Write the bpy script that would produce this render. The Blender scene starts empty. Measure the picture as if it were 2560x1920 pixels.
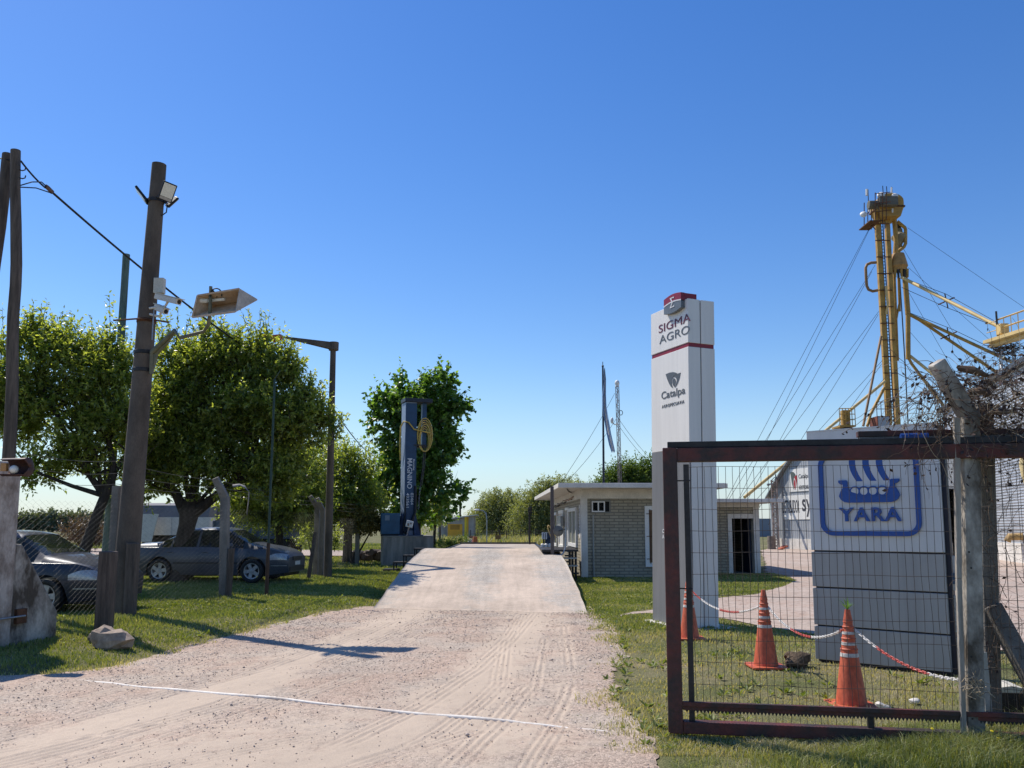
import bpy, math, random
import numpy as np
from mathutils import Vector, Matrix, Euler
C = bpy.context.scene.collection
rad = math.radians
R_ = random.Random(7)
# ------------------------------------------------------------------ measuring helpers (2560x1920 survey of the site)
F, EYE = 2071.0, 1.65
HOR, PPV = 1313.0, 1073.0                     # horizon line, optical axis (the lens is shifted a little)
PIT = math.atan((HOR - PPV) / F)
cp, sp = math.cos(PIT), math.sin(PIT)
def ray(u, v):
    du, dv = u - 1280.0, v - PPV
    return Vector((du, F * cp + dv * sp, F * sp - dv * cp))
def P(u, v, Y):
    d = ray(u, v); return Vector((0, 0, EYE)) + d * (Y / d.y)
def G(u, v, z=0.0):
    d = ray(u, v); return Vector((0, 0, EYE)) + d * ((z - EYE) / d.z)
def hit(u, v, o, n):
    d = ray(u, v); e = Vector((0, 0, EYE)); n = Vector(n)
    return e + d * ((Vector(o) - e).dot(n) / d.dot(n))
def V(*a): return Vector(a)

# ------------------------------------------------------------------ mesh builder
WM = {}
def wmat(o): return WM.get(o.name, Matrix.Identity(4))
class MB:
    def __init__(s): s.v = []; s.f = []; s.m = []; s.cur = 0
    def add(s, vs, fs):
        n = len(s.v); s.v += [tuple(p) for p in vs]
        s.f += [tuple(i + n for i in f) for f in fs]; s.m += [s.cur] * len(fs)
        return s
    def box(s, c, size, R=None):
        c = Vector(c); hx, hy, hz = size[0] / 2, size[1] / 2, size[2] / 2
        vs = [Vector((x, y, z)) for x in (-hx, hx) for y in (-hy, hy) for z in (-hz, hz)]
        if R is not None: vs = [R @ p for p in vs]
        return s.add([p + c for p in vs], [(0, 1, 3, 2), (4, 6, 7, 5), (0, 4, 5, 1), (2, 3, 7, 6), (0, 2, 6, 4), (1, 5, 7, 3)])
    def boxb(s, x0, x1, y0, y1, z0, z1):
        return s.box(((x0 + x1) / 2, (y0 + y1) / 2, (z0 + z1) / 2), (x1 - x0, y1 - y0, z1 - z0))
    def beam(s, p0, p1, w, h, up=(0, 0, 1), w1=None, h1=None):
        p0, p1 = Vector(p0), Vector(p1); d = (p1 - p0).normalized(); up = Vector(up)
        if abs(d.dot(up)) > .98: up = Vector((0, 1, 0))
        a = d.cross(up).normalized(); b = a.cross(d)
        w1 = w if w1 is None else w1; h1 = h if h1 is None else h1
        vs = []
        for p, ww, hh in ((p0, w, h), (p1, w1, h1)):
            for sx, sy in ((-1, -1), (1, -1), (1, 1), (-1, 1)): vs.append(p + a * sx * ww / 2 + b * sy * hh / 2)
        return s.add(vs, [(3, 2, 1, 0), (4, 5, 6, 7), (0, 1, 5, 4), (1, 2, 6, 5), (2, 3, 7, 6), (3, 0, 4, 7)])
    def tube(s, pts, r, n=8, cap=True):
        pts = [Vector(p) for p in pts]; k = len(pts)
        rs = list(r) if hasattr(r, '__len__') else [r] * k
        d = (pts[1] - pts[0]).normalized()
        a = d.cross(Vector((0, 0, 1))) if abs(d.z) < .95 else d.cross(Vector((0, 1, 0)))
        a.normalize(); vs = []
        for i in range(k):
            t = (pts[min(i + 1, k - 1)] - pts[max(i - 1, 0)])
            if t.length > 1e-9: d = t.normalized()
            a = (a - d * a.dot(d)).normalized(); b = d.cross(a)
            for j in range(n):
                th = 2 * math.pi * j / n; vs.append(pts[i] + (a * math.cos(th) + b * math.sin(th)) * rs[i])
        fs = [(i * n + j, i * n + (j + 1) % n, (i + 1) * n + (j + 1) % n, (i + 1) * n + j) for i in range(k - 1) for j in range(n)]
        if cap: fs += [tuple(reversed(range(n))), tuple(range((k - 1) * n, k * n))]
        return s.add(vs, fs)
    def prism(s, poly, o, ux, uy, depth):
        """polygon (x,y) in the plane o+x*ux+y*uy, extruded along ux x uy by depth"""
        o, ux, uy = Vector(o), Vector(ux), Vector(uy); nz = ux.cross(uy).normalized() * depth; k = len(poly)
        vs = [o + ux * x + uy * y for x, y in poly]; vs += [p + nz for p in vs]
        fs = [tuple(reversed(range(k))), tuple(range(k, 2 * k))] + [(i, (i + 1) % k, k + (i + 1) % k, k + i) for i in range(k)]
        return s.add(vs, fs)
    def ring(s, outer, inner, o, ux, uy, depth):
        o, ux, uy = Vector(o), Vector(ux), Vector(uy); nz = ux.cross(uy).normalized() * depth; k = len(outer)
        A = [o + ux * x + uy * y for x, y in outer]; B = [o + ux * x + uy * y for x, y in inner]
        vs = A + B + [p + nz for p in A] + [p + nz for p in B]; fs = []
        for i in range(k):
            j = (i + 1) % k
            fs += [(2 * k + i, 2 * k + j, 3 * k + j, 3 * k + i), (j, i, k + i, k + j), (i, j, 2 * k + j, 2 * k + i), (k + j, k + i, 3 * k + i, 3 * k + j)]
        return s.add(vs, fs)
    def lathe(s, prof, c, n=24, ax=(0, 0, 1), a0=0, a1=2 * math.pi):
        c = Vector(c); az = Vector(ax).normalized()
        a = az.cross(Vector((0, 0, 1))) if abs(az.z) < .95 else Vector((1, 0, 0))
        a.normalize(); b = az.cross(a); full = abs(a1 - a0 - 2 * math.pi) < 1e-6; m = n if full else n + 1
        vs = [c + az * z + (a * math.cos(a0 + (a1 - a0) * j / n) + b * math.sin(a0 + (a1 - a0) * j / n)) * r for r, z in prof for j in range(m)]
        fs = []
        for i in range(len(prof) - 1):
            for j in range(n):
                q = (j + 1) % m
                fs.append((i * m + j, i * m + q, (i + 1) * m + q, (i + 1) * m + j))
        return s.add(vs, fs)
    def ball(s, c, r, n=12, m=8, sc=(1, 1, 1)):
        prof = [(max(1e-4, math.sin(math.pi * i / m)), -math.cos(math.pi * i / m)) for i in range(m + 1)]
        vs = []; c = Vector(c)
        for q, z in prof:
            for j in range(n):
                th = 2 * math.pi * j / n; vs.append(c + Vector((q * math.cos(th) * sc[0], q * math.sin(th) * sc[1], z * sc[2])) * r)
        return s.add(vs, [(i * n + j, i * n + (j + 1) % n, (i + 1) * n + (j + 1) % n, (i + 1) * n + j) for i in range(m) for j in range(n)])
    def text(s, body, o, ux, uy, width=None, height=None, depth=.004, bold=0.0, align='LEFT', spacing=1.0):
        cu = bpy.data.curves.new('lettering', 'FONT'); cu.body = body; cu.size = 1; cu.offset = bold; cu.extrude = .5
        cu.space_character = spacing; cu.resolution_u = 5
        ob = bpy.data.objects.new('lettering', cu); C.objects.link(ob)
        bpy.context.view_layer.update()
        me = bpy.data.meshes.new_from_object(ob.evaluated_get(bpy.context.evaluated_depsgraph_get()))
        vs = np.array([v.co[:] for v in me.vertices]); fs = [tuple(p.vertices) for p in me.polygons]
        bpy.data.objects.remove(ob); bpy.data.curves.remove(cu); bpy.data.meshes.remove(me)
        mn, mx = vs.min(0), vs.max(0); w, h = mx[0] - mn[0], mx[1] - mn[1]
        sx = width / w if width else None; sy = height / h if height else None
        sx = sx or sy; sy = sy or sx
        x = (vs[:, 0] - mn[0]) * sx; y = (vs[:, 1] - mn[1]) * sy; z = (vs[:, 2] + .5) * depth
        if align == 'CENTER': x -= w * sx / 2
        o, ux, uy = Vector(o), Vector(ux), Vector(uy); nz = ux.cross(uy).normalized()
        return s.add([o + ux * a + uy * b + nz * c for a, b, c in zip(x, y, z)], fs)
    def build(s, name, mat, parent=None, smooth=None, bevel=0, world=True, loc=None):
        mats = mat if isinstance(mat, (list, tuple)) else [mat]
        me = bpy.data.meshes.new(name); arr = np.array(s.v, dtype=float).reshape(-1, 3)
        if parent is not None:
            o = None
            if world and len(arr):
                inv = np.array(wmat(parent).inverted()); arr = arr @ inv[:3, :3].T + inv[:3, 3]
            L = Vector((0, 0, 0)); WMn = wmat(parent).copy()
        else:
            L = Vector(loc) if loc is not None else Vector((arr[:, 0].mean(), arr[:, 1].mean(), arr[:, 2].min()))
            arr = arr - np.array(L); WMn = Matrix.Translation(L)
        me.from_pydata(arr.tolist(), [], s.f)
        for m in mats: me.materials.append(m)
        if len(mats) > 1: me.polygons.foreach_set('material_index', s.m)
        me.validate(); me.update()
        if smooth is not None:
            me.polygons.foreach_set('use_smooth', [True] * len(me.polygons))
            me.set_sharp_from_angle(angle=rad(smooth))
        o = bpy.data.objects.new(name, me); C.objects.link(o)
        if parent is not None: o.parent = parent
        else: o.location = L
        WM[o.name] = WMn
        if bevel:
            b = o.modifiers.new('bevel', 'BEVEL'); b.width = bevel; b.segments = 2; b.limit_method = 'ANGLE'; b.angle_limit = rad(40)
        return o
def tag(o, label=None, cat=None, group=None, kind=None):
    if label: o['label'] = label
    if cat: o['category'] = cat
    if group: o['group'] = group
    if kind: o['kind'] = kind
    return o
def thing(name, loc, label, cat, group=None, rz=0.0):
    o = bpy.data.objects.new(name, None); C.objects.link(o); o.empty_display_size = .2
    o.location = loc; o.rotation_euler = (0, 0, rz)
    WM[o.name] = Matrix.Translation(Vector(loc)) @ Matrix.Rotation(rz, 4, 'Z')
    return tag(o, label, cat, group)
def np_mesh(name, verts, faces, mat, parent=None, attrs=None, smooth=False):
    """fast mesh from arrays; faces (n,k)"""
    me = bpy.data.meshes.new(name); nv = len(verts); nf, k = faces.shape
    me.vertices.add(nv); me.vertices.foreach_set('co', np.ascontiguousarray(verts, dtype=np.float32).ravel())
    me.loops.add(nf * k); me.loops.foreach_set('vertex_index', np.ascontiguousarray(faces, dtype=np.int32).ravel())
    me.polygons.add(nf); me.polygons.foreach_set('loop_start', np.arange(0, nf * k, k, dtype=np.int32))
    if smooth: me.polygons.foreach_set('use_smooth', np.ones(nf, dtype=bool))
    me.update(calc_edges=True)
    for nm, a in (attrs or {}).items():
        at = me.attributes.new(nm, 'FLOAT', 'POINT'); at.data.foreach_set('value', np.ascontiguousarray(a, dtype=np.float32))
    me.materials.append(mat)
    o = bpy.data.objects.new(name, me); C.objects.link(o)
    if parent is not None:
        o.parent = parent; o.matrix_parent_inverse = wmat(parent).inverted()
    WM[o.name] = Matrix.Identity(4)
    return o

# ------------------------------------------------------------------ procedural materials
def lin(c):
    return tuple(((x / 12.92) if x <= .04045 else ((x + .055) / 1.055) ** 2.4) for x in c)
def nodes(m):
    m.use_nodes = True; nt = m.node_tree; nt.nodes.clear()
    return nt, nt.nodes.new, nt.links.new
def streak(name, col, rough=.4, amt=.10):
    m = M(name, col, rough, amt, 1.3, stretch=(7, 7, .35), fine=.02, bscale=70); return m
def M(name, col, rough=.6, var=.15, scale=3.0, bump=.0, bscale=40.0, metal=0.0, col2=None, spec=.4, stretch=(1, 1, 1), coat=0.0, thr=(.35, .65), fine=.06):
    m = bpy.data.materials.new(name); nt, N, Lk = nodes(m)
    out = N('ShaderNodeOutputMaterial'); b = N('ShaderNodeBsdfPrincipled'); Lk(b.outputs[0], out.inputs[0])
    tc = N('ShaderNodeTexCoord'); mp = N('ShaderNodeMapping'); mp.inputs['Scale'].default_value = stretch
    Lk(tc.outputs['Object'], mp.inputs[0])
    n1 = N('ShaderNodeTexNoise'); n1.inputs['Scale'].default_value = scale; n1.inputs['Detail'].default_value = 7; n1.inputs['Roughness'].default_value = .62
    Lk(mp.outputs[0], n1.inputs['Vector'])
    rp = N('ShaderNodeValToRGB'); e = rp.color_ramp.elements
    c2 = col2 or tuple(min(1, x * (1 + var)) for x in col)
    c1 = tuple(x * (1 - var) for x in col) if col2 is None else col
    e[0].position, e[1].position = thr; e[0].color = (*c1, 1); e[1].color = (*c2, 1)
    Lk(n1.outputs['Fac'], rp.inputs[0])
    n2 = N('ShaderNodeTexNoise'); n2.inputs['Scale'].default_value = bscale; n2.inputs['Detail'].default_value = 4
    Lk(mp.outputs[0], n2.inputs['Vector'])
    mr = N('ShaderNodeMapRange'); mr.inputs[1].default_value = .3; mr.inputs[2].default_value = .7; mr.inputs[3].default_value = 1 - fine * 2; mr.inputs[4].default_value = 1 + fine * 2
    Lk(n2.outputs['Fac'], mr.inputs[0])
    mx = N('ShaderNodeMix'); mx.data_type = 'RGBA'; mx.blend_type = 'MULTIPLY'; mx.inputs[0].default_value = 1
    Lk(rp.outputs[0], mx.inputs[6]); Lk(mr.outputs[0], mx.inputs[7]); Lk(mx.outputs[2], b.inputs['Base Color'])
    b.inputs['Roughness'].default_value = rough; b.inputs['Metallic'].default_value = metal; b.inputs['Specular IOR Level'].default_value = spec
    if coat: b.inputs['Coat Weight'].default_value = coat; b.inputs['Coat Roughness'].default_value = .08
    if bump:
        bp = N('ShaderNodeBump'); bp.inputs['Strength'].default_value = min(1, bump); bp.inputs['Distance'].default_value = .01 * max(1, bump)
        Lk(n2.outputs['Fac'], bp.inputs['Height']); Lk(bp.outputs[0], b.inputs['Normal'])
    return m
def leafmat(name, dark, light, trans=.35, rough=.42, spec=.45):
    m = bpy.data.materials.new(name); nt, N, Lk = nodes(m)
    out = N('ShaderNodeOutputMaterial'); b = N('ShaderNodeBsdfPrincipled'); tr = N('ShaderNodeBsdfTranslucent'); mix = N('ShaderNodeMixShader')
    at = N('ShaderNodeAttribute'); at.attribute_name = 'tint'
    rp = N('ShaderNodeValToRGB'); e = rp.color_ramp.elements; e[0].color = (*dark, 1); e[1].color = (*light, 1)
    Lk(at.outputs['Fac'], rp.inputs[0]); Lk(rp.outputs[0], b.inputs['Base Color'])
    mg = N('ShaderNodeMix'); mg.data_type = 'RGBA'; mg.blend_type = 'MULTIPLY'; mg.inputs[0].default_value = 1; mg.inputs[7].default_value = (2.1, 2.0, .6, 1)
    Lk(rp.outputs[0], mg.inputs[6]); Lk(mg.outputs[2], tr.inputs['Color'])
    b.inputs['Roughness'].default_value = rough; b.inputs['Specular IOR Level'].default_value = spec
    mix.inputs[0].default_value = trans; Lk(b.outputs[0], mix.inputs[1]); Lk(tr.outputs[0], mix.inputs[2]); Lk(mix.outputs[0], out.inputs[0])
    return m
def glassmat(name, tint=(.02, .025, .03), alpha=.75):
    m = bpy.data.materials.new(name); nt, N, Lk = nodes(m)
    out = N('ShaderNodeOutputMaterial'); g = N('ShaderNodeBsdfPrincipled'); t = N('ShaderNodeBsdfTransparent'); mix = N('ShaderNodeMixShader')
    g.inputs['Base Color'].default_value = (*tint, 1); g.inputs['Roughness'].default_value = .04; g.inputs['Specular IOR Level'].default_value = .6
    t.inputs[0].default_value = (.6, .66, .64, 1); mix.inputs[0].default_value = alpha
    Lk(t.outputs[0], mix.inputs[1]); Lk(g.outputs[0], mix.inputs[2]); Lk(mix.outputs[0], out.inputs[0]); return m
def brickmat(name, c1, c2, mortar, bw=.24, bh=.085, ms=.012, off=.5, bump=.6, ax='xy'):
    m = bpy.data.materials.new(name); nt, N, Lk = nodes(m)
    out = N('ShaderNodeOutputMaterial'); b = N('ShaderNodeBsdfPrincipled'); Lk(b.outputs[0], out.inputs[0])
    tc = N('ShaderNodeTexCoord'); sx = N('ShaderNodeSeparateXYZ'); Lk(tc.outputs['Object'], sx.inputs[0])
    ad = N('ShaderNodeMath'); ad.operation = 'ADD'; Lk(sx.outputs[0], ad.inputs[0]); Lk(sx.outputs[1], ad.inputs[1])
    cb = N('ShaderNodeCombineXYZ'); Lk(ad.outputs[0], cb.inputs[0]); Lk(sx.outputs[2], cb.inputs[1])
    br = N('ShaderNodeTexBrick'); br.offset = off; br.inputs['Scale'].default_value = 1; br.inputs['Brick Width'].default_value = bw; br.inputs['Row Height'].default_value = bh
    br.inputs['Mortar Size'].default_value = ms; br.inputs['Mortar Smooth'].default_value = .35; br.inputs['Bias'].default_value = 0
    br.inputs['Color1'].default_value = (*c1, 1); br.inputs['Color2'].default_value = (*c2, 1); br.inputs['Mortar'].default_value = (*mortar, 1)
    Lk(cb.outputs[0], br.inputs['Vector'])
    n = N('ShaderNodeTexNoise'); n.inputs['Scale'].default_value = 2.2; n.inputs['Detail'].default_value = 8; Lk(tc.outputs['Object'], n.inputs['Vector'])
    mr = N('ShaderNodeMapRange'); mr.inputs[1].default_value = .3; mr.inputs[2].default_value = .7; mr.inputs[3].default_value = .84; mr.inputs[4].default_value = 1.1; Lk(n.outputs['Fac'], mr.inputs[0])
    mx = N('ShaderNodeMix'); mx.data_type = 'RGBA'; mx.blend_type = 'MULTIPLY'; mx.inputs[0].default_value = 1; Lk(br.outputs['Color'], mx.inputs[6]); Lk(mr.outputs[0], mx.inputs[7])
    Lk(mx.outputs[2], b.inputs['Base Color']); b.inputs['Roughness'].default_value = .75
    inv = N('ShaderNodeMath'); inv.operation = 'SUBTRACT'; inv.inputs[0].default_value = 1; Lk(br.outputs['Fac'], inv.inputs[1])
    bp = N('ShaderNodeBump'); bp.inputs['Strength'].default_value = bump; bp.inputs['Distance'].default_value = .02; Lk(inv.outputs[0], bp.inputs['Height']); Lk(bp.outputs[0], b.inputs['Normal'])
    return m
def corrugated(name, col, axis=2, pitch=.08, rough=.45, metal=.25, var=.08):
    m = M(name, col, rough=rough, var=var, scale=.6, metal=metal, stretch=(1, 1, 1)); nt = m.node_tree; N, Lk = nt.nodes.new, nt.links.new
    b = [n for n in nt.nodes if n.type == 'BSDF_PRINCIPLED'][0]; tc = [n for n in nt.nodes if n.type == 'TEX_COORD'][0]
    w = N('ShaderNodeTexWave'); w.wave_type = 'BANDS'; w.bands_direction = 'XYZ'[axis]; w.inputs['Scale'].default_value = .314 / pitch
    w.inputs['Distortion'].default_value = 0; Lk(tc.outputs['Object'], w.inputs['Vector'])
    bp = N('ShaderNodeBump'); bp.inputs['Strength'].default_value = .9; bp.inputs['Distance'].default_value = .03; Lk(w.outputs['Fac'], bp.inputs['Height']); Lk(bp.outputs[0], b.inputs['Normal'])
    return m
MT = {}
MT['concrete'] = M('concrete', (.27, .25, .22), .85, .25, 2.2, .5, 45)
MT['concrete_dark'] = M('weathered concrete', (.20, .18, .155), .9, .3, 3, .5, 50, stretch=(1, 1, .5))
MT['stained'] = M('stained concrete', (.085, .068, .05), .9, 0, 3.4, .6, 40, col2=(.52, .47, .40), thr=(.40, .64), stretch=(1, 1, .6))
MT['postwood'] = M('grey weathered wood', (.105, .08, .062), .85, .35, 5, .5, 40, stretch=(4, 4, .35))
MT['polewood'] = M('brown pole wood', (.125, .095, .072), .85, .45, 4, .5, 30, stretch=(3, 3, .3))
MT['palewood'] = M('bleached wood strip', (.34, .30, .25), .85, .3, 5, .5, 40, stretch=(4, 4, .3))
MT['greenwood'] = M('greenish treated wood', (.12, .165, .14), .85, .3, 4, .4, 30, stretch=(3, 3, .3))
MT['poleconc'] = M('dark spun concrete', (.115, .09, .068), .85, .32, 3, .35, 60, stretch=(1, 1, .4))
MT['black'] = M('black rubber', (.012, .012, .013), .55, .2, 5)
MT['darksteel'] = M('dark steel', (.035, .032, .032), .5, .35, 6, .2, 40, metal=.3)
MT['steel'] = M('galvanised steel', (.33, .34, .35), .45, .18, 8, metal=.6)
MT['wire'] = M('dull fence wire', (.125, .117, .10), .7, .3, 8, metal=.1)
MT['gatewire'] = M('rusty gate wire', (.075, .06, .05), .6, .4, 3, metal=.2)
MT['white'] = M('white paint', (.74, .72, .68), .5, .05, 2)
MT['offwhite'] = M('dirty off white paint', (.62, .585, .525), .65, .12, 2.5)
MT['cream'] = M('cream plastic', (.58, .54, .44), .5, .08, 4)
MT['rustpaint'] = M('worn dark red paint', (.045, .03, .026), .6, 0, 3.6, .5, 30, col2=(.15, .034, .026), thr=(.42, .66), stretch=(1, 1, 1))
MT['rust'] = M('rust', (.11, .05, .025), .85, .5, 6, .5, 40)
MT['yellowsteel'] = M('weathered yellow steel', (.30, .165, .035), .55, 0, 1.2, .1, 8, col2=(.46, .275, .06), thr=(.3, .6))
MT['yellowpipe'] = M('pale yellow pipe', (.66, .47, .19), .45, .12, 1.0)
MT['glass'] = glassmat('window glass')
MT['carglass'] = glassmat('car glass', (.015, .02, .018), .68)
MT['lens'] = M('lamp lens', (.75, .74, .66), .25, .06, 8)
# ================================================================== SKY, SUN, CAMERA
SUN_EL = rad(52.9); SUN_H = Vector((-.764, .645, 0)).normalized()
SUN = Vector((SUN_H.x * math.cos(SUN_EL), SUN_H.y * math.cos(SUN_EL), math.sin(SUN_EL)))
W = bpy.data.worlds.new('World'); bpy.context.scene.world = W; W.use_nodes = True
nt = W.node_tree; bg = nt.nodes['Background']; sky = nt.nodes.new('ShaderNodeTexSky'); sky.sky_type = 'NISHITA'; sky.sun_disc = False
sky.sun_elevation = SUN_EL; sky.sun_rotation = math.atan2(SUN_H.x, SUN_H.y); sky.altitude = 0
sky.air_density = 1.15; sky.dust_density = .15; sky.ozone_density = 3.0
hs = nt.nodes.new('ShaderNodeHueSaturation'); hs.inputs['Saturation'].default_value = 1.32; hs.inputs['Hue'].default_value = .5125; nt.links.new(sky.outputs[0], hs.inputs['Color'])
tcw = nt.nodes.new('ShaderNodeTexCoord'); sxw = nt.nodes.new('ShaderNodeSeparateXYZ'); nt.links.new(tcw.outputs['Generated'], sxw.inputs[0])
mrw = nt.nodes.new('ShaderNodeMapRange'); mrw.interpolation_type = 'SMOOTHSTEP'; mrw.inputs[1].default_value = -.02; mrw.inputs[2].default_value = .20; mrw.inputs[3].default_value = .62; mrw.inputs[4].default_value = 0; nt.links.new(sxw.outputs[2], mrw.inputs[0])
mxw = nt.nodes.new('ShaderNodeMix'); mxw.data_type = 'RGBA'; mxw.inputs[7].default_value = (3.0, 4.3, 6.2, 1); nt.links.new(mrw.outputs[0], mxw.inputs[0]); nt.links.new(hs.outputs[0], mxw.inputs[6]); nt.links.new(mxw.outputs[2], bg.inputs[0]); bg.inputs[1].default_value = .112
sl = bpy.data.lights.new('sun', 'SUN'); sl.energy = 4.2; sl.angle = rad(.53); sl.color = (1, .94, .85)
so = bpy.data.objects.new('sun', sl); C.objects.link(so); so.rotation_euler = (-SUN).to_track_quat('-Z', 'Y').to_euler(); so.location = (-30, 25, 50)
cam = bpy.data.cameras.new('camera'); cam.sensor_width = 36; cam.lens = 36 * F / 2560; cam.shift_y = (PPV - 960) / 2560; cam.clip_end = 8000; cam.clip_start = .05
co = bpy.data.objects.new('camera', cam); C.objects.link(co); co.location = (0, 0, EYE); co.rotation_euler = (rad(90) + PIT, 0, 0)
S = bpy.context.scene; S.camera = co
S.view_settings.view_transform = 'Standard'; S.view_settings.look = 'None'; S.view_settings.gamma = 1; S.view_settings.exposure = .36
S.render.film_transparent = False
S.cycles.max_bounces = 6; S.cycles.transparent_max_bounces = 12; S.cycles.use_denoising = True

# ================================================================== GROUND
rng = np.random.default_rng(11)
def vnoise(x, y, s, seed=0):
    """cheap smooth value noise, -1..1"""
    x = np.asarray(x, float) * s + seed * 17.3; y = np.asarray(y, float) * s + seed * 9.1
    xi, yi = np.floor(x), np.floor(y); fx, fy = x - xi, y - yi; fx = fx * fx * (3 - 2 * fx); fy = fy * fy * (3 - 2 * fy)
    def hsh(a, b):
        q = np.sin(a * 127.1 + b * 311.7 + seed * 74.7) * 43758.5453; return (q - np.floor(q)) * 2 - 1
    a, b, c, d = hsh(xi, yi), hsh(xi + 1, yi), hsh(xi, yi + 1), hsh(xi + 1, yi + 1)
    return (a * (1 - fx) + b * fx) * (1 - fy) + (c * (1 - fx) + d * fx) * fy
def fbm(x, y, s, seed=0, o=4): return sum(vnoise(x, y, s * 2 ** i, seed + i) * .5 ** i for i in range(o)) / 1.6
def sstep(t): t = np.clip(t, 0, 1); return t * t * (3 - 2 * t)
Y0 = G(190, 1686).y
lp = [G(*q) for q in ((190, 1684), (316, 1666), (362, 1652), (475, 1616), (588, 1594), (678, 1567), (814, 1535), (927, 1516))]
rp_ = [G(*q) for q in ((1575, 1900), (1585, 1850), (1545, 1812), (1500, 1740), (1500, 1690), (1535, 1640), (1525, 1595), (1505, 1560), (1470, 1532))]
RA, RB = G(932, 1522), G(1470, 1535)            # foot of the ramp
CR_Y = 27.4; CL = P(1062, 1374, CR_Y); CRr = P(1392, 1376, CR_Y); CZ = .90
DECK0, DECK1 = CR_Y + .25, 36.8
def Lx(y):
    y = np.asarray(y, float)
    a = np.interp(y, [p.y for p in lp], [p.x for p in lp])
    a = a + (.10 * fbm(y, y * 0, 2.2, 3) + .06 * fbm(y, y * 0, 8.5, 13)) * (y < 16.4)
    b = -14.0
    k = sstep((y - (Y0 - .75)) / .8)
    return np.where(y < Y0 + .05, b + (a - b) * k ** .35, a)
def Rx(y):
    y = np.asarray(y, float)
    return np.interp(y, [p.y for p in rp_], [p.x for p in rp_]) + (.06 * fbm(y, y * 0 + 5, 2.3, 8) + .07 * fbm(y, y * 0 + 5, 8.5, 18)) * (y < 16.2)
EXT = .16   # loose gravel spilling into the grass on the right
def gz(x, y):
    x = np.asarray(x, float); y = np.asarray(y, float); L = Lx(y); R = Rx(y)
    near = sstep((46 - y) / 10)
    z = (sstep((L - x) / .9) * .085 + sstep((L - x - 1.6) / 3.5) * .05) * near
    z = z + fbm(x, y, .9, 2) * .012 * sstep((L - x) / .6) - .02 * (fbm(x, y, .8, 5) * .5 + .5) * (x > R) * sstep((x - R) / .5)
    inside = np.minimum(x - L, R - x)
    inside = np.minimum(x - L, R + EXT - x)
    return np.where(inside > 0, -.05 * sstep(inside / .25), z)
def gzs(x, y): return float(gz(np.array([x]), np.array([y]))[0])
def GL(u, v):
    """survey point on the left bank"""
    z = 0.0
    for _ in range(4): p = G(u, v, z); z = gzs(p.x, p.y)
    return V(p.x, p.y, z)
def axis(a, b, st, far):
    c = list(np.arange(a, b + 1e-6, st)); q = st; p = c[-1]
    while p < far: q *= 1.35; p += q; c.append(p)
    q = st; p = c[0]; pre = []
    while p > -far: q *= 1.35; p -= q; pre.append(p)
    return np.array(pre[::-1] + c)
xs = axis(-13, 9, .16, 4000); ys = axis(2, 32, .16, 4000)
gx, gy = np.meshgrid(xs, ys); vz = gz(gx, gy)
def gridfaces(ny, nx):
    i = np.arange(ny * nx).reshape(ny, nx)
    return np.stack([i[:-1, :-1], i[:-1, 1:], i[1:, 1:], i[1:, :-1]], -1).reshape(-1, 4)
def turfmat():
    m = bpy.data.materials.new('turf soil'); nt, N, Lk = nodes(m)
    out = N('ShaderNodeOutputMaterial'); b = N('ShaderNodeBsdfPrincipled'); Lk(b.outputs[0], out.inputs[0]); tc = N('ShaderNodeTexCoord')
    n = N('ShaderNodeTexNoise'); n.inputs['Scale'].default_value = .55; n.inputs['Detail'].default_value = 9; n.inputs['Roughness'].default_value = .65; Lk(tc.outputs['Object'], n.inputs['Vector'])
    r = N('ShaderNodeValToRGB'); e = r.color_ramp.elements; e[0].position = .36; e[0].color = (.10, .115, .04, 1); e[1].position = .66; e[1].color = (.29, .235, .15, 1)
    x = e.new(.52); x.color = (.175, .165, .08, 1); Lk(n.outputs['Fac'], r.inputs[0])
    f = N('ShaderNodeTexNoise'); f.inputs['Scale'].default_value = 60; f.inputs['Detail'].default_value = 5; Lk(tc.outputs['Object'], f.inputs['Vector'])
    mr = N('ShaderNodeMapRange'); mr.inputs[1].default_value = .3; mr.inputs[2].default_value = .7; mr.inputs[3].default_value = .55; mr.inputs[4].default_value = 1.35; Lk(f.outputs['Fac'], mr.inputs[0])
    mx = N('ShaderNodeMix'); mx.data_type = 'RGBA'; mx.blend_type = 'MULTIPLY'; mx.inputs[0].default_value = 1; Lk(r.outputs[0], mx.inputs[6]); Lk(mr.outputs[0], mx.inputs[7]); Lk(mx.outputs[2], b.inputs['Base Color'])
    b.inputs['Roughness'].default_value = .95; b.inputs['Specular IOR Level'].default_value = .1
    bp = N('ShaderNodeBump'); bp.inputs['Strength'].default_value = .8; bp.inputs['Distance'].default_value = .03; Lk(f.outputs['Fac'], bp.inputs['Height']); Lk(bp.outputs[0], b.inputs['Normal'])
    return m
tag(np_mesh('ground', np.stack([gx, gy, vz], -1).reshape(-1, 3), gridfaces(*gx.shape), turfmat(), smooth=True), kind='structure')

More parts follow.
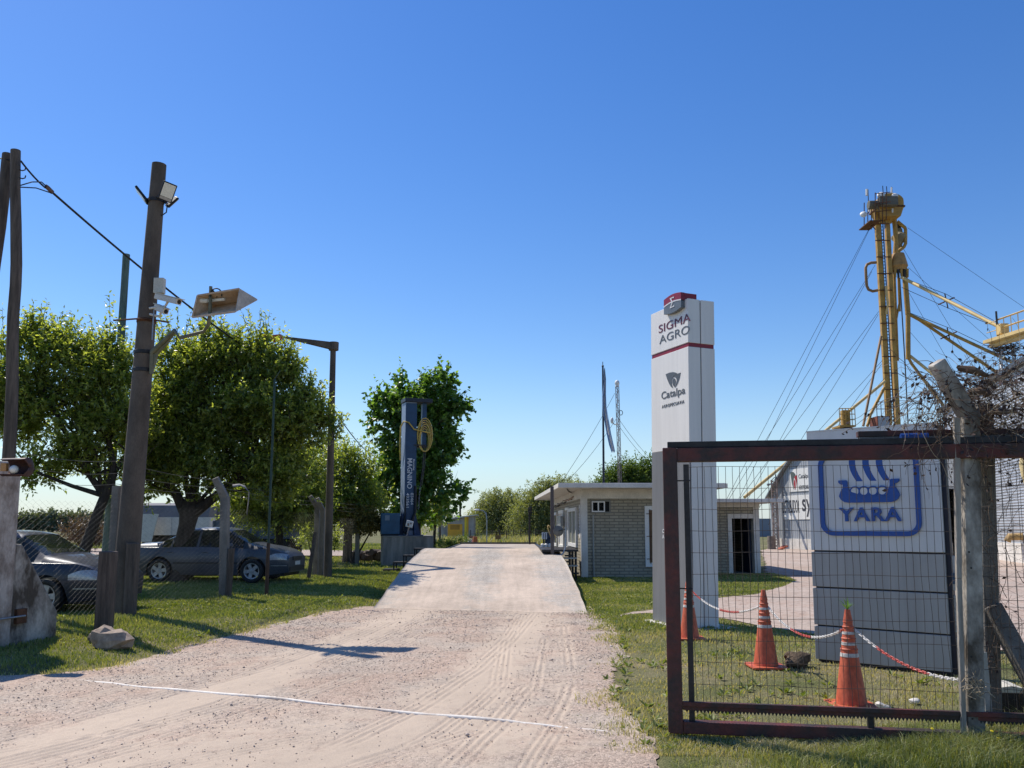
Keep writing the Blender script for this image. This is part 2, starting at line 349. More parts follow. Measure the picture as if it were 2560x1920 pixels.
def gravelmat(name, dustc, redc, greyc, peb=26.0, bump=.55):
    """attributes: dust = compacted pale wheel path"""
    m = bpy.data.materials.new(name); nt, N, Lk = nodes(m)
    out = N('ShaderNodeOutputMaterial'); b = N('ShaderNodeBsdfPrincipled'); Lk(b.outputs[0], out.inputs[0]); tc = N('ShaderNodeTexCoord')
    def noise(s, d=6, ro=.6):
        n = N('ShaderNodeTexNoise'); n.inputs['Scale'].default_value = s; n.inputs['Detail'].default_value = d; n.inputs['Roughness'].default_value = ro; Lk(tc.outputs['Object'], n.inputs['Vector']); return n
    def mrange(src, a, b_, c, d):
        q = N('ShaderNodeMapRange'); q.inputs[1].default_value = a; q.inputs[2].default_value = b_; q.inputs[3].default_value = c; q.inputs[4].default_value = d; Lk(src, q.inputs[0]); return q
    def mix(f, a, c, blend='MIX'):
        q = N('ShaderNodeMix'); q.data_type = 'RGBA'; q.blend_type = blend
        if isinstance(f, float): q.inputs[0].default_value = f
        else: Lk(f, q.inputs[0])
        for s, val in ((6, a), (7, c)):
            if isinstance(val, tuple): q.inputs[s].default_value = (*val, 1)
            else: Lk(val, q.inputs[s])
        return q.outputs[2]
    big = noise(.8, 5); loose = mix(mrange(big.outputs['Fac'], .42, .6, 0, 1).outputs[0], redc, greyc)
    vo = N('ShaderNodeTexVoronoi'); vo.inputs['Scale'].default_value = peb; Lk(tc.outputs['Object'], vo.inputs['Vector'])
    vo2 = N('ShaderNodeTexVoronoi'); vo2.inputs['Scale'].default_value = peb * 2.3; Lk(tc.outputs['Object'], vo2.inputs['Vector'])
    sat = N('ShaderNodeSeparateColor'); Lk(vo.outputs['Color'], sat.inputs[0]); sat2 = N('ShaderNodeSeparateColor'); Lk(vo2.outputs['Color'], sat2.inputs[0])
    l1 = mix(1.0, loose, mrange(sat.outputs[0], 0, 1, .74, 1.24).outputs[0], 'MULTIPLY'); l2 = mix(1.0, l1, mrange(sat2.outputs[0], 0, 1, .8, 1.18).outputs[0], 'MULTIPLY')
    fn = noise(95, 4); dst = mix(1.0, dustc, mrange(fn.outputs['Fac'], .3, .7, .86, 1.1).outputs[0], 'MULTIPLY')
    at = N('ShaderNodeAttribute'); at.attribute_name = 'dust'
    bn = noise(5, 8, .72); ad = N('ShaderNodeMath'); ad.operation = 'ADD'; Lk(at.outputs['Fac'], ad.inputs[0]); Lk(mrange(bn.outputs['Fac'], .3, .7, -.42, .42).outputs[0], ad.inputs[1])
    fac = mrange(ad.outputs[0], .25, .75, 0, 1)
    col = mix(fac.outputs[0], l2, dst); pat = noise(.35, 6); col = mix(1.0, col, mrange(pat.outputs['Fac'], .3, .7, .88, 1.1).outputs[0], 'MULTIPLY')
    Lk(col, b.inputs['Base Color']); b.inputs['Roughness'].default_value = .95; b.inputs['Specular IOR Level'].default_value = .15
    hgt = N('ShaderNodeMath'); hgt.operation = 'ADD'; Lk(vo.outputs['Distance'], hgt.inputs[0]); Lk(vo2.outputs['Distance'], hgt.inputs[1])
    st = mrange(fac.outputs[0], 0, 1, bump, bump * .22)
    bp = N('ShaderNodeBump'); bp.invert = True; bp.inputs['Distance'].default_value = .018; Lk(st.outputs[0], bp.inputs['Strength']); Lk(hgt.outputs[0], bp.inputs['Height'])
    bp2 = N('ShaderNodeBump'); bp2.inputs['Distance'].default_value = .006; bp2.inputs['Strength'].default_value = .5; Lk(fn.outputs['Fac'], bp2.inputs['Height']); Lk(bp.outputs[0], bp2.inputs['Normal']); Lk(bp2.outputs[0], b.inputs['Normal'])
    return m
gravel = gravelmat('drive gravel', (.51, .41, .315), (.44, .33, .255), (.435, .36, .29), peb=44, bump=.4)
yardgravel = gravelmat('yard gravel', (.47, .385, .32), (.37, .26, .20), (.38, .31, .26), peb=14)

# ---- wheel paths on the drive
def poly(pts): return np.array([[G(*q).x, G(*q).y] for q in pts])
def pdist(x, y, pl):
    """signed side distance to a polyline and the arc length along it"""
    best = np.full(x.shape, 1e9); sd = np.zeros(x.shape); al = np.zeros(x.shape); acc = 0
    for a, b in zip(pl[:-1], pl[1:]):
        d = b - a; l = np.hypot(*d); d = d / l; px, py = x - a[0], y - a[1]; t = np.clip(px * d[0] + py * d[1], 0, l)
        qx, qy = px - t * d[0], py - t * d[1]; q = np.hypot(qx, qy); s = np.where(qx * d[1] - qy * d[0] > 0, q, -q); k = q < best
        best = np.where(k, q, best); sd = np.where(k, s, sd); al = np.where(k, acc + t, al); acc += l
    return sd, al
pathA = poly([(1040, 1528), (960, 1565), (830, 1625), (600, 1715), (330, 1800), (-200, 1960)])
pathB = poly([(1345, 1533), (1300, 1590), (1220, 1680), (1080, 1775), (900, 1880), (700, 2000)])
pathC = poly([(1290, 1533), (1260, 1640), (1230, 1760), (1150, 1880), (1000, 2100)])
pathD = poly([(1400, 1533), (1425, 1650), (1410, 1760), (1330, 1900), (1250, 2100)])
pathE = poly([(1700, 1880), (1200, 1815), (600, 1880), (0, 1990)])
treads = [(poly([(1332, 1535), (1278, 1597), (1192, 1676), (1037, 1776), (880, 1850), (700, 1930)]), 4, .075), (poly([(1318, 1720), (1244, 1812), (1140, 1909), (1060, 2000)]), 4, .07),
          (poly([(1085, 1535), (1000, 1580), (840, 1650), (560, 1765), (150, 1880), (-200, 1960)]), 5, .08), (poly([(1412, 1570), (1429, 1690), (1416, 1745), (1330, 1900)]), 3, .08),
          (poly([(1300, 1540), (1262, 1610), (1250, 1690), (1245, 1720)]), 4, .06), (poly([(1360, 1600), (1350, 1660), (1330, 1760)]), 3, .07),
          (poly([(1000, 1545), (900, 1590), (650, 1675), (300, 1770), (0, 1850)]), 4, .08), (poly([(900, 1690), (620, 1790), (300, 1880), (0, 1960)]), 4, .075),
          (poly([(620, 1640), (300, 1725), (0, 1800)]), 4, .08), (poly([(1180, 1830), (900, 1920), (700, 1990)]), 4, .07), (poly([(520, 1790), (200, 1850), (-100, 1900)]), 3, .075),
          (poly([(760, 1850), (480, 1905), (200, 1960)]), 5, .065), (poly([(1390, 1820), (1340, 1900), (1290, 1990)]), 4, .06), (poly([(1130, 1545), (1010, 1610), (900, 1660)]), 3, .07), (poly([(1260, 1700), (1200, 1760), (1110, 1830), (960, 1910)]), 4, .062)]
rx = np.concatenate([np.arange(-14, -4.5, .12), np.arange(-4.5, 3.2, .016)]); ry = np.concatenate([np.arange(1.2, 5.5, .06), np.arange(5.5, 12, .024), np.arange(12, RA.y + .4, .05)])
X, Yg = np.meshgrid(rx, ry); Lg, Rg = Lx(Yg) - .12, Rx(Yg) + EXT
Xc = np.clip(X, Lg, Rg); keep = ~((X < Lg - .13) | (X > Rg + .13))
dust = np.zeros(X.shape)
for pl, w, a in ((pathA, .48, .95), (pathB, .42, .95), (pathC, .32, .6), (pathD, .25, .6), (pathE, 1.3, .7)):
    sd, al = pdist(Xc, Yg, pl); dust = np.maximum(dust, a * np.exp(-(sd / w) ** 2 * .9))
dust = np.maximum(dust, .62 * sstep((7.4 - Yg) / 2.5) + .15)
dust += .25 * fbm(Xc, Yg, 1.3, 21); edge = np.minimum(Xc - Lg, Rg - Xc); dust -= .5 * sstep((1.0 - edge) / 1.0)
zz = .012 + .010 * fbm(Xc, Yg, 3.0, 31) + .004 * fbm(Xc, Yg, 14, 33, 2)
for pl, n, sp_ in treads:
    sd, al = pdist(Xc, Yg, pl); wdt = n * sp_ / 2
    on = sstep((wdt - np.abs(sd)) / .03) * sstep((vnoise(al, al * 0, .9, n) + .55) / .35)
    zz += on * (.0068 * np.cos(2 * math.pi * sd / sp_) - .004); dust = np.maximum(dust, on * .55)
zz = np.maximum(zz, .004); zz = np.where(edge < .02, .004, zz)
fc = gridfaces(*X.shape); kf = keep.ravel()[fc].all(1)
tag(np_mesh('gravel_drive', np.stack([Xc, Yg, zz], -1).reshape(-1, 3), fc[kf], gravel, attrs={'dust': dust.ravel()}, smooth=True), kind='structure')
# loose stones on the drive
def stones(n):
    x = rng.uniform(-6.5, 2.8, n * 6); y = 3.8 + rng.random(n * 6) ** .8 * 12.6; L, R = Lx(y), Rx(y) + EXT * .8
    sdA, _ = pdist(x, y, pathA); sdB, _ = pdist(x, y, pathB)
    dn = 1 - .88 * np.maximum(np.exp(-(sdA / .45) ** 2), np.exp(-(sdB / .4) ** 2)); dn *= .55 + .45 * fbm(x, y, 1.2, 40); dn = np.where(np.minimum(x - L, R - x) < .6, dn + .35, dn)
    k = (x > L + .02) & (x < R - .02) & (rng.random(n * 6) < dn); x, y = x[k][:n], y[k][:n]; n = len(x)
    s = .003 + .007 * rng.random(n) ** 3 + .00035 * y + (rng.random(n) < .003) * .014
    base = np.array([(1, 0, 0), (0, 1, 0), (-1, 0, 0), (0, -1, 0), (0, 0, .8), (0, 0, -.5)], float)
    th = rng.random(n) * 6.28; c, sn = np.cos(th), np.sin(th); jit = base[None] * (1 + rng.uniform(-.35, .35, (n, 6, 1))); jit[:, :, 1] *= rng.uniform(.6, 1, (n, 1))
    v = np.stack([jit[:, :, 0] * c[:, None] - jit[:, :, 1] * sn[:, None], jit[:, :, 0] * sn[:, None] + jit[:, :, 1] * c[:, None], jit[:, :, 2]], -1) * s[:, None, None]
    v += np.stack([x, y, .012 + s * .3], -1)[:, None]
    f = np.array([(0, 1, 4), (1, 2, 4), (2, 3, 4), (3, 0, 4), (1, 0, 5), (2, 1, 5), (3, 2, 5), (0, 3, 5)])
    return v.reshape(-1, 3), (f[None] + (np.arange(n) * 6)[:, None, None]).reshape(-1, 3), np.repeat(rng.random(n), 6)
sv, sf, stint = stones(13000)
def stonemat():
    m = M('pebble', (.3, .24, .2), .9); nt = m.node_tree; N, Lk = nt.nodes.new, nt.links.new; b = [n for n in nt.nodes if n.type == 'BSDF_PRINCIPLED'][0]
    at = N('ShaderNodeAttribute'); at.attribute_name = 'tint'; r = N('ShaderNodeValToRGB'); e = r.color_ramp.elements; e[0].color = (.44, .34, .27, 1); e[1].color = (.62, .53, .46, 1); x = e.new(.3); x.color = (.42, .33, .27, 1)
    Lk(at.outputs['Fac'], r.inputs[0]); Lk(r.outputs[0], b.inputs['Base Color']); return m
tag(np_mesh('gravel', sv, sf, stonemat(), attrs={'tint': stint}), 'loose pinkish gravel stones scattered over the drive', 'gravel', kind='stuff')

# ---- yard of gravel at the right, behind the totem sign
YP = [G(*q) for q in ((1640, 1470), (1720, 1499), (1800, 1495), (1890, 1484), (1960, 1466), (1990, 1452), (1968, 1440), (1915, 1431), (1912, 1400), (1902, 1376))] + [V(26, 78, 0), V(70, 78, 0), V(70, 20, 0)] + \
     [G(*q) for q in ((2900, 1650), (2560, 1632), (2440, 1628), (2340, 1618), (2200, 1600), (2050, 1588), (1900, 1566), (1800, 1546), (1760, 1536), (1690, 1540), (1620, 1534), (1545, 1540), (1600, 1526), (1650, 1520))]
YPA = np.array([[p.x, p.y] for p in YP])
def inpoly(x, y, pl):
    r = np.zeros(np.shape(x), bool); n = len(pl)
    for i in range(n):
        (x0, y0), (x1, y1) = pl[i], pl[(i + 1) % n]
        k = ((y0 > y) != (y1 > y)); t = (x1 - x0) * (y - y0) / ((y1 - y0) if y1 != y0 else 1e-9) + x0; r ^= k & (x < t)
    return r
def roughen(pl, step=.35, amp=.12):
    o = []
    for i in range(len(pl)):
        a, b = pl[i], pl[(i + 1) % len(pl)]; l = np.hypot(*(b - a)); n = max(1, min(60, int(l / step)))
        for k in range(n):
            q = a + (b - a) * k / n; o.append((q[0] + amp * float(vnoise(np.array(q[0] * 2.1), np.array(q[1] * 2.1), 1, 4)), q[1] + amp * 2 * float(vnoise(np.array(q[0] * 1.7), np.array(q[1] * 1.7), 1, 9))))
    return o
mb = MB(); yr = roughen(YPA); mb.add([(x, y, .004) for x, y in yr], [tuple(range(len(yr)))]); yo = mb.build('gravel_yard', yardgravel)
at = yo.data.attributes.new('dust', 'FLOAT', 'POINT'); at.data.foreach_set('value', [.5] * len(yo.data.vertices)); tag(yo, kind='structure')
# pale dirt track behind the trees at the left
mb = MB(); q = [(-30, 44), (-12, 42), (-6.2, 41), (-5.4, 47), (-14, 52), (-32, 55)]; mb.add([(x, y, .155) for x, y in q], [tuple(range(len(q)))])
dt = mb.build('dirt_track', yardgravel); at = dt.data.attributes.new('dust', 'FLOAT', 'POINT'); at.data.foreach_set('value', [.6] * len(dt.data.vertices)); tag(dt, kind='structure')

# ================================================================== RAMP AND WEIGHBRIDGE
def rampmat():
    m = gravelmat('ramp concrete', (.52, .42, .33), (.44, .385, .32), (.41, .37, .32), peb=70, bump=.05); nt = m.node_tree; N, Lk = nt.nodes.new, nt.links.new
    b = [n for n in nt.nodes if n.type == 'BSDF_PRINCIPLED'][0]; tc = [n for n in nt.nodes if n.type == 'TEX_COORD'][0]; src = b.inputs['Base Color'].links[0].from_socket
    for scl, sc, lo, hi in (((7, .5, 1), 1.0, .90, 1.08), ((1, .8, 1), 1.1, .84, 1.06), ((1, 1, 1), 9, .93, 1.04), ((1, 1, 1), 60, .88, 1.08)):
        mp = N('ShaderNodeMapping'); mp.inputs['Scale'].default_value = scl; Lk(tc.outputs['Object'], mp.inputs[0]); n = N('ShaderNodeTexNoise'); n.inputs['Scale'].default_value = sc; n.inputs['Detail'].default_value = 7; n.inputs['Roughness'].default_value = .7; Lk(mp.outputs[0], n.inputs['Vector'])
        r = N('ShaderNodeMapRange'); r.inputs[1].default_value = .33; r.inputs[2].default_value = .6; r.inputs[3].default_value = lo; r.inputs[4].default_value = hi; Lk(n.outputs['Fac'], r.inputs[0])
        x = N('ShaderNodeMix'); x.data_type = 'RGBA'; x.blend_type = 'MULTIPLY'; x.inputs[0].default_value = 1; Lk(src, x.inputs[6]); Lk(r.outputs[0], x.inputs[7]); src = x.outputs[2]
    Lk(src, b.inputs['Base Color']); return m
nr, nc = 70, 56
t = np.linspace(0, 1, nr)[:, None]; s = np.linspace(0, 1, nc)[None, :]
yl = RA.y + (CR_Y - RA.y) * t; yr_ = RB.y + (CR_Y - RB.y) * t
xl = RA.x + (CL.x - RA.x) * t + .035 * fbm(t * 9, t * 0, 1, 60); xr = RB.x + (CRr.x - RB.x) * t + .025 * fbm(t * 9, t * 0, 1, 61)
xx = xl * (1 - s) + xr * s; yy = yl * (1 - s) + yr_ * s; zt = .008 + (CZ - .008) * (1 - (1 - t) ** 1.5) + 0 * s + .008 * fbm(xx, yy, 1.5, 50)
u_ = s * 4.2
dd = .25 + .75 * np.exp(-((u_ - 1.15) / .5) ** 2) + .8 * np.exp(-((u_ - 2.95) / .42) ** 2) + .5 * fbm(xx, yy, .7, 52) - .25 * np.exp(-((u_ - 2.0) / .3) ** 2) + .35 * (1 - t) ** 3
top = np.stack([xx, yy, zt], -1).reshape(-1, 3); fc = gridfaces(nr, nc)
rim = [i * nc for i in range(nr)] + [(nr - 1) * nc + j for j in range(1, nc)] + [i * nc + nc - 1 for i in range(nr - 2, -1, -1)] + [j for j in range(nc - 2, 0, -1)]
bot = top[rim].copy(); bot[:, 2] = -.15; n0 = len(top); k = len(rim)
sk = np.array([(rim[i], n0 + i, n0 + (i + 1) % k, rim[(i + 1) % k]) for i in range(k)])
tag(np_mesh('ramp', np.concatenate([top, bot]), np.concatenate([fc, sk]), rampmat(), attrs={'dust': np.concatenate([dd.ravel(), np.zeros(k)])}),
    'pale dusty concrete ramp rising from the gravel drive to the weighbridge', 'ramp')
dl, dr = -2.2, .98
wb = thing('weighbridge', (-.6, DECK0, 0), 'long flat weighbridge deck with dark edges beyond the concrete ramp', 'weighbridge')
mb = MB(); mb.boxb(dl, dr, DECK0, DECK1, .66, .83); mb.build('deck', M('deck concrete', (.40, .34, .29), .9, .2, 2, .3, 40), wb)
for x in (dl - .07, dr + .07):
    mb = MB(); mb.boxb(x - .06, x + .06, DECK0, DECK1 - .2, .45, .845); mb.build('edge_beam', MT['darksteel'], wb)
mb = MB(); mb.boxb(dl - .1, dr + .1, DECK1 + .01, DECK1 + .25, .3, .9); mb.build('end_beam', MT['darksteel'], wb)
for y in (DECK0 + .4, (DECK0 + DECK1) / 2, DECK1 - .6):
    mb = MB(); mb.boxb(dl, dr, y, y + .5, -.05, .655); mb.build('support', MT['concrete'], wb)
mb = MB(); mb.add([(dl - .3, DECK1 + .25, .8), (dr + .3, DECK1 + .25, .8), (dr + .5, DECK1 + 10, -.02), (dl - .5, DECK1 + 10, -.02), (dl - .3, DECK1 + .25, -.1), (dr + .3, DECK1 + .25, -.1)], [(0, 1, 2, 3), (4, 0, 3), (1, 5, 2), (5, 1, 0, 4)])
tag(mb.build('exit_ramp', MT['concrete']), 'concrete ramp sloping down beyond the far end of the weighbridge', 'ramp')
# dark cover plate lying flush in the ramp
def rampz(x, y):
    tt = min(1, max(0, (y - RA.y) / (CR_Y - RA.y))); return .008 + (CZ - .008) * (1 - (1 - tt) ** 1.5)
pz0 = .4
for _ in range(60): p = G(1225, 1440, pz0); pz0 += .25 * (rampz(p.x, p.y) - pz0)
st = MB(); st.lathe([(.001, .010), (.10, .010), (.125, -.01)], (p.x, p.y, pz0 + .006), 14); tag(st.build('cover_plate', MT['darksteel']), 'small dark metal cover lying in the middle of the concrete ramp', 'cover plate')

# white painted guide rail set across the drive
rail = [G(170, 1699), G(260, 1709), G(420, 1727), G(700, 1752), G(1000, 1786), G(1280, 1808), G(1420, 1822), G(1560, 1834)]
rlz = [-.012, .000, .008, .014, .014, .008, -.002, -.016]
rp2 = []; 
for i in range(len(rail) - 1):
    for k in range(10): f = k / 10; rp2.append((rail[i].lerp(rail[i + 1], f), rlz[i] + (rlz[i + 1] - rlz[i]) * f))
mb = MB(); mb.tube([V(p.x + .004 * math.sin(i * 1.3), p.y, z + .003 * math.sin(i * .7)) for i, (p, z) in enumerate(rp2)], [.019 + .003 * math.sin(i * .31) for i in range(len(rp2))], 8)
tag(mb.build('guide_rail', M('white dusty rail', (.72, .66, .58), .6, 0, 2.3, col2=(.50, .41, .33), thr=(.5, .66)), smooth=60), 'white gate guide rail set flush across the gravel drive', 'rail')
# ================================================================== LEFT SIDE: POLES, PILLAR, FENCE, CARS
def pole_mesh(mb, p0, p1, r0, r1, n=12, seg=10, jit=.0, seed=1):
    p0, p1 = Vector(p0), Vector(p1); q = random.Random(seed); pts = []; rs = []
    for i in range(seg + 1):
        t = i / seg; p = p0.lerp(p1, t); j = jit * (1 if 0 < i < seg else .2)
        pts.append(p + V(q.uniform(-j, j), q.uniform(-j, j), 0)); rs.append((r0 + (r1 - r0) * t) * (1 + q.uniform(-jit, jit) * 2.2))
    mb.tube(pts, rs, n)
# --- wooden utility pole with its leaning twin
UY = 15.2; ut = P(39, 376, UY); um = P(16, 1140, UY); ub = um + (um - ut) * ((um.z + .1) / (ut.z - um.z))
up_ = thing('utility_pole', (ub.x, ub.y, 0), 'tall grey wooden utility pole at the far left carrying the black cables', 'utility pole')
pth = [P(u, v, UY) for u, v in ((39, 376), (38, 470), (40, 560), (41, 660), (39, 715), (33, 790), (31, 870), (31, 960), (27, 1060), (22, 1145))]; pth += [pth[-1].lerp(ub, k / 4) for k in range(1, 5)]
mb = MB(); mb.tube(pth, [.088, .09, .095, .098, .098, .10, .102, .104, .108, .11, .112, .115, .118, .12], 12); mb.build('pole', MT['polewood'], up_, 50)
for dv in (38, 58):
    a = P(48, 376 + dv + 10, UY); mb = MB(); mb.tube([a, a + V(.07, -.02, -.03), a + V(.13, -.03, -.02), a + V(.14, -.03, .03)], .012, 6); mb.build('hook', MT['darksteel'], up_, 50)
b0 = P(20, 386, UY + .18); b1 = P(2, 530, UY + .1); b1 = b0 + (b1 - b0) * ((b0.z + .1) / (b0.z - b1.z))
mb = MB(); pole_mesh(mb, b1, b0, .12, .10, 12, 12, .015, 5); mb.build('brace_pole', MT['polewood'], up_, 50)
# --- concrete lamp pole with lamp arm
mb0 = GL(307, 1537); mt0 = P(398, 411, mb0.y)
mp_ = thing('concrete_pole', tuple(mb0), 'tall tapered dark concrete pole carrying floodlights, cameras and a lamp arm', 'pole')
def mpt(v):  # point on the pole axis seen at image height v
    lo, hi = 0.0, 1.0
    for _ in range(30):
        m = (lo + hi) / 2; p = mb0.lerp(mt0, m); d = p - V(0, 0, EYE)
        vv = PPV - F * (d.z * cp - d.y * sp) / (d.y * cp + d.z * sp)
        if vv > v: lo = m
        else: hi = m
    return mb0.lerp(mt0, lo), .212 + (.126 - .212) * lo
mb = MB(); mb.tube([mb0 - V(0, 0, .3)] + [mb0.lerp(mt0, i / 8) for i in range(9)], [.215] + [.212 + (.126 - .212) * i / 8 for i in range(9)], 20); mb.build('shaft', MT['poleconc'], mp_, 40)
for v, m in ((803, 'rust'), (882, 'darksteel'), (926, 'darksteel'), (503, 'darksteel')):
    c, r = mpt(v); mb = MB(); mb.lathe([(r + .003, -.035), (r + .012, -.03), (r + .012, .03), (r + .003, .035)], c, 20); mb.build('band', MT[m], mp_, 40)
c, r = mpt(803); mb = MB(); a = P(284, 801, c.y - .05); b = P(422, 806, c.y + .1); mb.tube([a, c + V(-.1, -r - .02, 0), c + V(.1, -r - .02, 0), b], .016, 6); mb.build('cross_rod', MT['rust'], mp_, 40)
c, r = mpt(870)
arm = [P(378, 935, c.y - .1), P(381, 880, c.y - .12), P(437, 826, c.y - .55), P(449, 845, c.y - .7), P(509, 829, 14.2), P(521, 812, 14.0), P(525, 780, 13.92), P(527, 716, 13.9)]
mb = MB(); mb.tube(arm, [.035, .05, .036, .034, .032, .032, .03, .028], 8); mb.build('lamp_arm', M('olive painted arm', (.14, .14, .095), .6, .25, 4), mp_, 50)
mb = MB(); pl = [arm[0], arm[1], P(437, 829, c.y - .5), P(415, 860, c.y - .35), P(392, 885, c.y - .15)]
mb.add(list(pl) + [p + V(.02, .03, 0) for p in pl], [(0, 1, 2, 3, 4), (9, 8, 7, 6, 5)] + [(i, 5 + i, 5 + (i + 1) % 5, (i + 1) % 5) for i in range(5)]); mb.build('gusset', bpy.data.materials['olive painted arm'], mp_)
mb = MB(); ctr = P(540, 738, 13.88); mb.tube([ctr + V(-.10 * math.cos(a), 0.0, .12 * math.sin(a)) for a in [i * .3 - .3 for i in range(13)]], .011, 6); mb.build('cable_loop', MT['black'], mp_, 50)
mb = MB(); mb.tube([P(386, 768, c.y - .18), P(383, 800, c.y - .2), P(380, 850, c.y - .24)], .012, 6); mb.build('conduit', MT['steel'], mp_, 50)
# lamp housing: open V-shaped trough
TLq, TRq, BRq, BLq = P(494, 739, 13.9), P(598, 722, 13.75), P(588, 779, 13.75), P(481, 793, 13.9)
ARq, ALq = P(643, 749, 14.1), P(540, 765, 14.25)
lh = thing('lamp_housing', tuple((TLq + TRq + BRq + BLq) / 4), 'open brown trough shaped lamp housing with a pointed end on the bent arm', 'lamp housing')
houseM = M('tarnished lamp metal', (.42, .26, .14), .6, 0, 4, .2, 30, col2=(.66, .52, .38), thr=(.3, .7)); plateM = M('zinc end plate', (.40, .385, .36), .6, .2, 8)
def shell(name, quad, m, th=.012):
    mb = MB(); q = [Vector(p) for p in quad]; n = (q[1] - q[0]).cross(q[2] - q[0]).normalized() * th; k = len(q)
    mb.add(q + [p + n for p in q], [tuple(range(k)), tuple(reversed(range(k, 2 * k)))] + [(i, k + i, k + (i + 1) % k, (i + 1) % k) for i in range(k)]); mb.build(name, m, lh)
shell('top_panel', (TLq, TRq, ARq, ALq), houseM); shell('bottom_panel', (BLq, ALq, ARq, BRq), houseM); shell('end_plate', (TRq, BRq, ARq), plateM); shell('end_plate', (TLq, ALq, BLq), houseM)
mb = MB(); 
for a, b in ((TLq, TRq), (BLq, BRq), (TLq, BLq)): mb.beam(a, b, .03, .02, up=(0, 1, 0))
mb.build('rim', houseM, lh)
mb = MB(); mb.tube([P(502, 752, 14.0), P(520, 752, 14.0)], [.05, .04], 10); mb.tube([P(520, 752, 14.0), P(562, 748, 13.95)], [.028, .028], 10); mb.build('bulb', MT['lens'], lh, 50)
mb = MB(); mb.tube([arm[-1] + V(0, 0, -.03), (TLq + TRq + ALq) / 3], .018, 6); mb.build('bracket', MT['darksteel'], lh)
# floodlights
def floodlight(c, nrm, up, w, h, label, stem):
    t = thing('floodlight', tuple(c), label, 'floodlight', 'floodlights near the top of the concrete pole'); n = Vector(nrm).normalized(); a = n.cross(Vector(up)).normalized(); u = a.cross(n)
    Rm = Matrix((a, n, u)).transposed()
    mb = MB(); mb.box(c, (w, .045, h), Rm); mb.build('housing', MT['black'], t, bevel=.012)
    mb = MB(); mb.box(Vector(c) + n * .0245 + u * h * .08, (w * .84, .006, h * .72), Rm); mb.build('lens', MT['lens'], t)
    mb = MB(); mb.box(Vector(c) + n * .0245 - u * h * .37, (w * .84, .006, h * .14), Rm); mb.build('sensor_strip', MT['steel'], t)
    mb = MB(); mb.tube([Vector(c) - n * .03 - u * h * .3, Vector(stem)], .014, 6); mb.build('bracket', MT['darksteel'], t)
c, r = mpt(500)
floodlight(P(419, 480, c.y - .26), (.42, -.8, -.48), (.25, 0, 1), .24, .34, 'square floodlight facing the drive with its pale lens in full view', c + V(.06, -r, 0))
floodlight(P(355, 488, c.y - .1), (-.75, -.25, -.62), (-.45, 0, 1), .22, .32, 'thin looking floodlight seen edge on at the left of the pole', c + V(-r, 0, 0))
floodlight(P(430, 505, c.y + .1), (.5, .7, -.55), (.6, 0, .8), .2, .26, 'floodlight turned away at the back of the pole top', c + V(r, .05, 0))
mb = MB(); mb.tube([c + V(r, -.03, -.02), c + V(r + .09, -.04, -.12), c + V(r + .08, -.04, -.25), c + V(r - .01, -.04, -.32)], .011, 6); tag(mb.build('cable_loop', MT['black'], smooth=60), 'small black cable loop hanging under the floodlights', 'cable')
c, r = mpt(715); p = P(399, 715, c.y - .1); mb = MB(); mb.box(p, (.18, .12, .28)); tag(mb.build('junction_box', MT['cream'], bevel=.01), 'beige junction box on the concrete pole above the cameras', 'junction box')
def cctv(p0, p1, stem, label):
    t = thing('security_camera', tuple(p0), label, 'security camera', 'security cameras on the concrete pole')
    mb = MB(); mb.beam(p0, p1, .11, .10); mb.build('body', MT['offwhite'], t, bevel=.015)
    d = (Vector(p1) - Vector(p0)); mb = MB(); mb.beam(Vector(p0) + V(0, 0, .06), Vector(p1) + d * .12 + V(0, 0, .06), .125, .014); mb.build('sun_shield', MT['cream'], t)
    mb = MB(); mb.lathe([(.001, .012), (.03, .01), (.04, .0)], Vector(p1), 12, d.normalized()); mb.build('lens', MT['black'], t)
    mb = MB(); mb.tube([Vector(p0).lerp(Vector(p1), .5) - V(0, 0, .05), Vector(p0).lerp(Vector(p1), .4) - V(0, 0, .14), Vector(stem)], .022, 8); mb.build('bracket', MT['offwhite'], t, 50)
c, r = mpt(768); cctv(P(392, 741, c.y - .2), P(448, 755, c.y - .55), c + V(r * .7, -r, -.06), 'upper long white security camera pointing down the drive')
c, r = mpt(790); cctv(P(391, 768, c.y - .15), P(415, 779, c.y - .35), c + V(r * .7, -r * .8, .0), 'lower short white security camera tucked under the other')
# --- green pole behind
gp0 = P(262, 1450, 22.6); gp0.z = .1; gp1 = P(316, 636, gp0.y); mb = MB(); pole_mesh(mb, gp0, gp1, .12, .095, 12, 10, .01, 4)
tag(mb.build('wooden_pole', MT['greenwood'], smooth=50), 'greenish treated wooden pole standing behind the concrete pole', 'pole')
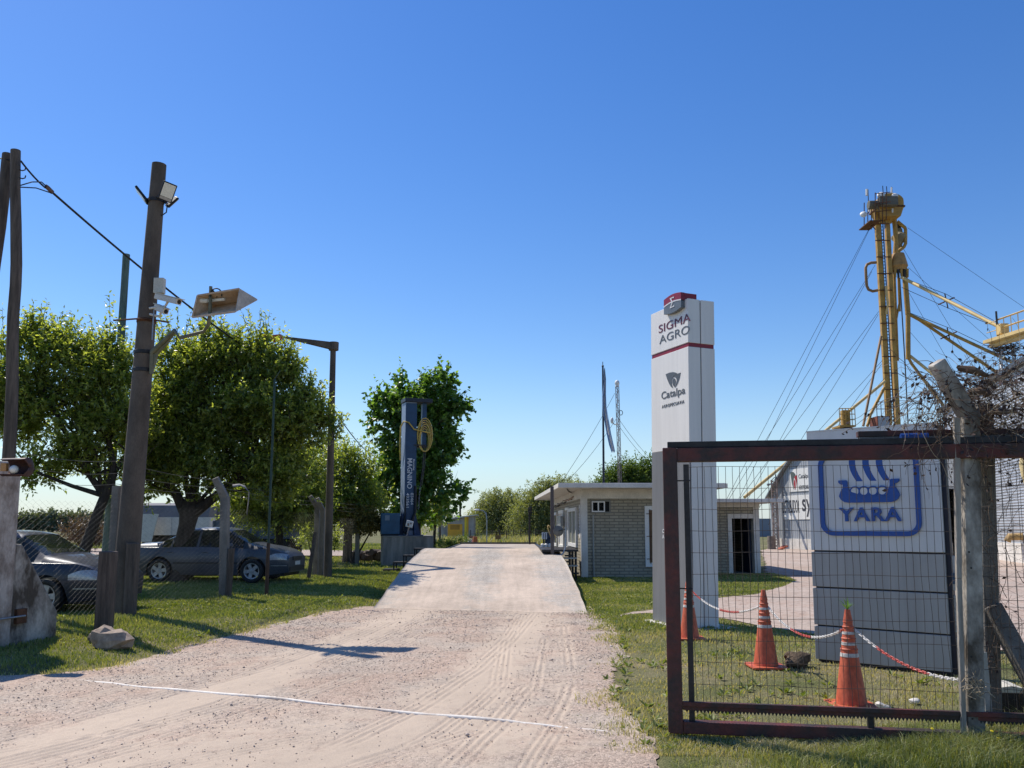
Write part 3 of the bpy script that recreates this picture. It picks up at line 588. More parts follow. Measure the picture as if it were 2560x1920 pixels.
# --- cables
def cable(a, b, sag, r, label, seed=0, n=28, name='cable'):
    a, b = Vector(a), Vector(b); mb = MB(); mb.tube([a.lerp(b, i / n) - V(0, 0, sag * 4 * (i / n) * (1 - i / n)) for i in range(n + 1)], r, 5)
    return tag(mb.build(name, MT['black'], smooth=60), label, 'cable')
lampY = 27.0; la = P(806, 990, lampY)
cable(P(52, 402, UY - .12), P(114, 470, UY + .4), .03, .018, 'short black cable from the pole top to the brown insulator')
mb = MB(); mb.tube([P(114, 462, UY + .4), P(118, 468, UY + .42), P(132, 482, UY + .5)], [.02, .045, .045], 8); tag(mb.build('insulator', M('brown insulator', (.22, .12, .08), .5, .2, 5), smooth=50), 'brown cable insulator hanging just right of the utility pole', 'insulator')
cable(P(132, 482, UY + .5), la, .28, .024, 'thick twisted black cable running down from the utility pole to the street lamp')
mb = MB(); mb.tube([P(50, 464, UY - .12), P(80, 455, UY), P(104, 455, UY + .3), P(132, 480, UY + .5)], .012, 5); mb.tube([P(50, 468, UY - .12), P(90, 470, UY + .1), P(132, 484, UY + .5)], .012, 5); tag(mb.build('cable', MT['black'], smooth=60), 'slack loop of thin black cables at the utility pole', 'cable')
cable(P(-40, 385, UY + .3), P(42, 402, UY), .02, .014, 'black cable entering from the left edge at the pole top')
cable(P(834, 1021, lampY), P(948, 1146, 44), .3, .02, 'black cable sloping from the street lamp into the broad leaved tree')

# --- concrete gate pillar with buttress at the left edge
b0, b1 = G(-70, 1648), G(141, 1609); bd = (b1 - b0).normalized(); bn = Vector((bd.y, -bd.x, 0))
if bn.y > 0: bn = -bn
def bp(u, v):
    p = hit(u, v, b0, bn); return ((p - b0).dot(bd), p.z)
gpz = thing('gate_pillar', tuple((b0 + b1) / 2), 'mottled concrete gate pillar with a sloping buttress at the left edge', 'gate pillar')
mb = MB(); poly_ = [bp(-70, 1648), bp(141, 1609), bp(144, 1528), bp(58, 1361), bp(30, 1358), bp(-70, 1358)]; poly_[0] = (poly_[0][0], -.15); poly_[1] = (poly_[1][0], -.15)
mb.prism(poly_, b0 - bn * .0, bd, (0, 0, 1), -.001); mb = MB(); mb.prism(poly_, b0 - bn * .34, bd, (0, 0, 1), .34 if bd.cross(V(0, 0, 1)).dot(bn) > 0 else -.34)
mb.build('buttress', MT['stained'], gpz, bevel=.025)
x0, zt_ = bp(-70, 1146); x1, _ = bp(43, 1250); mb = MB(); mb.prism([(x0 - .2, -.1), (x1, -.1), (x1, zt_), (x0 - .2, zt_)], b0 - bn * .36, bd, (0, 0, 1), .40 if bd.cross(V(0, 0, 1)).dot(bn) > 0 else -.40)
mb.build('post', M('mottled pillar concrete', (.20, .155, .12), .9, 0, 4, .8, 40, col2=(.50, .44, .38), thr=(.36, .60), stretch=(1, 1, .6)), gpz, bevel=.02)
k = hit(48, 1540, b0, bn); mb = MB(); mb.box(k + bn * .02, (.17, .05, .19), Matrix.Rotation(math.atan2(bd.y, bd.x), 3, 'Z')); mb.build('latch_bracket', MT['rust'], gpz)
mb = MB(); mb.tube([k + bn * .05 + bd * .05, k + bn * .07 - bd * .5], .013, 8); mb.build('latch_rod', MT['steel'], gpz)
# gate lamp on the pillar: a rusty half open can with a bulb in it
k = P(38, 1168, b0.y - .05); gl_ = thing('gate_lamp', tuple(k), 'rusty half open can lamp with a white bulb on top of the gate pillar', 'lamp')
mb = MB(); mb.lathe([(.115, -.16), (.118, .1), (.122, .17), (.06, .19), (.001, .19)], k, 24, (1, -.1, 0), math.pi * .3, math.pi * 1.72); 
hood = mb.build('hood', M('rusty lamp can', (.06, .025, .018), .6, .4, 5), gl_, 50); sm = hood.modifiers.new('thick', 'SOLIDIFY'); sm.thickness = .006
mb = MB(); mb.ball(k + V(.0, -.02, -.03), .055, 14, 10); mb.build('bulb', MT['lens'], gl_, 60)
mb = MB(); mb.boxb(k.x - .17, k.x - .1, k.y - .03, k.y + .03, k.z - .05, k.z + .05); mb.build('socket', M('amber socket', (.5, .27, .1), .5), gl_)
# --- short wooden posts and a rock
def wpost(v0, u0, v1, u1, r, label, m='postwood'):
    a = GL(u0, v0); b = P(u1, v1, a.y); mb = MB(); d = r * .8
    mb.beam(a - V(0, 0, .2), b, d * 2, d * 1.7, up=(0, 1, 0)); return tag(mb.build('wooden_post', MT[m], bevel=.02), label, 'post')
wpost(1584, 258, 1378, 272, .135, 'thick short wooden post beside the pale rock')
wpost(1541, 324, 1357, 333, .115, 'short wooden post just right of the concrete pole foot')
pr = GL(280, 1620); q = random.Random(4); bm_v = []
mb = MB(); mb.ball(pr + V(0, 0, .12), 1, 9, 6, (.23, .18, .16)); c = pr + V(0, 0, .12)
mb.v = [tuple(c + (Vector(p) - c) * (1 + .55 * float(vnoise(np.array(p[0] * 6), np.array(p[2] * 6 + p[1] * 4), 1, 6)) + .22 * float(vnoise(np.array(p[0] * 17), np.array(p[2] * 17 + p[1] * 9), 1, 8)))) for p in mb.v]
tag(mb.build('rock', M('pale rock', (.33, .255, .195), .9, .3, 7, .8, 30)), 'pale angular rock lying on the grass by the short post', 'rock')
mb = MB(); c = GL(250, 1606) + V(0, 0, .05); mb.ball(c, 1, 10, 7, (.15, .12, .09)); mb.v = [tuple(c + (Vector(p) - c) * (1 + .5 * float(vnoise(np.array(p[0] * 7), np.array(p[2] * 7), 1, 2)))) for p in mb.v]
tag(mb.build('rock', M('dark rock', (.20, .17, .14), .9, .25, 5, .6, 25), smooth=25), 'small brownish stone at the foot of the thick short post', 'rock')

# --- chain link fence along the drive
def chainlink(mb, a, b, z0, z1, d=.065, r=.0016, gfun=None, flop=.0):
    """diamond mesh between two base points"""
    a, b = Vector((a[0], a[1], 0)), Vector((b[0], b[1], 0)); Ln = (b - a).length; dr_ = (b - a) / Ln; nrm = Vector((-dr_.y, dr_.x, 0)); ncol = int(Ln / d); nz = int((z1 - z0) / d)
    for k in range(ncol):
        pts = []
        for i in range(nz * 2 + 1):
            s_ = (k + (.5 if (i % 2) == (k % 2) else -.5) + .5) * d + R_.uniform(-.004, .004); h = z0 + i * d / 2
            if s_ < 0 or s_ > Ln: s_ = min(max(s_, 0), Ln)
            p = a + dr_ * s_; g = gfun(p.x, p.y) if gfun else 0
            pts.append(p + V(0, 0, g + h) + nrm * (.012 * math.sin(s_ * 2.1 + h * 3) + .003 * (1 if i % 2 else -1)))
        n0 = len(mb.v)
        for i, p in enumerate(pts):
            for q in range(3): mb.v.append((p.x + dr_.x * r * math.cos(q * 2.09), p.y + dr_.y * r * math.cos(q * 2.09) + .0, p.z) if q == 0 else (p.x + (nrm.x if q == 1 else -nrm.x) * r - dr_.x * r * .5, p.y + (nrm.y if q == 1 else -nrm.y) * r - dr_.y * r * .5, p.z))
        for i in range(len(pts) - 1):
            for q in range(3):
                e = (q + 1) % 3; mb.f.append((n0 + i * 3 + q, n0 + i * 3 + e, n0 + i * 3 + 3 + e, n0 + i * 3 + 3 + q)); mb.m.append(mb.cur)
F0 = V(-7.12, 11.9, 0); F1 = V(mb0.x - .32, mb0.y + .2, 0); F2 = GL(560, 1494); F3 = GL(796, 1442); F4 = GL(893, 1412)
fence = thing('chain_link_fence', tuple(F1), 'long chain link fence with angled concrete posts along the left of the drive', 'fence')
for a, b, zt2, d in ((F0, F1, 2.0, .088), (F1, F2, 1.95, .085), (F2, F3, 1.95, .095), (F3, F4, 1.8, .10)):
    mb = MB(); chainlink(mb, a, b, .0, zt2, d, .0011, gzs); mb.build('mesh_panel', MT['wire'], fence)
def fpost(base, top, tip, w, m='concrete_dark'):
    mb = MB(); mb.beam(base - V(0, 0, .2), top, w, w, up=(0, 1, 0)); mb.beam(top - (top - base).normalized() * .04, tip, w * 1.0, w * .95, up=(0, 1, 0), w1=w * .8, h1=w * .75); mb.build('post', MT[m], fence, bevel=.012)
T2 = P(563, 1241, F2.y); A2 = P(538, 1195, F2.y - .12); fpost(F2, T2, A2, .17)
q0 = GL(788, 1441); T3 = P(794, 1266, q0.y); A3 = P(775, 1240, q0.y - .1); fpost(q0, T3, A3, .15)
q1 = GL(802, 1443); T3b = P(807, 1272, q1.y); fpost(q1, T3b, P(793, 1245, q1.y - .1), .14)
q2 = GL(893, 1412); mb = MB(); mb.beam(q2 - V(0, 0, .2), P(894, 1299, q2.y), .16, .15, up=(0, 1, 0)); mb.build('post', MT['concrete_dark'], fence, bevel=.012)
F1t = V(F1.x, F1.y, 2.35); mb = MB(); mb.beam(V(F1.x, F1.y, 0), F1t, .12, .12, up=(0, 1, 0)); mb.build('post', MT['concrete_dark'], fence)
for (u0, v0, u1, v1) in ((771, 1450, 788, 1331), (823, 1433, 811, 1338)):
    a = GL(u0, v0); mb = MB(); mb.beam(a, P(u1, v1, a.y + .4), .09, .08, up=(0, 1, 0)); mb.build('brace', MT['postwood'], fence)
for zf, wt in ((.15, 0), (.5, .5), (.9, .9)):   # barbed wires on the angled arms
    pts = [V(F0.x, F0.y, 2.25 + zf * .5), V(F1.x, F1.y, 2.3 + zf * .55), T2.lerp(A2, zf), T3.lerp(A3, zf), V(q2.x, q2.y, 2.1 + zf * .4)]
    mb = MB(); full = []
    for a, b in zip(pts[:-1], pts[1:]): full += [a.lerp(b, i / 8) - V(0, 0, .06 * 4 * (i / 8) * (1 - i / 8)) for i in range(8)]
    mb.tube(full + [pts[-1]], .004, 4); mb.build('barbed_wire', MT['wire'], fence)
wpost(1495, 570, 1370, 579, .075, 'slim dark wooden post leaning on the angled concrete fence post')
mb = MB(); a = T2.lerp(A2, .5) + V(.35, .2, .02); q = random.Random(2); pts = [a + V(-.15, 0, .02), a + V(0, 0, .06), a + V(.12, .02, 0), a + V(.2, .03, -.1), a + V(.2, .03, -.35), a + V(.17, .03, -.6)]
wv = []; wf = []
for i, p in enumerate(pts): wv += [p + V(-.012, .02, .03 * (1 - i % 2 * .7)), p + V(.012 + .02 * (i % 2), -.02, -.035)]
mb.add(wv, [(2 * i, 2 * i + 1, 2 * i + 3, 2 * i + 2) for i in range(len(pts) - 1)]); rag = mb.build('plastic_rag', M('grey plastic rag', (.20, .19, .185), .8, .3, 9), smooth=80); rag.modifiers.new('t', 'SOLIDIFY').thickness = .004
tag(rag, 'torn grey plastic rag caught on the barbed wire', 'rag')
# --- thin green steel pole
a = GL(666, 1491); b = P(687, 948, a.y); mk = a.lerp(b, .24); gs = thing('steel_pole', tuple(a), 'thin dark green steel pole with a brown foot in front of the car', 'pole')
mb = MB(); mb.tube([mk, b], [.028, .024], 10); mb.tube([b, b + V(.12, .0, .2)], .008, 5); mb.build('pole', M('dark green paint', (.018, .05, .04), .45, .2, 5), gs, 50)
mb = MB(); mb.tube([a - V(0, 0, .2), mk], [.045, .04], 10); mb.build('foot', M('brown painted foot', (.07, .04, .025), .7, .2, 5), gs, 50)
# --- street lamp
a = GL(819, 1446); lampY = a.y; b = P(833, 866, lampY); st = thing('street_lamp', tuple(a), 'brown concrete street lamp post with a tapered arm and red lamp head', 'street lamp')
mb = MB(); mb.tube([a - V(0, 0, .2), b], [.125, .085], 16); mb.build('post', MT['poleconc'], st, 50)
c0 = P(838, 866, lampY); mb = MB(); mb.tube([P(834, 876, lampY), P(834, 856, lampY)], [.15, .16], 16); mb.beam(P(836, 866, lampY), P(709, 843, lampY - .6), .2, .22, w1=.06, h1=.05); mb.build('arm', MT['poleconc'], st, bevel=.01)
mb = MB(); mb.tube([P(709, 843, lampY - .6), P(702, 843, lampY - .62)], .03, 8); mb.build('neck', MT['steel'], st)
hd = P(692, 845, lampY - .65); mb = MB(); mb.box(hd, (.30, .22, .17), Matrix.Rotation(-.12, 3, 'Y')); mb.box(hd + V(-.03, 0, -.09), (.16, .2, .06), Matrix.Rotation(-.12, 3, 'Y')); mb.box(hd + V(-.33, 0, .06), (.4, .16, .07), Matrix.Rotation(.22, 3, 'Y')); mb.build('lamp_head', M('red lamp plastic', (.42, .055, .03), .5, .2, 5), st, bevel=.02)
mb = MB(); mb.box(hd + V(-.3, 0, -.03), (.26, .15, .10), Matrix.Rotation(.2, 3, 'Y')); mb.build('lamp_glass', MT['lens'], st, bevel=.02)
w0 = P(820, 985, lampY); mb = MB(); mb.tube([w0 + V(.15, -.05, .04), w0 + V(-.1, -.1, .06), w0, w0 + V(-.18, -.05, -.15), w0 + V(-.2, 0, -.45), w0 + V(-.05, 0, -.6), w0 + V(.05, 0, -.4), w0 + V(.06, 0, -.1)], .012, 5); mb.build('wire_loop', MT['wire'], st, 50)

# ------------------------------------------------------------------ cars
def car(loc, rz, paint, label, rimw=.205, dirty=None):
    root = thing('parked_car', loc, label, 'car', 'cars parked behind the fence', rz)
    Ln, HW, WB, WR = 2.19, .865, 1.255, .315
    tx = [-2.19, -2.12, -1.95, -1.5, -1.32, -.72, -.35, .05, .35, .55, 1.12, 1.2, 1.6, 1.95, 2.1, 2.19]
    tz = [.86, .98, 1.03, 1.055, 1.075, 1.385, 1.445, 1.455, 1.43, 1.385, 1.045, 1.015, .945, .855, .775, .68]
    def ztop(x): return float(np.interp(x, tx, tz))
    def wid(x): return HW * (1 - .21 * abs(x / Ln) ** 4.5)
    def zbot(x):
        z = .21 + .06 * max(0, (abs(x) - 1.7) / .5)
        for xw in (WB, -WB):
            if abs(x - xw) < .375: z = max(z, WR + math.sqrt(.375 ** 2 - (x - xw) ** 2))
        return z
    def belt(x): return min(.90 - .012 * x, ztop(x) - .03)
    def side(x, z):
        w = wid(x); b = belt(x); w -= .07 * max(0, (.5 - z) / .3) ** 1.5
        if z > .62: w -= .045 * ((z - .62) / max(.05, b - .62)) ** 2
        return w
    sx = sorted(set([round(x, 4) for x in np.linspace(-Ln, Ln, 74)] + tx + [WB - .374, WB + .374, -WB - .374, -WB + .374]))
    rings = []
    for x in sx:
        zb, b, zt = zbot(x), belt(x), ztop(x); g = min(1, max(0, (zt - b - .03) / .4)); w = wid(x); ring = []
        for f in (0, .12, .3, .5, .7, .86, 1): z = zb + (b - zb) * f; ring.append((side(x, z), z))
        wb_ = ring[-1][0]
        ring.append((wb_ - .012 - .02 * (1 - g), b + (zt - b) * (.06 if g > 0 else .35)))
        ring.append((wb_ - .02 - .10 * g - .03 * (1 - g), b + (zt - b) * (.45 if g > 0 else .65)))
        ring.append((wb_ - .06 - .18 * g - .04 * (1 - g), zt - .055 * g - .012)); ring.append((wb_ - .14 - .20 * g - .1 * (1 - g), zt - .012)); ring.append((.3, zt + .004)); ring.append((0, zt + .008))
        rings.append(ring)
    k = len(rings[0]); body, side_w, fw, rw = MB(), [MB(), MB(), MB(), MB()], MB(), MB()
    for sg in (1, -1):
        P3 = lambda i, j: V(sx[i], sg * rings[i][j][0], rings[i][j][1])
        for i in range(len(sx) - 1):
            xm = (sx[i] + sx[i + 1]) / 2; gl = min(ztop(sx[i]) - belt(sx[i]), ztop(sx[i + 1]) - belt(sx[i + 1]))
            for j in range(k - 1):
                q = [P3(i, j), P3(i + 1, j), P3(i + 1, j + 1), P3(i, j + 1)]
                if sg > 0: q.reverse()
                tgt = body
                if j in (7, 8) and gl > .17 and -1.22 < xm < .98 and not (-.30 < xm < -.19) and not (-.98 < xm < -.92): tgt = side_w[(0 if xm > -.25 else 1) + (2 if sg < 0 else 0)]
                elif j >= 9 and .57 < xm < 1.1 : tgt = fw
                elif j >= 9 and -1.28 < xm < -.76: tgt = rw
                if tgt is not body:
                    n = (q[1] - q[0]).cross(q[2] - q[0]).normalized(); q = [p - n * .006 for p in q]
                tgt.add(q, [(0, 1, 2, 3)])
        for i, fl in ((0, 1), (len(sx) - 1, -1)):
            ps = [P3(i, j) for j in range(k)] + [V(sx[i], 0, rings[i][0][1])]; body.add(ps, [tuple(range(k + 1)) if fl * sg < 0 else tuple(reversed(range(k + 1)))])
    bo = body.build('body', paint, root, world=False)
    import bmesh
    def weld(o, ang=32):
        bm = bmesh.new(); bm.from_mesh(o.data); bmesh.ops.remove_doubles(bm, verts=bm.verts, dist=.0015); bmesh.ops.recalc_face_normals(bm, faces=bm.faces) if False else None; bm.to_mesh(o.data); bm.free()
        o.data.polygons.foreach_set('use_smooth', [True] * len(o.data.polygons)); o.data.set_sharp_from_angle(angle=rad(ang))
    weld(bo)
    for m in side_w: weld(m.build('side_window', MT['carglass'], root, world=False))
    weld(fw.build('windshield', MT['carglass'], root, world=False)); weld(rw.build('rear_window', MT['carglass'], root, world=False))
    mb = MB(); mb.boxb(-2.05, 2.05, -.62, .62, .17, .62); mb.build('underbody', MT['black'], root, world=False)
    mb = MB()
    for x in (-.5, .35):
        for y in (.36, -.36): mb.boxb(x - .28, x + .25, y - .24, y + .24, .45, .68); mb.box((x - .26, y, .85), (.14, .46, .62), Matrix.Rotation(-.2, 3, 'Y')); mb.box((x - .33, y, 1.2), (.09, .24, .17))
    mb.build('seats', MT['black'], root, world=False, bevel=.03)
    trim = M('car trim', (.02, .02, .022), .5)
    for sg in (1, -1):
        for xw in (WB, -WB):
            y = sg * (HW - .005); wl = thing('wheel', (0, 0, 0), None, None); bpy.data.objects.remove(wl)
            mb = MB(); prof = [(rimw + .004, -.07), (rimw + .02, -.012), (.27, .0), (.300, -.012), (WR, -.05), (WR, -.15), (.29, -.19), (.2, -.19)]
            mb.lathe(prof, (xw, y, WR), 36, (0, sg, 0)); wo = mb.build('wheel', MT['black'], root, 40, world=False)
            mb = MB(); mb.lathe([(rimw + .005, -.012), (rimw - .02, -.02), (rimw - .035, -.07), (rimw - .035, -.16)], (xw, y, WR), 36, (0, sg, 0))
            a0 = R_.random()
            for i in range(5):
                th = a0 + i * 2 * math.pi / 5; dx, dz = math.cos(th), math.sin(th); c0 = V(xw, y - sg * .035, WR)
                mb.beam(c0 + V(dx, 0, dz) * .03, c0 + V(dx, 0, dz) * (rimw - .01) + V(0, sg * .01, 0), .085, .025, up=(0, 1, 0), w1=.10, h1=.025)
            mb.lathe([(.06, -.02), (.05, -.006), (.001, -.004)], (xw, y, WR), 16, (0, sg, 0)); mb.build('rim', M('alloy rim', (.42, .41, .40), .4, .15, 6, metal=.5), wo, 40, world=False)
            mb = MB(); mb.lathe([(rimw - .036, -.1), (.001, -.1)], (xw, y, WR), 20, (0, sg, 0)); mb.build('brake_disc', MT['darksteel'], wo, world=False)
        # lamps projected on the flanks
        def patch(name, m, x0, x1, zlo, zhi, n=14, off=.007):
            mb = MB(); vs = []; 
            for i in range(n + 1):
                x = x0 + (x1 - x0) * i / n; t = i / n
                for j in range(5): z = zlo(t) + (zhi(t) - zlo(t)) * j / 4; vs.append((x, sg * (side(x, z) + off), z))
            mb.add(vs, [(i * 5 + j, i * 5 + 5 + j, i * 5 + 6 + j, i * 5 + 1 + j) if sg < 0 else (i * 5 + j, i * 5 + 1 + j, i * 5 + 6 + j, i * 5 + 5 + j) for i in range(n) for j in range(4)]); return mb.build(name, m, root, 40, world=False)
        patch('headlight', MT['headlens'], 1.66, 2.15, lambda t: .60 + .0 * t, lambda t: .62 + .155 * math.sin(math.pi * min(1, .12 + t * .62)) ** .8)
        patch('taillight', MT['taillens'], -2.18, -1.93, lambda t: .62, lambda t: .88 - .05 * t)
        patch('side_strip', trim, -.86, .86, lambda t: .50, lambda t: .545, off=.009); patch('bumper_strip', MT['steel'], 1.75, 2.15, lambda t: .44, lambda t: .462, off=.009)
        for x in (.0, -.95):
            mb = MB(); y = side(x, .80) * sg; mb.tube([(x - .09, y, .80), (x - .08, y + sg * .03, .805), (x + .05, y + sg * .03, .805), (x + .06, y, .80)], .014, 6); mb.build('door_handle', paint, root, 50, world=False)
        mb = MB(); y = side(.72, .9) * sg; mb.ball((.70, y + sg * .10, .97), 1, 12, 8, (.07, .11, .075)); mb.tube([(.74, y - sg * .03, .93), (.72, y + sg * .06, .95)], .02, 6); mb.build('mirror', paint, root, 60, world=False)
        for x in (-.245, -.95 if False else -.245):
            pass
    mb = MB(); mb.boxb(2.185, 2.205, -.36, .36, .58, .68)
    for z in (.60, .625, .65): mb.boxb(2.205, 2.212, -.35, .35, z - .004, z + .004)
    mb.build('grille', trim, root, world=False)
    mb = MB(); mb.boxb(2.185, 2.20, -.6, .6, .30, .42); mb.build('lower_grille', trim, root, world=False)
    mb = MB(); mb.boxb(2.2, 2.212, -.2, .2, .45, .55); mb.build('licence_plate', MT['offwhite'], root, world=False)
    mb = MB(); mb.boxb(-2.215, -2.185, -.66, .66, .42, .5); mb.build('rear_bumper', trim, root, world=False)
    return root
MT['headlens'] = M('headlight lens', (.34, .36, .38), .12, .25, 9, spec=.8, coat=1); MT['taillens'] = M('tail light lens', (.22, .012, .012), .15, .1, 6, coat=1)
def carpaint(name, col, dust): return M(name, col, .42, 0, 1.7, metal=.1, col2=dust, thr=(.35, .8), coat=.35, bscale=20)
c2 = GL(532, 1458)
ca = G(393, 1452, .13); cb = G(631, 1462, .13); rot = math.atan2(cb.y - ca.y, cb.x - ca.x); mid = (ca + cb) / 2
off = Vector((-math.sin(rot), math.cos(rot), 0)) * .865
rot = rad(-4); near = (P(393, 1421, 22.2) + P(631, 1430, 21.95)) / 2; off = V(-math.sin(rot), math.cos(rot), 0) * .865
car((near.x + off.x, near.y + off.y, .14), rot, carpaint('grey blue car paint', (.042, .05, .068), (.085, .09, .10)), 'grey blue sedan seen side on behind the fence and the tree trunk')
print('CAR2', mid, rot)
fr = P(206, 1436, 14.6); rz = rad(-6); fw_ = Vector((math.cos(rz), math.sin(rz), 0)); cpos = fr - fw_ * 1.9 + Vector((-math.sin(rz), math.cos(rz), 0)) * .78
car((cpos.x, cpos.y, .10), rz, carpaint('dark navy car paint', (.010, .015, .032), (.028, .034, .05)), 'dark navy sedan nosing toward the drive behind the left gate pillar')
# ------------------------------------------------------------------ trailers beyond the trees
def trailer(label, u0, u1, vb, vt, vt2, Y, bodym, topm, nw=3):
    a, b = P(u0, vb, Y), P(u1, vb, Y); zb = a.z; z1 = P(u0, vt, Y).z; z2 = P(u0, vt2, Y).z; r = thing('grain_trailer', (a.x, Y, .13), label, 'trailer')
    mb = MB(); mb.boxb(a.x, b.x, Y, Y + 2.5, zb, z1)
    n = int((b.x - a.x) / .8)
    for i in range(n + 1): x = a.x + (b.x - a.x) * i / n; mb.boxb(x - .035, x + .035, Y - .05, Y - .001, zb, z1)
    mb.build('side_boards', bodym, r)
    mb = MB(); mb.prism([(0, 0), (2.5, 0), (2.3, (z2 - z1) * .8), (1.25, z2 - z1), (.2, (z2 - z1) * .8)], (b.x - .05, Y, z1 + .003), (0, 1, 0), (0, 0, 1), -(b.x - a.x - .1)); mb.build('tarpaulin', topm, r)
    mb = MB(); mb.boxb(a.x + .2, b.x - .2, Y + .5, Y + 2, zb - .28, zb - .003); mb.build('chassis', MT['black'], r)
    for i in range(nw):
        for yy in (Y + .15, Y + 2.1):
            x = b.x - .9 - i * 1.25 if i < 2 else a.x + .9
            mb = MB(); mb.lathe([(.001, -.02), (.28, -.02), (.3, .0), (.48, -.02), (.52, -.08), (.52, -.24), (.45, -.28)], (x, yy, .13 + .52), 24, (0, -1, 0)); mb.build('wheel', MT['black'], r, 40)
trailer('white sided trailer under a grey cover far behind the tree trunk', 330, 522, 1338, 1293, 1256, 41, MT['offwhite'], M('grey tarpaulin', (.17, .165, .165), .8, .15, 1.5))
trailer('dark blue trailer standing in the shade behind the car', 533, 745, 1347, 1302, 1262, 35.5, M('faded blue boards', (.075, .10, .145), .7, .3, 2), M('brown load cover', (.14, .10, .085), .8, .2, 2))
mb = MB(); a = P(362, 1316, 40.4); mb.prism([(-.32, -.75), (.42, -.75), (.62, .6), (-.18, .6)], a, (1, 0, 0), (0, .15, .99), .04); tag(mb.build('white_board', MT['cream']), 'tilted blank pale board in front of the white sided trailer', 'board')
mb = MB(); q = random.Random(9)
c = GL(922, 1405)
for i in range(16):
    p = c + V(q.uniform(-.45, .55), q.uniform(-.2, .4), .1 + q.uniform(0, .4)); d = V(q.uniform(-.3, .3), q.uniform(-1, 1), q.uniform(-.1, .1)).normalized() * .35
    t_ = MB(); t_.tube([p - d, p + d], [.10 + q.random() * .06] * 2, 9); tag(t_.build('log', MT['postwood'], smooth=40), 'cut log in the low wood heap left of the concrete block', 'log', 'logs heaped left of the concrete block')
# ================================================================== MIDDLE: SAMPLER COLUMN, STEPS, SHED
bk = GL(957, 1416); BY = bk.y; RZ = rad(12)
blk = thing('concrete_block', tuple(bk), 'grey concrete plinth block beside the ramp carrying the blue column', 'plinth', rz=RZ)
bw_ = (P(1081, 1342, BY).x - P(958, 1342, BY).x) / math.cos(RZ); bh = P(958, 1342, BY).z - bk.z
mb = MB(); mb.boxb(0, bw_, 0, 1.7, -.2, bh); mb.build('block', M('board marked concrete', (.25, .235, .21), .9, .35, 1.6, .4, 30, stretch=(3, 3, .4)), blk, world=False, bevel=.015)
mb = MB(); mb.boxb(-.02, bw_ + .02, -.02, 1.72, bh + .001, bh + .035); mb.build('top_slab', MT['concrete'], blk, world=False, bevel=.01)
TOPZ = bk.z + bh + .036
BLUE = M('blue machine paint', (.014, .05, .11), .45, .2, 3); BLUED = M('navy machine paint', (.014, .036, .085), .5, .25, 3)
cY = BY + .95; cb_ = P(1020, 1342, cY); colm = thing('sampling_column', (cb_.x, cY, TOPZ), 'tall blue steel weighing company column with white lettering on the concrete plinth', 'column', rz=rad(22))
ztop = P(1030, 1007, cY).z - TOPZ; w = .46
def zc(v): return P(1030, v, cY).z - TOPZ
mb = MB(); mb.boxb(-w / 2, w / 2, -w / 2, w / 2 + .18, 0, ztop); mb.build('column', M('blue paint with painted sunlight', (.20, .255, .35), .5, .15, 2), colm, world=False, bevel=.012)  # paler blue paints the sunlight of the left face into the column colour
mb = MB(); mb.boxb(-w / 2 + .012, w / 2 + .004, -w / 2 - .006, -w / 2 - .0005, .2, ztop - .05); mb.build('painted_shade_front', BLUE, colm, world=False)  # thin dark sheet paints the shaded tone of the column front
mb = MB()
for a in range(4):
    Rm = Matrix.Rotation(a * math.pi / 2, 3, 'Z')
    for off in (-.15, .15):
        vs = [Rm @ V(w / 2 + .001, off - .01, 0), Rm @ V(w / 2 + .24, off - .01, 0), Rm @ V(w / 2 + .001, off - .01, .95)]; mb.add(vs + [p + Rm @ V(0, .02, 0) for p in vs], [(0, 1, 2), (5, 4, 3), (0, 3, 4, 1), (1, 4, 5, 2), (2, 5, 3, 0)])
mb.boxb(-w / 2 - .26, w / 2 + .26, -w / 2 - .26, w / 2 + .26, .001, .03); mb.build('base_flare', BLUED, colm, world=False)
mb = MB(); mb.boxb(-w / 2 - .05, w / 2 + .62, -w / 2 - .12, w / 2 + .12, ztop + .001, ztop + .15); mb.build('head_plate', M('dark head plate', (.014, .018, .03), .5), colm, world=False, bevel=.01)
cx2 = w / 2 + .36; zlow = zc(1111)
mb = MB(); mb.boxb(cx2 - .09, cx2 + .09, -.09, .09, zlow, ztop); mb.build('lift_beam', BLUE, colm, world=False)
mb = MB(); mb.boxb(w / 2 + .002, cx2 + .16, -.14, .14, zlow - .12, zlow - .001); mb.boxb(w / 2 - .1, cx2 - .0, -.28, -.24, zlow - .06, zlow - .02); mb.build('carriage', MT['darksteel'], colm, world=False)
HOSE = M('yellow hose', (.52, .36, .075), .5, .15, 6)
for k in range(6):
    mb = MB(); rx_, rz_ = .17 + .028 * k, .45 + .045 * k; cz = (zc(1054) + zc(1135)) / 2 + .04 * (k - 2)
    mb.tube([V(cx2 - .02 + rx_ * math.cos(t * math.pi / 12) * 1.0, -.17 - .04 * (k % 3), cz + rz_ * math.sin(t * math.pi / 12)) for t in range(25)], .022, 6); mb.build('hose_loop', HOSE, colm, 60, world=False)
mb = MB(); mb.tube([V(cx2 + .2, -.26, zc(1082)), V(.1, -.32, zc(1075)), V(-.12, -.3, zc(1058)), V(-.30, -.2, zc(1056)), V(-.36, 0, zc(1068)), V(-.36, .1, zc(1110)), V(-.3, .22, zc(1150))], .03, 8); mb.build('hose', HOSE, colm, 60, world=False)
mb = MB(); mb.tube([V(cx2, -.05, zlow - .1), V(cx2 - .05, -.1, zc(1170)), V(cx2 - .16, -.15, zc(1215))], .024, 6); mb.tube([V(cx2 + .06, -.05, zlow - .1), V(cx2 + .03, -.1, zc(1160)), V(cx2 - .1, -.15, zc(1215))], .018, 6); mb.build('probe_rod', MT['darksteel'], colm, 50, world=False)
mb = MB()
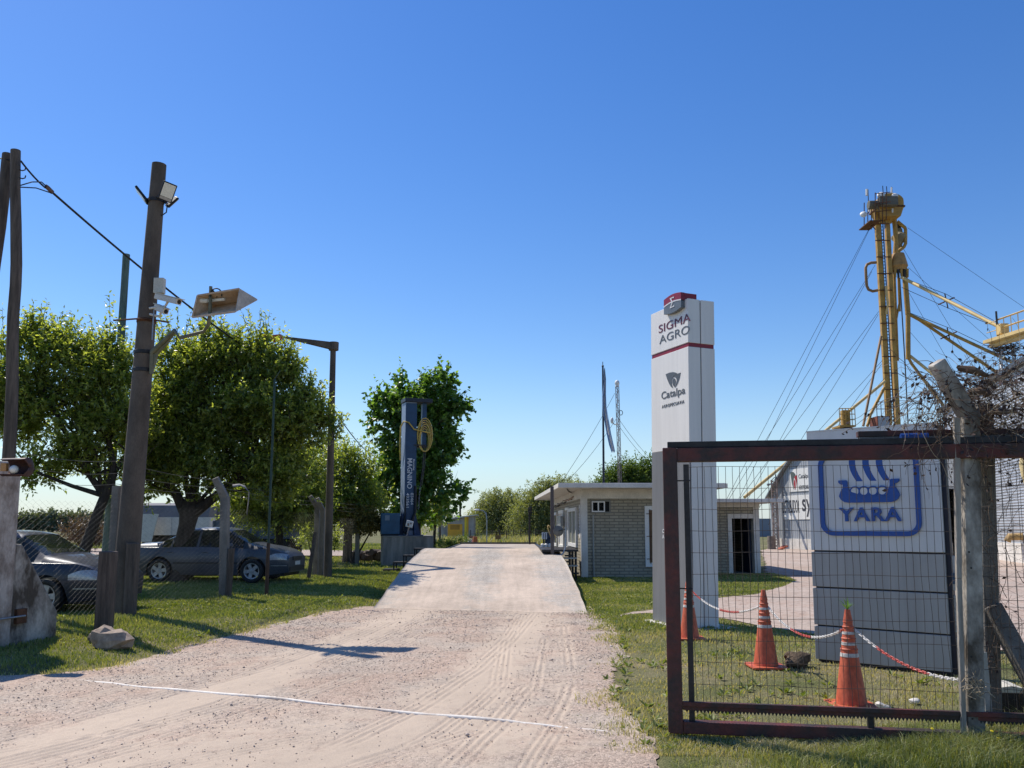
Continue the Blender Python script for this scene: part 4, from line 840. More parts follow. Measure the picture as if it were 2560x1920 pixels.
for i in range(14): mb.lathe([(.03, -.008), (.038, 0), (.03, .008), (.03, -.008)], V(cx2 - .17 - .004 * i, -.15, zc(1218) - i * .065), 8, (1 if i % 2 else 0, 0 if i % 2 else 1, 0))
mb.build('chain', MT['steel'], colm, 40, world=False)
mb = MB(); mb.tube([V(.2, -.25, zc(1215)), V(.2, -.3, zc(1280)), V(.02, -.34, zc(1310)), V(-.25, -.36, .12)], .055, 8); mb.tube([V(-.18, -.26, zc(1240)), V(-.22, -.3, zc(1290)), V(-.3, -.36, .2)], .03, 8); mb.build('black_hose', MT['black'], colm, 50, world=False)
LW = M('white lettering', (.62, .63, .64), .5, .03); nx = V(1, 0, 0); dn = V(0, 0, -1); yf = -w / 2 - .007
mb = MB(); L1 = zc(1147) - zc(1222); mb.text('MAGNINO', (-.13, yf, zc(1147)), dn, nx, L1, .20, .004, .012); mb.text('Basculas', (.10, yf, zc(1149)), dn, nx, L1 * .36, .075, .004, .01)
mb.text('03464', (.02, yf, zc(1233)), dn, nx, zc(1233) - zc(1262), .12, .004, .01); mb.text('423561', (-.16, yf, zc(1233)), dn, nx, zc(1233) - zc(1269), .12, .004, .01); mb.build('lettering', LW, colm, world=False)
bx0, bx1 = P(953, 1310, BY + .35), P(1000, 1310, BY + .35); cab = thing('machine_cabinet', (bx0.x, BY + .3, TOPZ), 'blue metal cabinet standing on the concrete plinth left of the column', 'cabinet', rz=RZ)
hh = P(953, 1283, BY + .35).z - TOPZ; mb = MB(); mb.boxb(0, bx1.x - bx0.x, 0, .7, .06, hh); mb.build('cabinet', M('blue cabinet paint', (.018, .085, .16), .45, .2, 3), cab, world=False, bevel=.02)
mb = MB(); mb.boxb(.02, bx1.x - bx0.x - .02, .04, .66, 0, .058); mb.build('plinth', MT['black'], cab, world=False)
mb = MB(); mb.boxb(.15, .33, -.008, -.001, hh - .28, hh - .08); mb.build('sticker', M('faded sticker', (.17, .22, .27), .6), cab, world=False)
a = P(1017, 1344, BY + .25); kb = P(1024, 1310, BY + .25); bt = thing('switch_box', (a.x, BY + .25, TOPZ), 'small white switch box on a slanted rod in front of the blue column', 'switch box')
mb = MB(); mb.tube([V(a.x, BY + .25, TOPZ), V(kb.x - .02, BY + .25, kb.z - .1)], .028, 8); mb.build('rod', M('rod', (.38, .30, .27), .6), bt)
mb = MB(); mb.box(kb, (.26, .16, .26), Matrix.Rotation(rad(14), 3, 'Y')); mb.build('box', MT['white'], bt, bevel=.02)
mb = MB(); mb.box(kb + V(-.04, -.085, -.02), (.07, .01, .1)); mb.box(kb + V(.06, -.085, .02), (.06, .01, .06)); mb.build('switch', M('switch face', (.3, .2, .16), .6), bt)
# --- two flights of dark steps
def steps(name, label, spec, Yst, dep, base):
    o = P(spec[0][0], spec[0][2], Yst); r = thing(name, (o.x, Yst, base), label, 'steps')
    for u0, u1, v in spec:
        a, b = P(u0, v, Yst), P(u1, v, Yst); mb = MB(); mb.boxb(a.x, b.x, Yst, Yst + dep, a.z - .05, a.z); mb.build('tread', MT['darksteel'], r)
        for x in (a.x + .03, b.x - .03):
            for y in (Yst + .04, Yst + dep - .04):
                mb = MB(); mb.boxb(x - .022, x + .022, y - .022, y + .022, base - .05, a.z - .051); mb.build('leg', MT['darksteel'], r)
    return r
gs_ = GL(970, 1431); steps('metal_steps', 'dark metal steps climbing to the left side of the ramp', ((957, 994, 1423), (982, 1012, 1405), (1007, 1034, 1388), (1034, 1090, 1371)), gs_.y, .7, gs_.z)
# --- distant shed with yellow corner
SY = 76; a, b = P(1117, 1352, SY), P(1184, 1352, SY); sh = thing('shed', (a.x, SY, 0), 'small grey shed with an orange door and a yellow corner far beyond the ramp', 'shed')
def shz(v): return P(1150, v, SY).z
GREY = M('grey shed render', (.40, .375, .34), .85, .15, 1.5); 
mb = MB(); mb.prism([(a.x, 0), (b.x, 0), (b.x, shz(1290)), (a.x, shz(1302))], (0, SY, 0), (1, 0, 0), (0, 0, 1), -4); mb.build('wall', GREY, sh)
mb = MB(); mb.prism([(a.x - .4, shz(1301)), (b.x + .3, shz(1288.5)), (b.x + .3, shz(1286)), (a.x - .4, shz(1298))], (0, SY - .3, 0), (1, 0, 0), (0, 0, 1), -4.6); mb.build('roof', MT['offwhite'], sh)
mb = MB(); c_ = P(1094, 1352, SY); mb.boxb(c_.x, a.x - .02, SY + .15, SY + 3, 0, shz(1307)); mb.build('side_wall', M('fibre cement wall', (.33, .32, .30), .85, .2, 1.2, stretch=(4, 1, .5)), sh)
mb = MB(); mb.boxb(P(1131, 1, SY).x, P(1165, 1, SY).x, SY - .05, SY - .002, shz(1350), shz(1310)); mb.build('door', M('orange door', (.78, .40, .04), .5, .12, 2), sh)
mb = MB(); mb.boxb(P(1137, 1, SY).x, P(1159, 1, SY).x, SY - .07, SY - .051, shz(1324), shz(1312)); mb.build('louvre', M('door louvre', (.45, .23, .03), .6), sh)
for u0, u1, m in ((1170, 1175, (.85, .62, .04)), (1176, 1179, (.7, .4, .03))):
    mb = MB(); mb.boxb(P(u0, 1, SY).x, P(u1, 1, SY).x, SY - .08, SY - .002, 0, shz(1291)); mb.build('corner_stripe', M('yellow corner paint', m, .5, .08), sh)
mb = MB(); mb.boxb(P(1113, 1, SY).x, P(1117, 1, SY).x, SY - .2, SY - .003, shz(1312), shz(1303)); mb.build('lamp', MT['yellowsteel'], sh)
# --- far poles, far lamp, far fence, signal box, board
def farpole(u, v0, v1, Y, r, label, m='darksteel'):
    a = P(u, v0, Y); mb = MB(); mb.tube([V(a.x, Y, -.1), V(P(u + .6, v1, Y).x, Y, P(u, v1, Y).z)], r, 8); return tag(mb.build('far_pole', MT[m], smooth=50), label, 'pole')
farpole(1120, 1300, 1243, 84, .11, 'left one of the two dark poles standing behind the shed roof'); farpole(1150, 1300, 1247, 84, .10, 'right one of the two dark poles standing behind the shed roof')
farpole(1100, 1306, 1164, 62, .09, 'grey pole beside the broad leaved tree', 'poleconc')
cable(P(1120, 1250, 84), P(1150, 1250, 84), .35, .03, 'slack wire between the two poles behind the shed'); cable(P(1100, 1230, 62), P(1120, 1250, 84), .3, .025, 'slack wire from the grey pole toward the poles behind the shed')
p = P(1217, 1352, 66); mb = MB(); mb.tube([V(p.x, 66, 0), P(1217, 1300, 66), P(1215, 1284, 66), P(1208, 1277, 66), P(1197, 1275, 66)], .045, 8); fl = thing('far_lamp', (p.x, 66, 0), 'thin grey lamp post in front of the willows', 'street lamp'); mb.build('post', MT['steel'], fl, 50)
mb = MB(); mb.ball(P(1192, 1275, 66), 1, 10, 6, (.24, .12, .09)); mb.build('lamp_head', MT['white'], fl, 60)
ff = thing('wire_fence', (P(1270, 1350, 72).x, 72, 0), 'low wire fence with thin posts in front of the willows', 'fence')
for i in range(15):
    x = P(1184, 1, 72).x + i * .62; mb = MB(); mb.boxb(x - .035, x + .035, 71.97, 72.03, -.1, 1.25 + .08 * math.sin(i * 2.3)); mb.build('post', MT['postwood'], ff)
mb = MB()
for z in (.35, .65, .95, 1.15): mb.tube([V(P(1184, 1, 72).x, 72, z), V(P(1184, 1, 72).x + 15 * .62, 72, z)], .012, 4)
mb.build('wires', MT['wire'], ff)
sx_ = P(1324, 1366, 36.2); sg = thing('signal_box', (sx_.x, 36.2, .8), 'black signal box on a thin dark pole at the far right corner of the weighbridge', 'signal')
mb = MB(); mb.tube([V(sx_.x, 36.2, .3), P(1324, 1284, 36.2)], .04, 8); mb.build('pole', MT['darksteel'], sg, 50)
q0_, q1_ = P(1320, 1284, 36.2), P(1330, 1267, 36.2); mb = MB(); mb.boxb(q0_.x, q1_.x, 36.1, 36.3, q0_.z, q1_.z); mb.build('housing', MT['black'], sg, bevel=.02)
for k in range(2): mb = MB(); mb.lathe([(.055, 0), (.05, -.012), (.001, -.014)], ((q0_.x + q1_.x) / 2, 36.09, q0_.z + .09 + .13 * k), 12, (0, 1, 0)); mb.build('lens', M('dark signal lens', (.03, .028, .028), .2), sg)
p = P(1245, 1343, 60); mb = MB(); mb.boxb(p.x - .2, p.x + .2, 60, 60.04, p.z - .15, p.z + .15); bd_ = thing('notice_board', (p.x, 60, 0), 'small brown blank board on a post beyond the weighbridge', 'board'); mb.build('panel', M('brown board', (.20, .12, .05), .7), bd_); mb = MB(); mb.boxb(p.x - .025, p.x + .025, 60.041, 60.09, 0, p.z); mb.build('post', MT['postwood'], bd_)
for u, v, m, lab, s_ in ((1176, 1352, 'white', 'white sack lying near the shed beyond the ramp', .5), (1188, 1350, 'orange', 'orange drum near the shed beyond the ramp', .55), (1181, 1347, 'rust', 'brown crate near the shed beyond the ramp', .7)):
    p = P(u, 1358, 62); mm = {'white': MT['offwhite'], 'rust': M('brown crate', (.2, .11, .08), .8), 'orange': M('orange drum', (.5, .14, .06), .6)}[m]
    mb = MB()
    if m == 'orange': mb.lathe([(.001, 0), (.16, 0), (.17, .15), (.155, .2), (.17, .25), (.16, .8), (.001, .8)], (p.x, 62, 0), 14)
    elif m == 'white': mb.ball((p.x, 62.2, .3), 1, 10, 7, (.22, .2, .38))
    else:
        for zz_ in (.0, .22, .44, .66): mb.boxb(p.x - .25, p.x + .2, 62.4, 62.8, zz_, zz_ + .17)
        for xx_ in (-.25, .16): mb.boxb(p.x + xx_, p.x + xx_ + .04, 62.36, 62.399, 0, .85)
    tag(mb.build({'orange': 'drum', 'white': 'sack', 'rust': 'crate'}[m], mm, smooth=40), lab, {'orange': 'drum', 'white': 'sack', 'rust': 'crate'}[m])

# ================================================================== OFFICE BUILDING
O = G(1455, 1444); BR = .03; df = V(math.cos(BR), math.sin(BR), 0); ds = V(-math.sin(BR), math.cos(BR), 0)
off_ = thing('office_building', tuple(O), 'low grey painted brick office with a flat white overhanging roof beside the ramp', 'building', rz=BR)
def FL(u, v, y=0.0):
    p = hit(u, v, O + ds * y, ds) - O; return p.dot(df), p.z
def SD(u, v):
    p = hit(u, v, O, df) - O; return p.dot(ds), p.z
BRICK = brickmat('painted grey brick', (.385, .34, .248), (.33, .29, .21), (.205, .18, .135), .30, .098, .016, bump=.9)
LA, DA, ZA = 3.72, 11.6, 2.50
def loc(mbx, name, m, **k): return mbx.build(name, m, off_, world=False, **k)
mb = MB(); mb.boxb(.17, LA, 0, DA, -.2, ZA); loc(mb, 'front_block', BRICK)
mb = MB(); mb.boxb(0, .169, .1, DA - .003, -.2, ZA - .002); loc(mb, 'side_wall', BRICK)
mb = MB(); mb.boxb(-.02, .19, -.025, .099, -.2, ZA); loc(mb, 'corner_pillar', MT['offwhite'])
mb = MB(); mb.boxb(-.03, LA + .03, -.03, DA, ZA + .001, 2.80); loc(mb, 'ring_beam', MT['offwhite'])
mb = MB(); sl_ = .36
vs = [V(-.82, -.95, 2.802), V(LA + .75, -.95, 2.802), V(LA + .75, DA + .3, 2.802 - .001), V(-.82, DA + .3, 2.802 - .001 - 0)]
tz_ = [V(p.x, p.y, 2.945) for p in vs]; mb.add(vs + tz_, [(3, 2, 1, 0), (4, 5, 6, 7), (0, 1, 5, 4), (1, 2, 6, 5), (2, 3, 7, 6), (3, 0, 4, 7)]); loc(mb, 'roof', MT['offwhite'], bevel=.01)
mb = MB(); mb.boxb(-.82 + .02, LA + .7, -.93, DA, 2.946, 2.955); loc(mb, 'roof_membrane', M('roof membrane', (.5, .5, .49), .7))
FRAME, PANE = MT['white'], MT['glass']; DARK = M('dark room', (.008, .008, .009), .9)
def window(x0, x1, z0, z1, plane='F', y=0.0, fw=.05, bars=1, fm=None, pane=None, proud=.05):
    def bx(a0, a1, p0, p1, c0, c1):
        m_ = MB()
        if plane == 'F': m_.boxb(a0, a1, y - p1, y - p0, c0, c1)
        else: m_.boxb(-p1, -p0, a0, a1, c0, c1)
        return m_
    f = MB()
    for a0, a1, c0, c1 in ((x0, x1, z1 - fw, z1), (x0, x1, z0, z0 + fw), (x0, x0 + fw, z0 + fw, z1 - fw), (x1 - fw, x1, z0 + fw, z1 - fw)):
        q = bx(a0, a1, .002, proud, c0, c1); f.add(q.v, q.f)
    fo = loc(f, 'window', fm or FRAME)
    q = bx(x0 + fw, x1 - fw, .003, .012, z0 + fw, z1 - fw); q.build('pane', pane or PANE, fo, world=False)
    for i in range(bars):
        xm = x0 + (x1 - x0) * (i + 1) / (bars + 1); q = bx(xm - .02, xm + .02, .013, proud - .01, z0 + fw, z1 - fw); q.build('mullion', fm or FRAME, fo, world=False)
    return fo
x0, z1 = FL(1476, 1250); x1, z0 = FL(1527, 1283)
window(x0, x1, z0, z1, fw=.05, bars=0, fm=M('brown sill frame', (.19, .18, .155), .7), pane=DARK, proud=.03)
x0, z1 = FL(1479, 1253.5); x1, _ = FL(1512, 1280); xd, z0 = FL(1523, 1280); wf_ = window(x0, x1, z0, z1, fw=.035, bars=1, pane=M('pane with painted reflection', (.34, .36, .33), .08, .5, 9, col2=(.06, .07, .05), thr=(.46, .5)), proud=.06)  # pale and dark patches paint a reflection into the pane colour
x0, z1 = FL(1611, 1265); _, z0 = FL(1614, 1417); w2 = window(x0, x0 + 1.0, z0, z1, fw=.13, bars=0, pane=M('brown shutter', (.17, .105, .055), .7, .25, 6, stretch=(12, 1, 1)), proud=.05)
mb = MB()
for i in range(5): xx_ = x0 + .16 + i * .17; mb.tube([V(xx_, -.075, z0 + .1), V(xx_, -.075, z1 - .1)], .011, 6)
for zz_ in (z0 + .25, (z0 + z1) / 2, z1 - .25): mb.tube([V(x0 + .04, -.08, zz_), V(x0 + .96, -.08, zz_)], .012, 6)
mb.build('window_bars', MT['rust'], w2, world=False)
x0, zt_ = FL(1482.5, 1288); mb = MB(); mb.tube([V(x0, -.03, zt_), V(x0, -.03, 0)], .026, 8); loc(mb, 'drain_pipe', M('painted pipe', (.33, .325, .29), .6), smooth=50)
def sbox(u0, v0, u1, v1, name, m, p1=.05, p0=.002):
    ya, _ = SD(u1, (v0 + v1) / 2); yb, _ = SD(u0, (v0 + v1) / 2); um = (u0 + u1) / 2; _, zb_ = SD(um, v1); _, za = SD(um, v0); mb = MB(); mb.boxb(-p1, -p0, ya, yb, zb_, za); return loc(mb, name, m)
ya, _ = SD(1444, 1310); yb, _ = SD(1424, 1310); _, za = SD(1434, 1270); _, zb_ = SD(1434, 1366); window(ya, yb, zb_, za, 'S', fw=.12, bars=1, pane=M('olive blind', (.16, .165, .125), .5, .1), proud=.07)
ya, _ = SD(1423, 1310); yb, _ = SD(1416, 1310); window(ya, yb, .75, 2.3, 'S', fw=.10, bars=1, proud=.06)
ya, _ = SD(1411, 1310); yb, _ = SD(1399, 1310); window(ya, yb, .75, 2.25, 'S', fw=.13, bars=0, pane=MT['offwhite'], proud=.06)
ya, _ = SD(1394, 1310); yb, _ = SD(1386, 1310); window(ya, yb, .75, 2.2, 'S', fw=.12, bars=0, proud=.06)
ya, _ = SD(1414, 1300); yb, _ = SD(1406, 1300); mb = MB(); mb.boxb(-.20, -.072, ya, yb, 1.6, 2.0); loc(mb, 'meter_box', MT['steel'], bevel=.01)
ya, _ = SD(1450, 1300); mb = MB(); mb.boxb(-.02, -.002, ya - .12, ya + .12, 1.25, 2.3); loc(mb, 'wall_plaque', MT['white'])
mb = MB(); mb.boxb(-.024, -.021, ya - .07, ya + .07, 1.35, 2.2); loc(mb, 'plaque_print', M('dark plaque print', (.05, .05, .05), .6, .9, 26, col2=(.6, .6, .6), thr=(.45, .55), stretch=(.2, .2, 1)))
for k, (y0_, z0_) in enumerate(((2.0, 2.62), (4.5, 2.55), (7.5, 2.5))):
    mb = MB(); mb.tube([V(-.05 - .1 * math.sin(i * 1.7 + k), y0_ + i * .35, z0_ - .08 * abs(math.sin(i * 1.1 + k))) for i in range(9)], .03, 6); loc(mb, 'cable_bundle', MT['wire'] if k else M('cable bundle', (.3, .22, .17), .7), smooth=60)
mb = MB(); mb.tube([V(-.5, -.5, 2.785), V(-.3, 1.2, 2.785), V(-.06, 2.2, 2.76)], .018, 6); loc(mb, 'conduit', MT['wire'])
# right block with open doorway
yB = (G(1890, 1433) - O).dot(ds); ZB = 2.27; xr_, _ = FL(1902, 1433, yB); xd0, zd1 = FL(1881 - 14, 1292, yB); 
dx0, _ = FL(1831, 1360, yB); dx1, _ = FL(1885, 1360, yB); ddz = FL(1850, 1296, yB)[1]
mb = MB(); mb.boxb(LA + .002, dx0 - .14, yB, yB + .2, -.25, ZB); mb.boxb(dx0 - .14, dx1 + .001, yB, yB + .2, ddz + .16, ZB); loc(mb, 'rear_block_wall', BRICK)
mb = MB(); mb.boxb(dx0 - .14, dx0, yB - .02, yB + .22, -.25, ddz); mb.boxb(dx0 - .14, dx1, yB - .02, yB + .22, ddz, ddz + .158); loc(mb, 'door_frame', MT['offwhite'])
mb = MB(); mb.boxb(dx1 + .002, xr_, yB - .03, yB + .25, -.25, ZB); loc(mb, 'right_pillar', MT['offwhite'])
mb = MB(); mb.boxb(xr_ - .2, xr_ - .02, yB + .252, yB + 6, -.25, ZB); mb.boxb(LA + .002, xr_ - .201, yB + 5.8, yB + 6, -.25, ZB); loc(mb, 'rear_block_side', BRICK)
mb = MB(); mb.boxb(LA + .003, xr_ - .201, yB + .01, yB + 5.79, -.25, .0); loc(mb, 'room_floor', MT['concrete_dark'])
mb = MB(); mb.boxb(LA + .003, xr_ + .02, yB - .05, yB + 6, ZB + .002, 2.42); loc(mb, 'rear_ring_beam', MT['offwhite'])
mb = MB(); mb.boxb(LA + .76, xr_ + .62, yB - .85, yB + 6.4, 2.422, 2.545); mb.boxb(LA + .003, LA + .759, yB - .85, yB + 6.4, 2.422, 2.545); loc(mb, 'rear_roof', MT['offwhite'], bevel=.008)
mb = MB(); mb.boxb(dx1 - .07, dx1 - .02, yB + .25, yB + 1.0, 0, ddz - .03); loc(mb, 'door', M('dark blue door', (.02, .03, .06), .5))
mb = MB()
for zz_ in (.9, 1.25, 1.6): mb.boxb(dx0 + .1, dx1 - .1, yB + 2.6, yB + 2.9, zz_, zz_ + .03)
for i in range(6): mb.boxb(dx0 + .12 + i * .11, dx0 + .19 + i * .11, yB + 2.58, yB + 2.7, 1.283, 1.45 - .02 * (i % 3)); mb.boxb(dx0 + .14 + i * .1, dx0 + .2 + i * .1, yB + 2.58, yB + 2.7, 1.633, 1.8)
loc(mb, 'shelf', M('pale shelf items', (.45, .45, .47), .6, .4, 8))
# platform, post and mirror at the corner of the office
PY = 24.6; pp = P(1381, 1380, PY); lz = P(1390, 1374, PY).z
mb = MB(); mb.boxb(pp.x - .05, pp.x + .05, PY - .05, PY + .05, .2, 2.79); tag(mb.build('roof_post', M('brown steel post', (.085, .07, .066), .6, .2, 4)), 'brown square steel post under the roof edge beside the ramp', 'post')
pf = thing('platform', (1.4, PY, 0), 'dark metal landing with steps between the ramp and the office wall', 'platform')
mb = MB(); mb.boxb(P(1349, 1, PY).x, 1.95, PY - .02, PY + 3.0, lz - .06, lz); mb.build('landing', MT['darksteel'], pf)
for i, (u0, u1, v) in enumerate(((1412, 1432, 1387), (1404, 1440, 1393), (1412, 1424, 1402), (1418, 1443, 1412), (1426, 1446, 1431))):
    yy = PY + .3 - i * .02; a, b = P(u0, v, yy), P(u1, v, yy); mb = MB(); mb.boxb(a.x, min(b.x, 2.08), yy - .25, yy, a.z - .04, a.z); mb.build('tread', MT['steel' if i % 2 else 'darksteel'], pf)
for u in (1424, 1431, 1439):
    a = P(u, 1376, PY + .35); mb = MB(); mb.boxb(a.x - .035, a.x + .035, PY + .32, PY + .38, -.1, lz - .061); mb.build('leg', MT['darksteel'], pf)
mc = P(1396, 1327.5, PY - .1); cm = thing('round_mirror', tuple(mc), 'round grey disc on a curved pipe in front of the office side windows', 'mirror')
mb = MB(); mb.lathe([(.001, -.035), (.10, -.025), (.15, .0), (.155, .012), (.15, .02), (.001, .02)], mc, 24, (-.15, 1, 0)); mb.build('disc', M('grey disc back', (.14, .135, .125), .6, .15, 6), cm, 40)
mb = MB(); mb.beam(mc + V(0, -.04, 0), mc + V(.2, -.03, .05), .02, .02); mb.build('arm', MT['black'], cm)
mb = MB(); mb.tube([mc + V(.2, 0, .12), P(1413.5, 1350, PY - .1), P(1413, 1370, PY - .15), P(1408, 1383, PY - .2), P(1402, 1389, PY - .25)], .022, 8); mb.build('pipe', MT['steel'], cm, 50)
mx_ = P(1363, 1345, 27.9); bm_ = thing('moisture_tester', (mx_.x, 27.9, .88), 'blue machine with white striped front and arching yellow hose at the end of the ramp', 'machine')
mb = MB(); mb.boxb(mx_.x - .10, mx_.x + .3, 27.8, 28.3, P(1, 1346, 27.8).z, P(1, 1331, 27.8).z); mb.build('head', BLUED, bm_, bevel=.02)
mb = MB()
for i in range(3): mb.boxb(mx_.x - .12 + i * .065, mx_.x - .075 + i * .065, 27.76, 27.798, P(1, 1348, 27.8).z, P(1, 1331, 27.8).z)
mb.build('white_stripe', M('pale blue stripes', (.5, .56, .62), .5), bm_)
mb = MB(); mb.boxb(mx_.x + .0, mx_.x + .25, 27.9, 28.2, .86, P(1, 1346, 27.8).z); mb.build('body', BLUED, bm_)
for x in (-.08, .22): mb = MB(); mb.boxb(mx_.x + x, mx_.x + x + .05, 27.8, 27.85, .86, P(1, 1346, 27.8).z); mb.build('leg', MT['black'], bm_)
mb = MB(); mb.tube([mx_ + V(.28 + .0 * i - .18 * math.sin(i / 8 * math.pi) * 1 + .08 * math.cos(i / 8 * math.pi), -.1, .42 * math.sin(i / 8 * math.pi)) for i in range(9)], .022, 6); mb.build('hose', MT['yellowpipe'], bm_, 60)
mb = MB()
for i in range(3): mb.lathe([(.05, 0), (.06, .02), (.06, .14), (.03, .17), (.001, .17)], (mx_.x - .1 + .12 * i, 27.65, .88), 10)
mb.build('jar', MT['white'], bm_, 40)

# ================================================================== FLAGPOLE, MAST
fpb = P(1508, 1190, 47); fpt = P(1507, 918, 47); mb = MB(); mb.tube([V(fpb.x, 47, -.1), fpt], [.075, .05], 10); mb.ball(fpt + V(0, 0, .06), .07, 8, 6); mb.tube([fpt, fpt + V(0, 0, .32)], .02, 6)
tag(mb.build('flagpole', M('dark pole', (.03, .032, .05), .5), smooth=50), 'tall dark flagpole rising behind the office roof', 'flagpole')
fl = [(1511, 920, 2), (1512, 950, 6), (1510, 990, 10), (1511, 1020, 11), (1516, 1050, 11), (1522, 1085, 11), (1528, 1112, 11), (1533, 1130, 9)]
mb = MB(); n_ = 9; vs = []
for u, v, wp in fl:
    for j in range(n_):
        t = j / (n_ - 1); vs.append(P(u - wp / 2 + wp * t, v + 3 * math.sin(j * 2.1), 47 - .12 + .09 * math.sin(j * 1.9 + v * .03)))
fs = [(i * n_ + j, i * n_ + j + 1, (i + 1) * n_ + j + 1, (i + 1) * n_ + j) for i in range(len(fl) - 1) for j in range(n_ - 1)]
mb.v = [tuple(p) for p in vs]; mb.f = fs; mb.m = [1 if (j % (n_ - 1)) in (3, 4, 5) else 0 for i in range(len(fl) - 1) for j in range(n_ - 1)]
FL_M = [leafmat('faded sky blue cloth', (.26, .38, .58), (.26, .38, .58), .5, .9, .1), leafmat('faded white cloth', (.72, .68, .64), (.72, .68, .64), .5, .9, .1)]
for m_ in FL_M: [n for n in m_.node_tree.nodes if n.type == 'MIX'][0].inputs[7].default_value = (1, 1, 1, 1)
fo = mb.build('flag', FL_M, smooth=80); tag(fo, 'limp pale blue and white flag hanging down the flagpole', 'flag')
def lattice(mb, a, b, w, n, r=.012, r2=.007, legs=3):
    a, b = Vector(a), Vector(b); off = [V(math.cos(k * 2 * math.pi / legs + .4), math.sin(k * 2 * math.pi / legs + .4), 0) * w / 2 for k in range(legs)]
    for o in off: mb.tube([a + o, b + o], r, 5)
    for i in range(n):
        p, q = a.lerp(b, i / n), a.lerp(b, (i + 1) / n)
        for k in range(legs):
            o1, o2 = off[k], off[(k + 1) % legs]; mb.tube([p + o1, q + o2] if (i + k) % 2 else [p + o2, q + o1], r2, 4); mb.tube([p + o1, p + o2], r2, 4)
mY = 52; ma, mt_ = P(1552, 1200, mY), P(1543, 966, mY); ma.z = 0
ms = thing('lattice_mast', (ma.x, mY, 0), 'slim lattice radio mast with a white dome on top behind the office', 'mast')
mb = MB(); lattice(mb, V(ma.x, mY, 0), mt_, .24, 34, .022, .012); mb.build('lattice', M('mast paint', (.20, .17, .17), .6, .3, 3), ms)
mb = MB(); mb.ball(mt_ + V(0, 0, .22), 1, 14, 9, (.15, .15, .19)); mb.lathe([(.12, -.02), (.12, .12)], mt_, 12); mb.build('dome', MT['white'], ms, 60)
mb = MB(); ap = P(1530, 1051, mY); mb.tube([P(1545, 1061, mY), P(1536, 1061, mY), P(1530, 1056, mY)], .035, 6); mb.ball(ap, 1, 10, 8, (.1, .1, .2)); mb.build('antenna', MT['white'], ms, 60)
mb = MB(); cc = P(1551, 1033, mY); mb.tube([cc + V(.12 * math.cos(i * .55), -.2, .15 * math.sin(i * .55)) for i in range(13)], .022, 5); mb.build('cable_coil', MT['black'], ms, 60)
for (u0, v0, u1, v1, Y1) in ((1537, 983, 1400, 1204, 44), (1540, 1048, 1425, 1190, 46), (1542, 1040, 1630, 1145, 60), (1544, 1060, 1632, 1160, 60)):
    mb = MB(); a, b = P(u0, v0, mY), P(u1, v1, Y1); b = a + (b - a) * 1.18; mb.tube([a.lerp(b, i / 8) - V(0, 0, .25 * 4 * i / 8 * (1 - i / 8)) for i in range(9)], .014, 4); mb.build('guy_wire', MT['darksteel'], ms)
# ================================================================== SIGNS
def frame_of(A, B):
    ux = Vector((B.x - A.x, B.y - A.y, 0)); w = ux.length; ux.normalize(); return ux, Vector((-ux.y, ux.x, 0)), w, math.atan2(ux.y, ux.x)
# --- tall totem
L0, C0 = G(1632, 1553), G(1729, 1573); ux, uin, TW, rzT = frame_of(L0, C0); TD = .52
tot = thing('totem_sign', tuple(L0), 'tall white and grey totem sign with a red and grey emblem on top', 'sign', rz=rzT)
def tl(u, v):
    p = hit(u, v, L0, uin) - L0; return p.dot(ux), p.z
WHITE = streak('white sign panel', (.74, .715, .67), .38, .05); SGREY = streak('grey sign panel', (.185, .187, .19), .42, .10); DRED = M('dark red enamel', (.24, .012, .022), .35, .1, 4); SDARK = M('sign grey print', (.10, .11, .12), .4, .05)
ZT = (tl(1632, 775)[1] + tl(1728, 741)[1]) / 2; ZG = tl(1640, 1130)[1]; ZR = (tl(1632, 886)[1] + tl(1727, 857)[1]) / 2
mb = MB(); mb.boxb(.02, TW - .02, .02, TD - .02, .0, ZT - .05); mb.build('core', M('sign core', (.16, .165, .17), .5), tot, world=False)
for y0, y1, nm in ((0, TD * .45, 'front'), (TD * .45 + .022, TD, 'rear')):
    if nm == 'front': mb = MB(); mb.boxb(0, TW - .003, y0, y0 + .03, .02, ZG - .002); mb.build('grey_panel', SGREY, tot, world=False, bevel=.004)
    mb = MB(); mb.boxb(0, TW, y0 + (.0315 if nm == 'front' else 0), y1, .02, ZG - .002); mb.build('white_panel', WHITE, tot, world=False, bevel=.006)
    mb = MB(); mb.boxb(0, TW, y0, y1, ZG + .002, ZR - .035); mb.build('white_panel', WHITE, tot, world=False, bevel=.006)
    mb = MB(); mb.boxb(0, TW, y0, y1, ZR + .035, ZT); mb.build('white_panel', WHITE, tot, world=False, bevel=.006)
mb = MB(); mb.boxb(.012, TW - .012, .012, TD - .012, ZR - .033, ZR + .033); mb.build('red_band', DRED, tot, world=False)
mb = MB(); mb.boxb(-.10, TW + .12, -.12, TD + .30, -.03, .018); mb.build('base_plate', MT['offwhite'], tot, world=False, bevel=.006)
PRO = .075
def tlp(u, v):
    o = L0 - uin * PRO; p = hit(u, v, o, uin) - o; return p.dot(ux), p.z
ex0, ex1 = tlp(1649, 765)[0], tlp(1692, 750)[0]; ez0 = (tlp(1649, 784)[1] + tlp(1692, 770)[1]) / 2; ez1 = (tlp(1649, 746)[1] + tlp(1692, 733)[1]) / 2; ew = ex1 - ex0
def arc(x0, x1, z, bow, n=10): return [(x0 + (x1 - x0) * i / n, z + bow * math.sin(math.pi * i / n)) for i in range(n + 1)]
zm = (ez0 + ez1) / 2 + .02; mid = arc(ex0, ex1, zm - .02, .03)
eo = V(0, -PRO, 0); X1, Z1 = V(1, 0, 0), V(0, 0, 1)
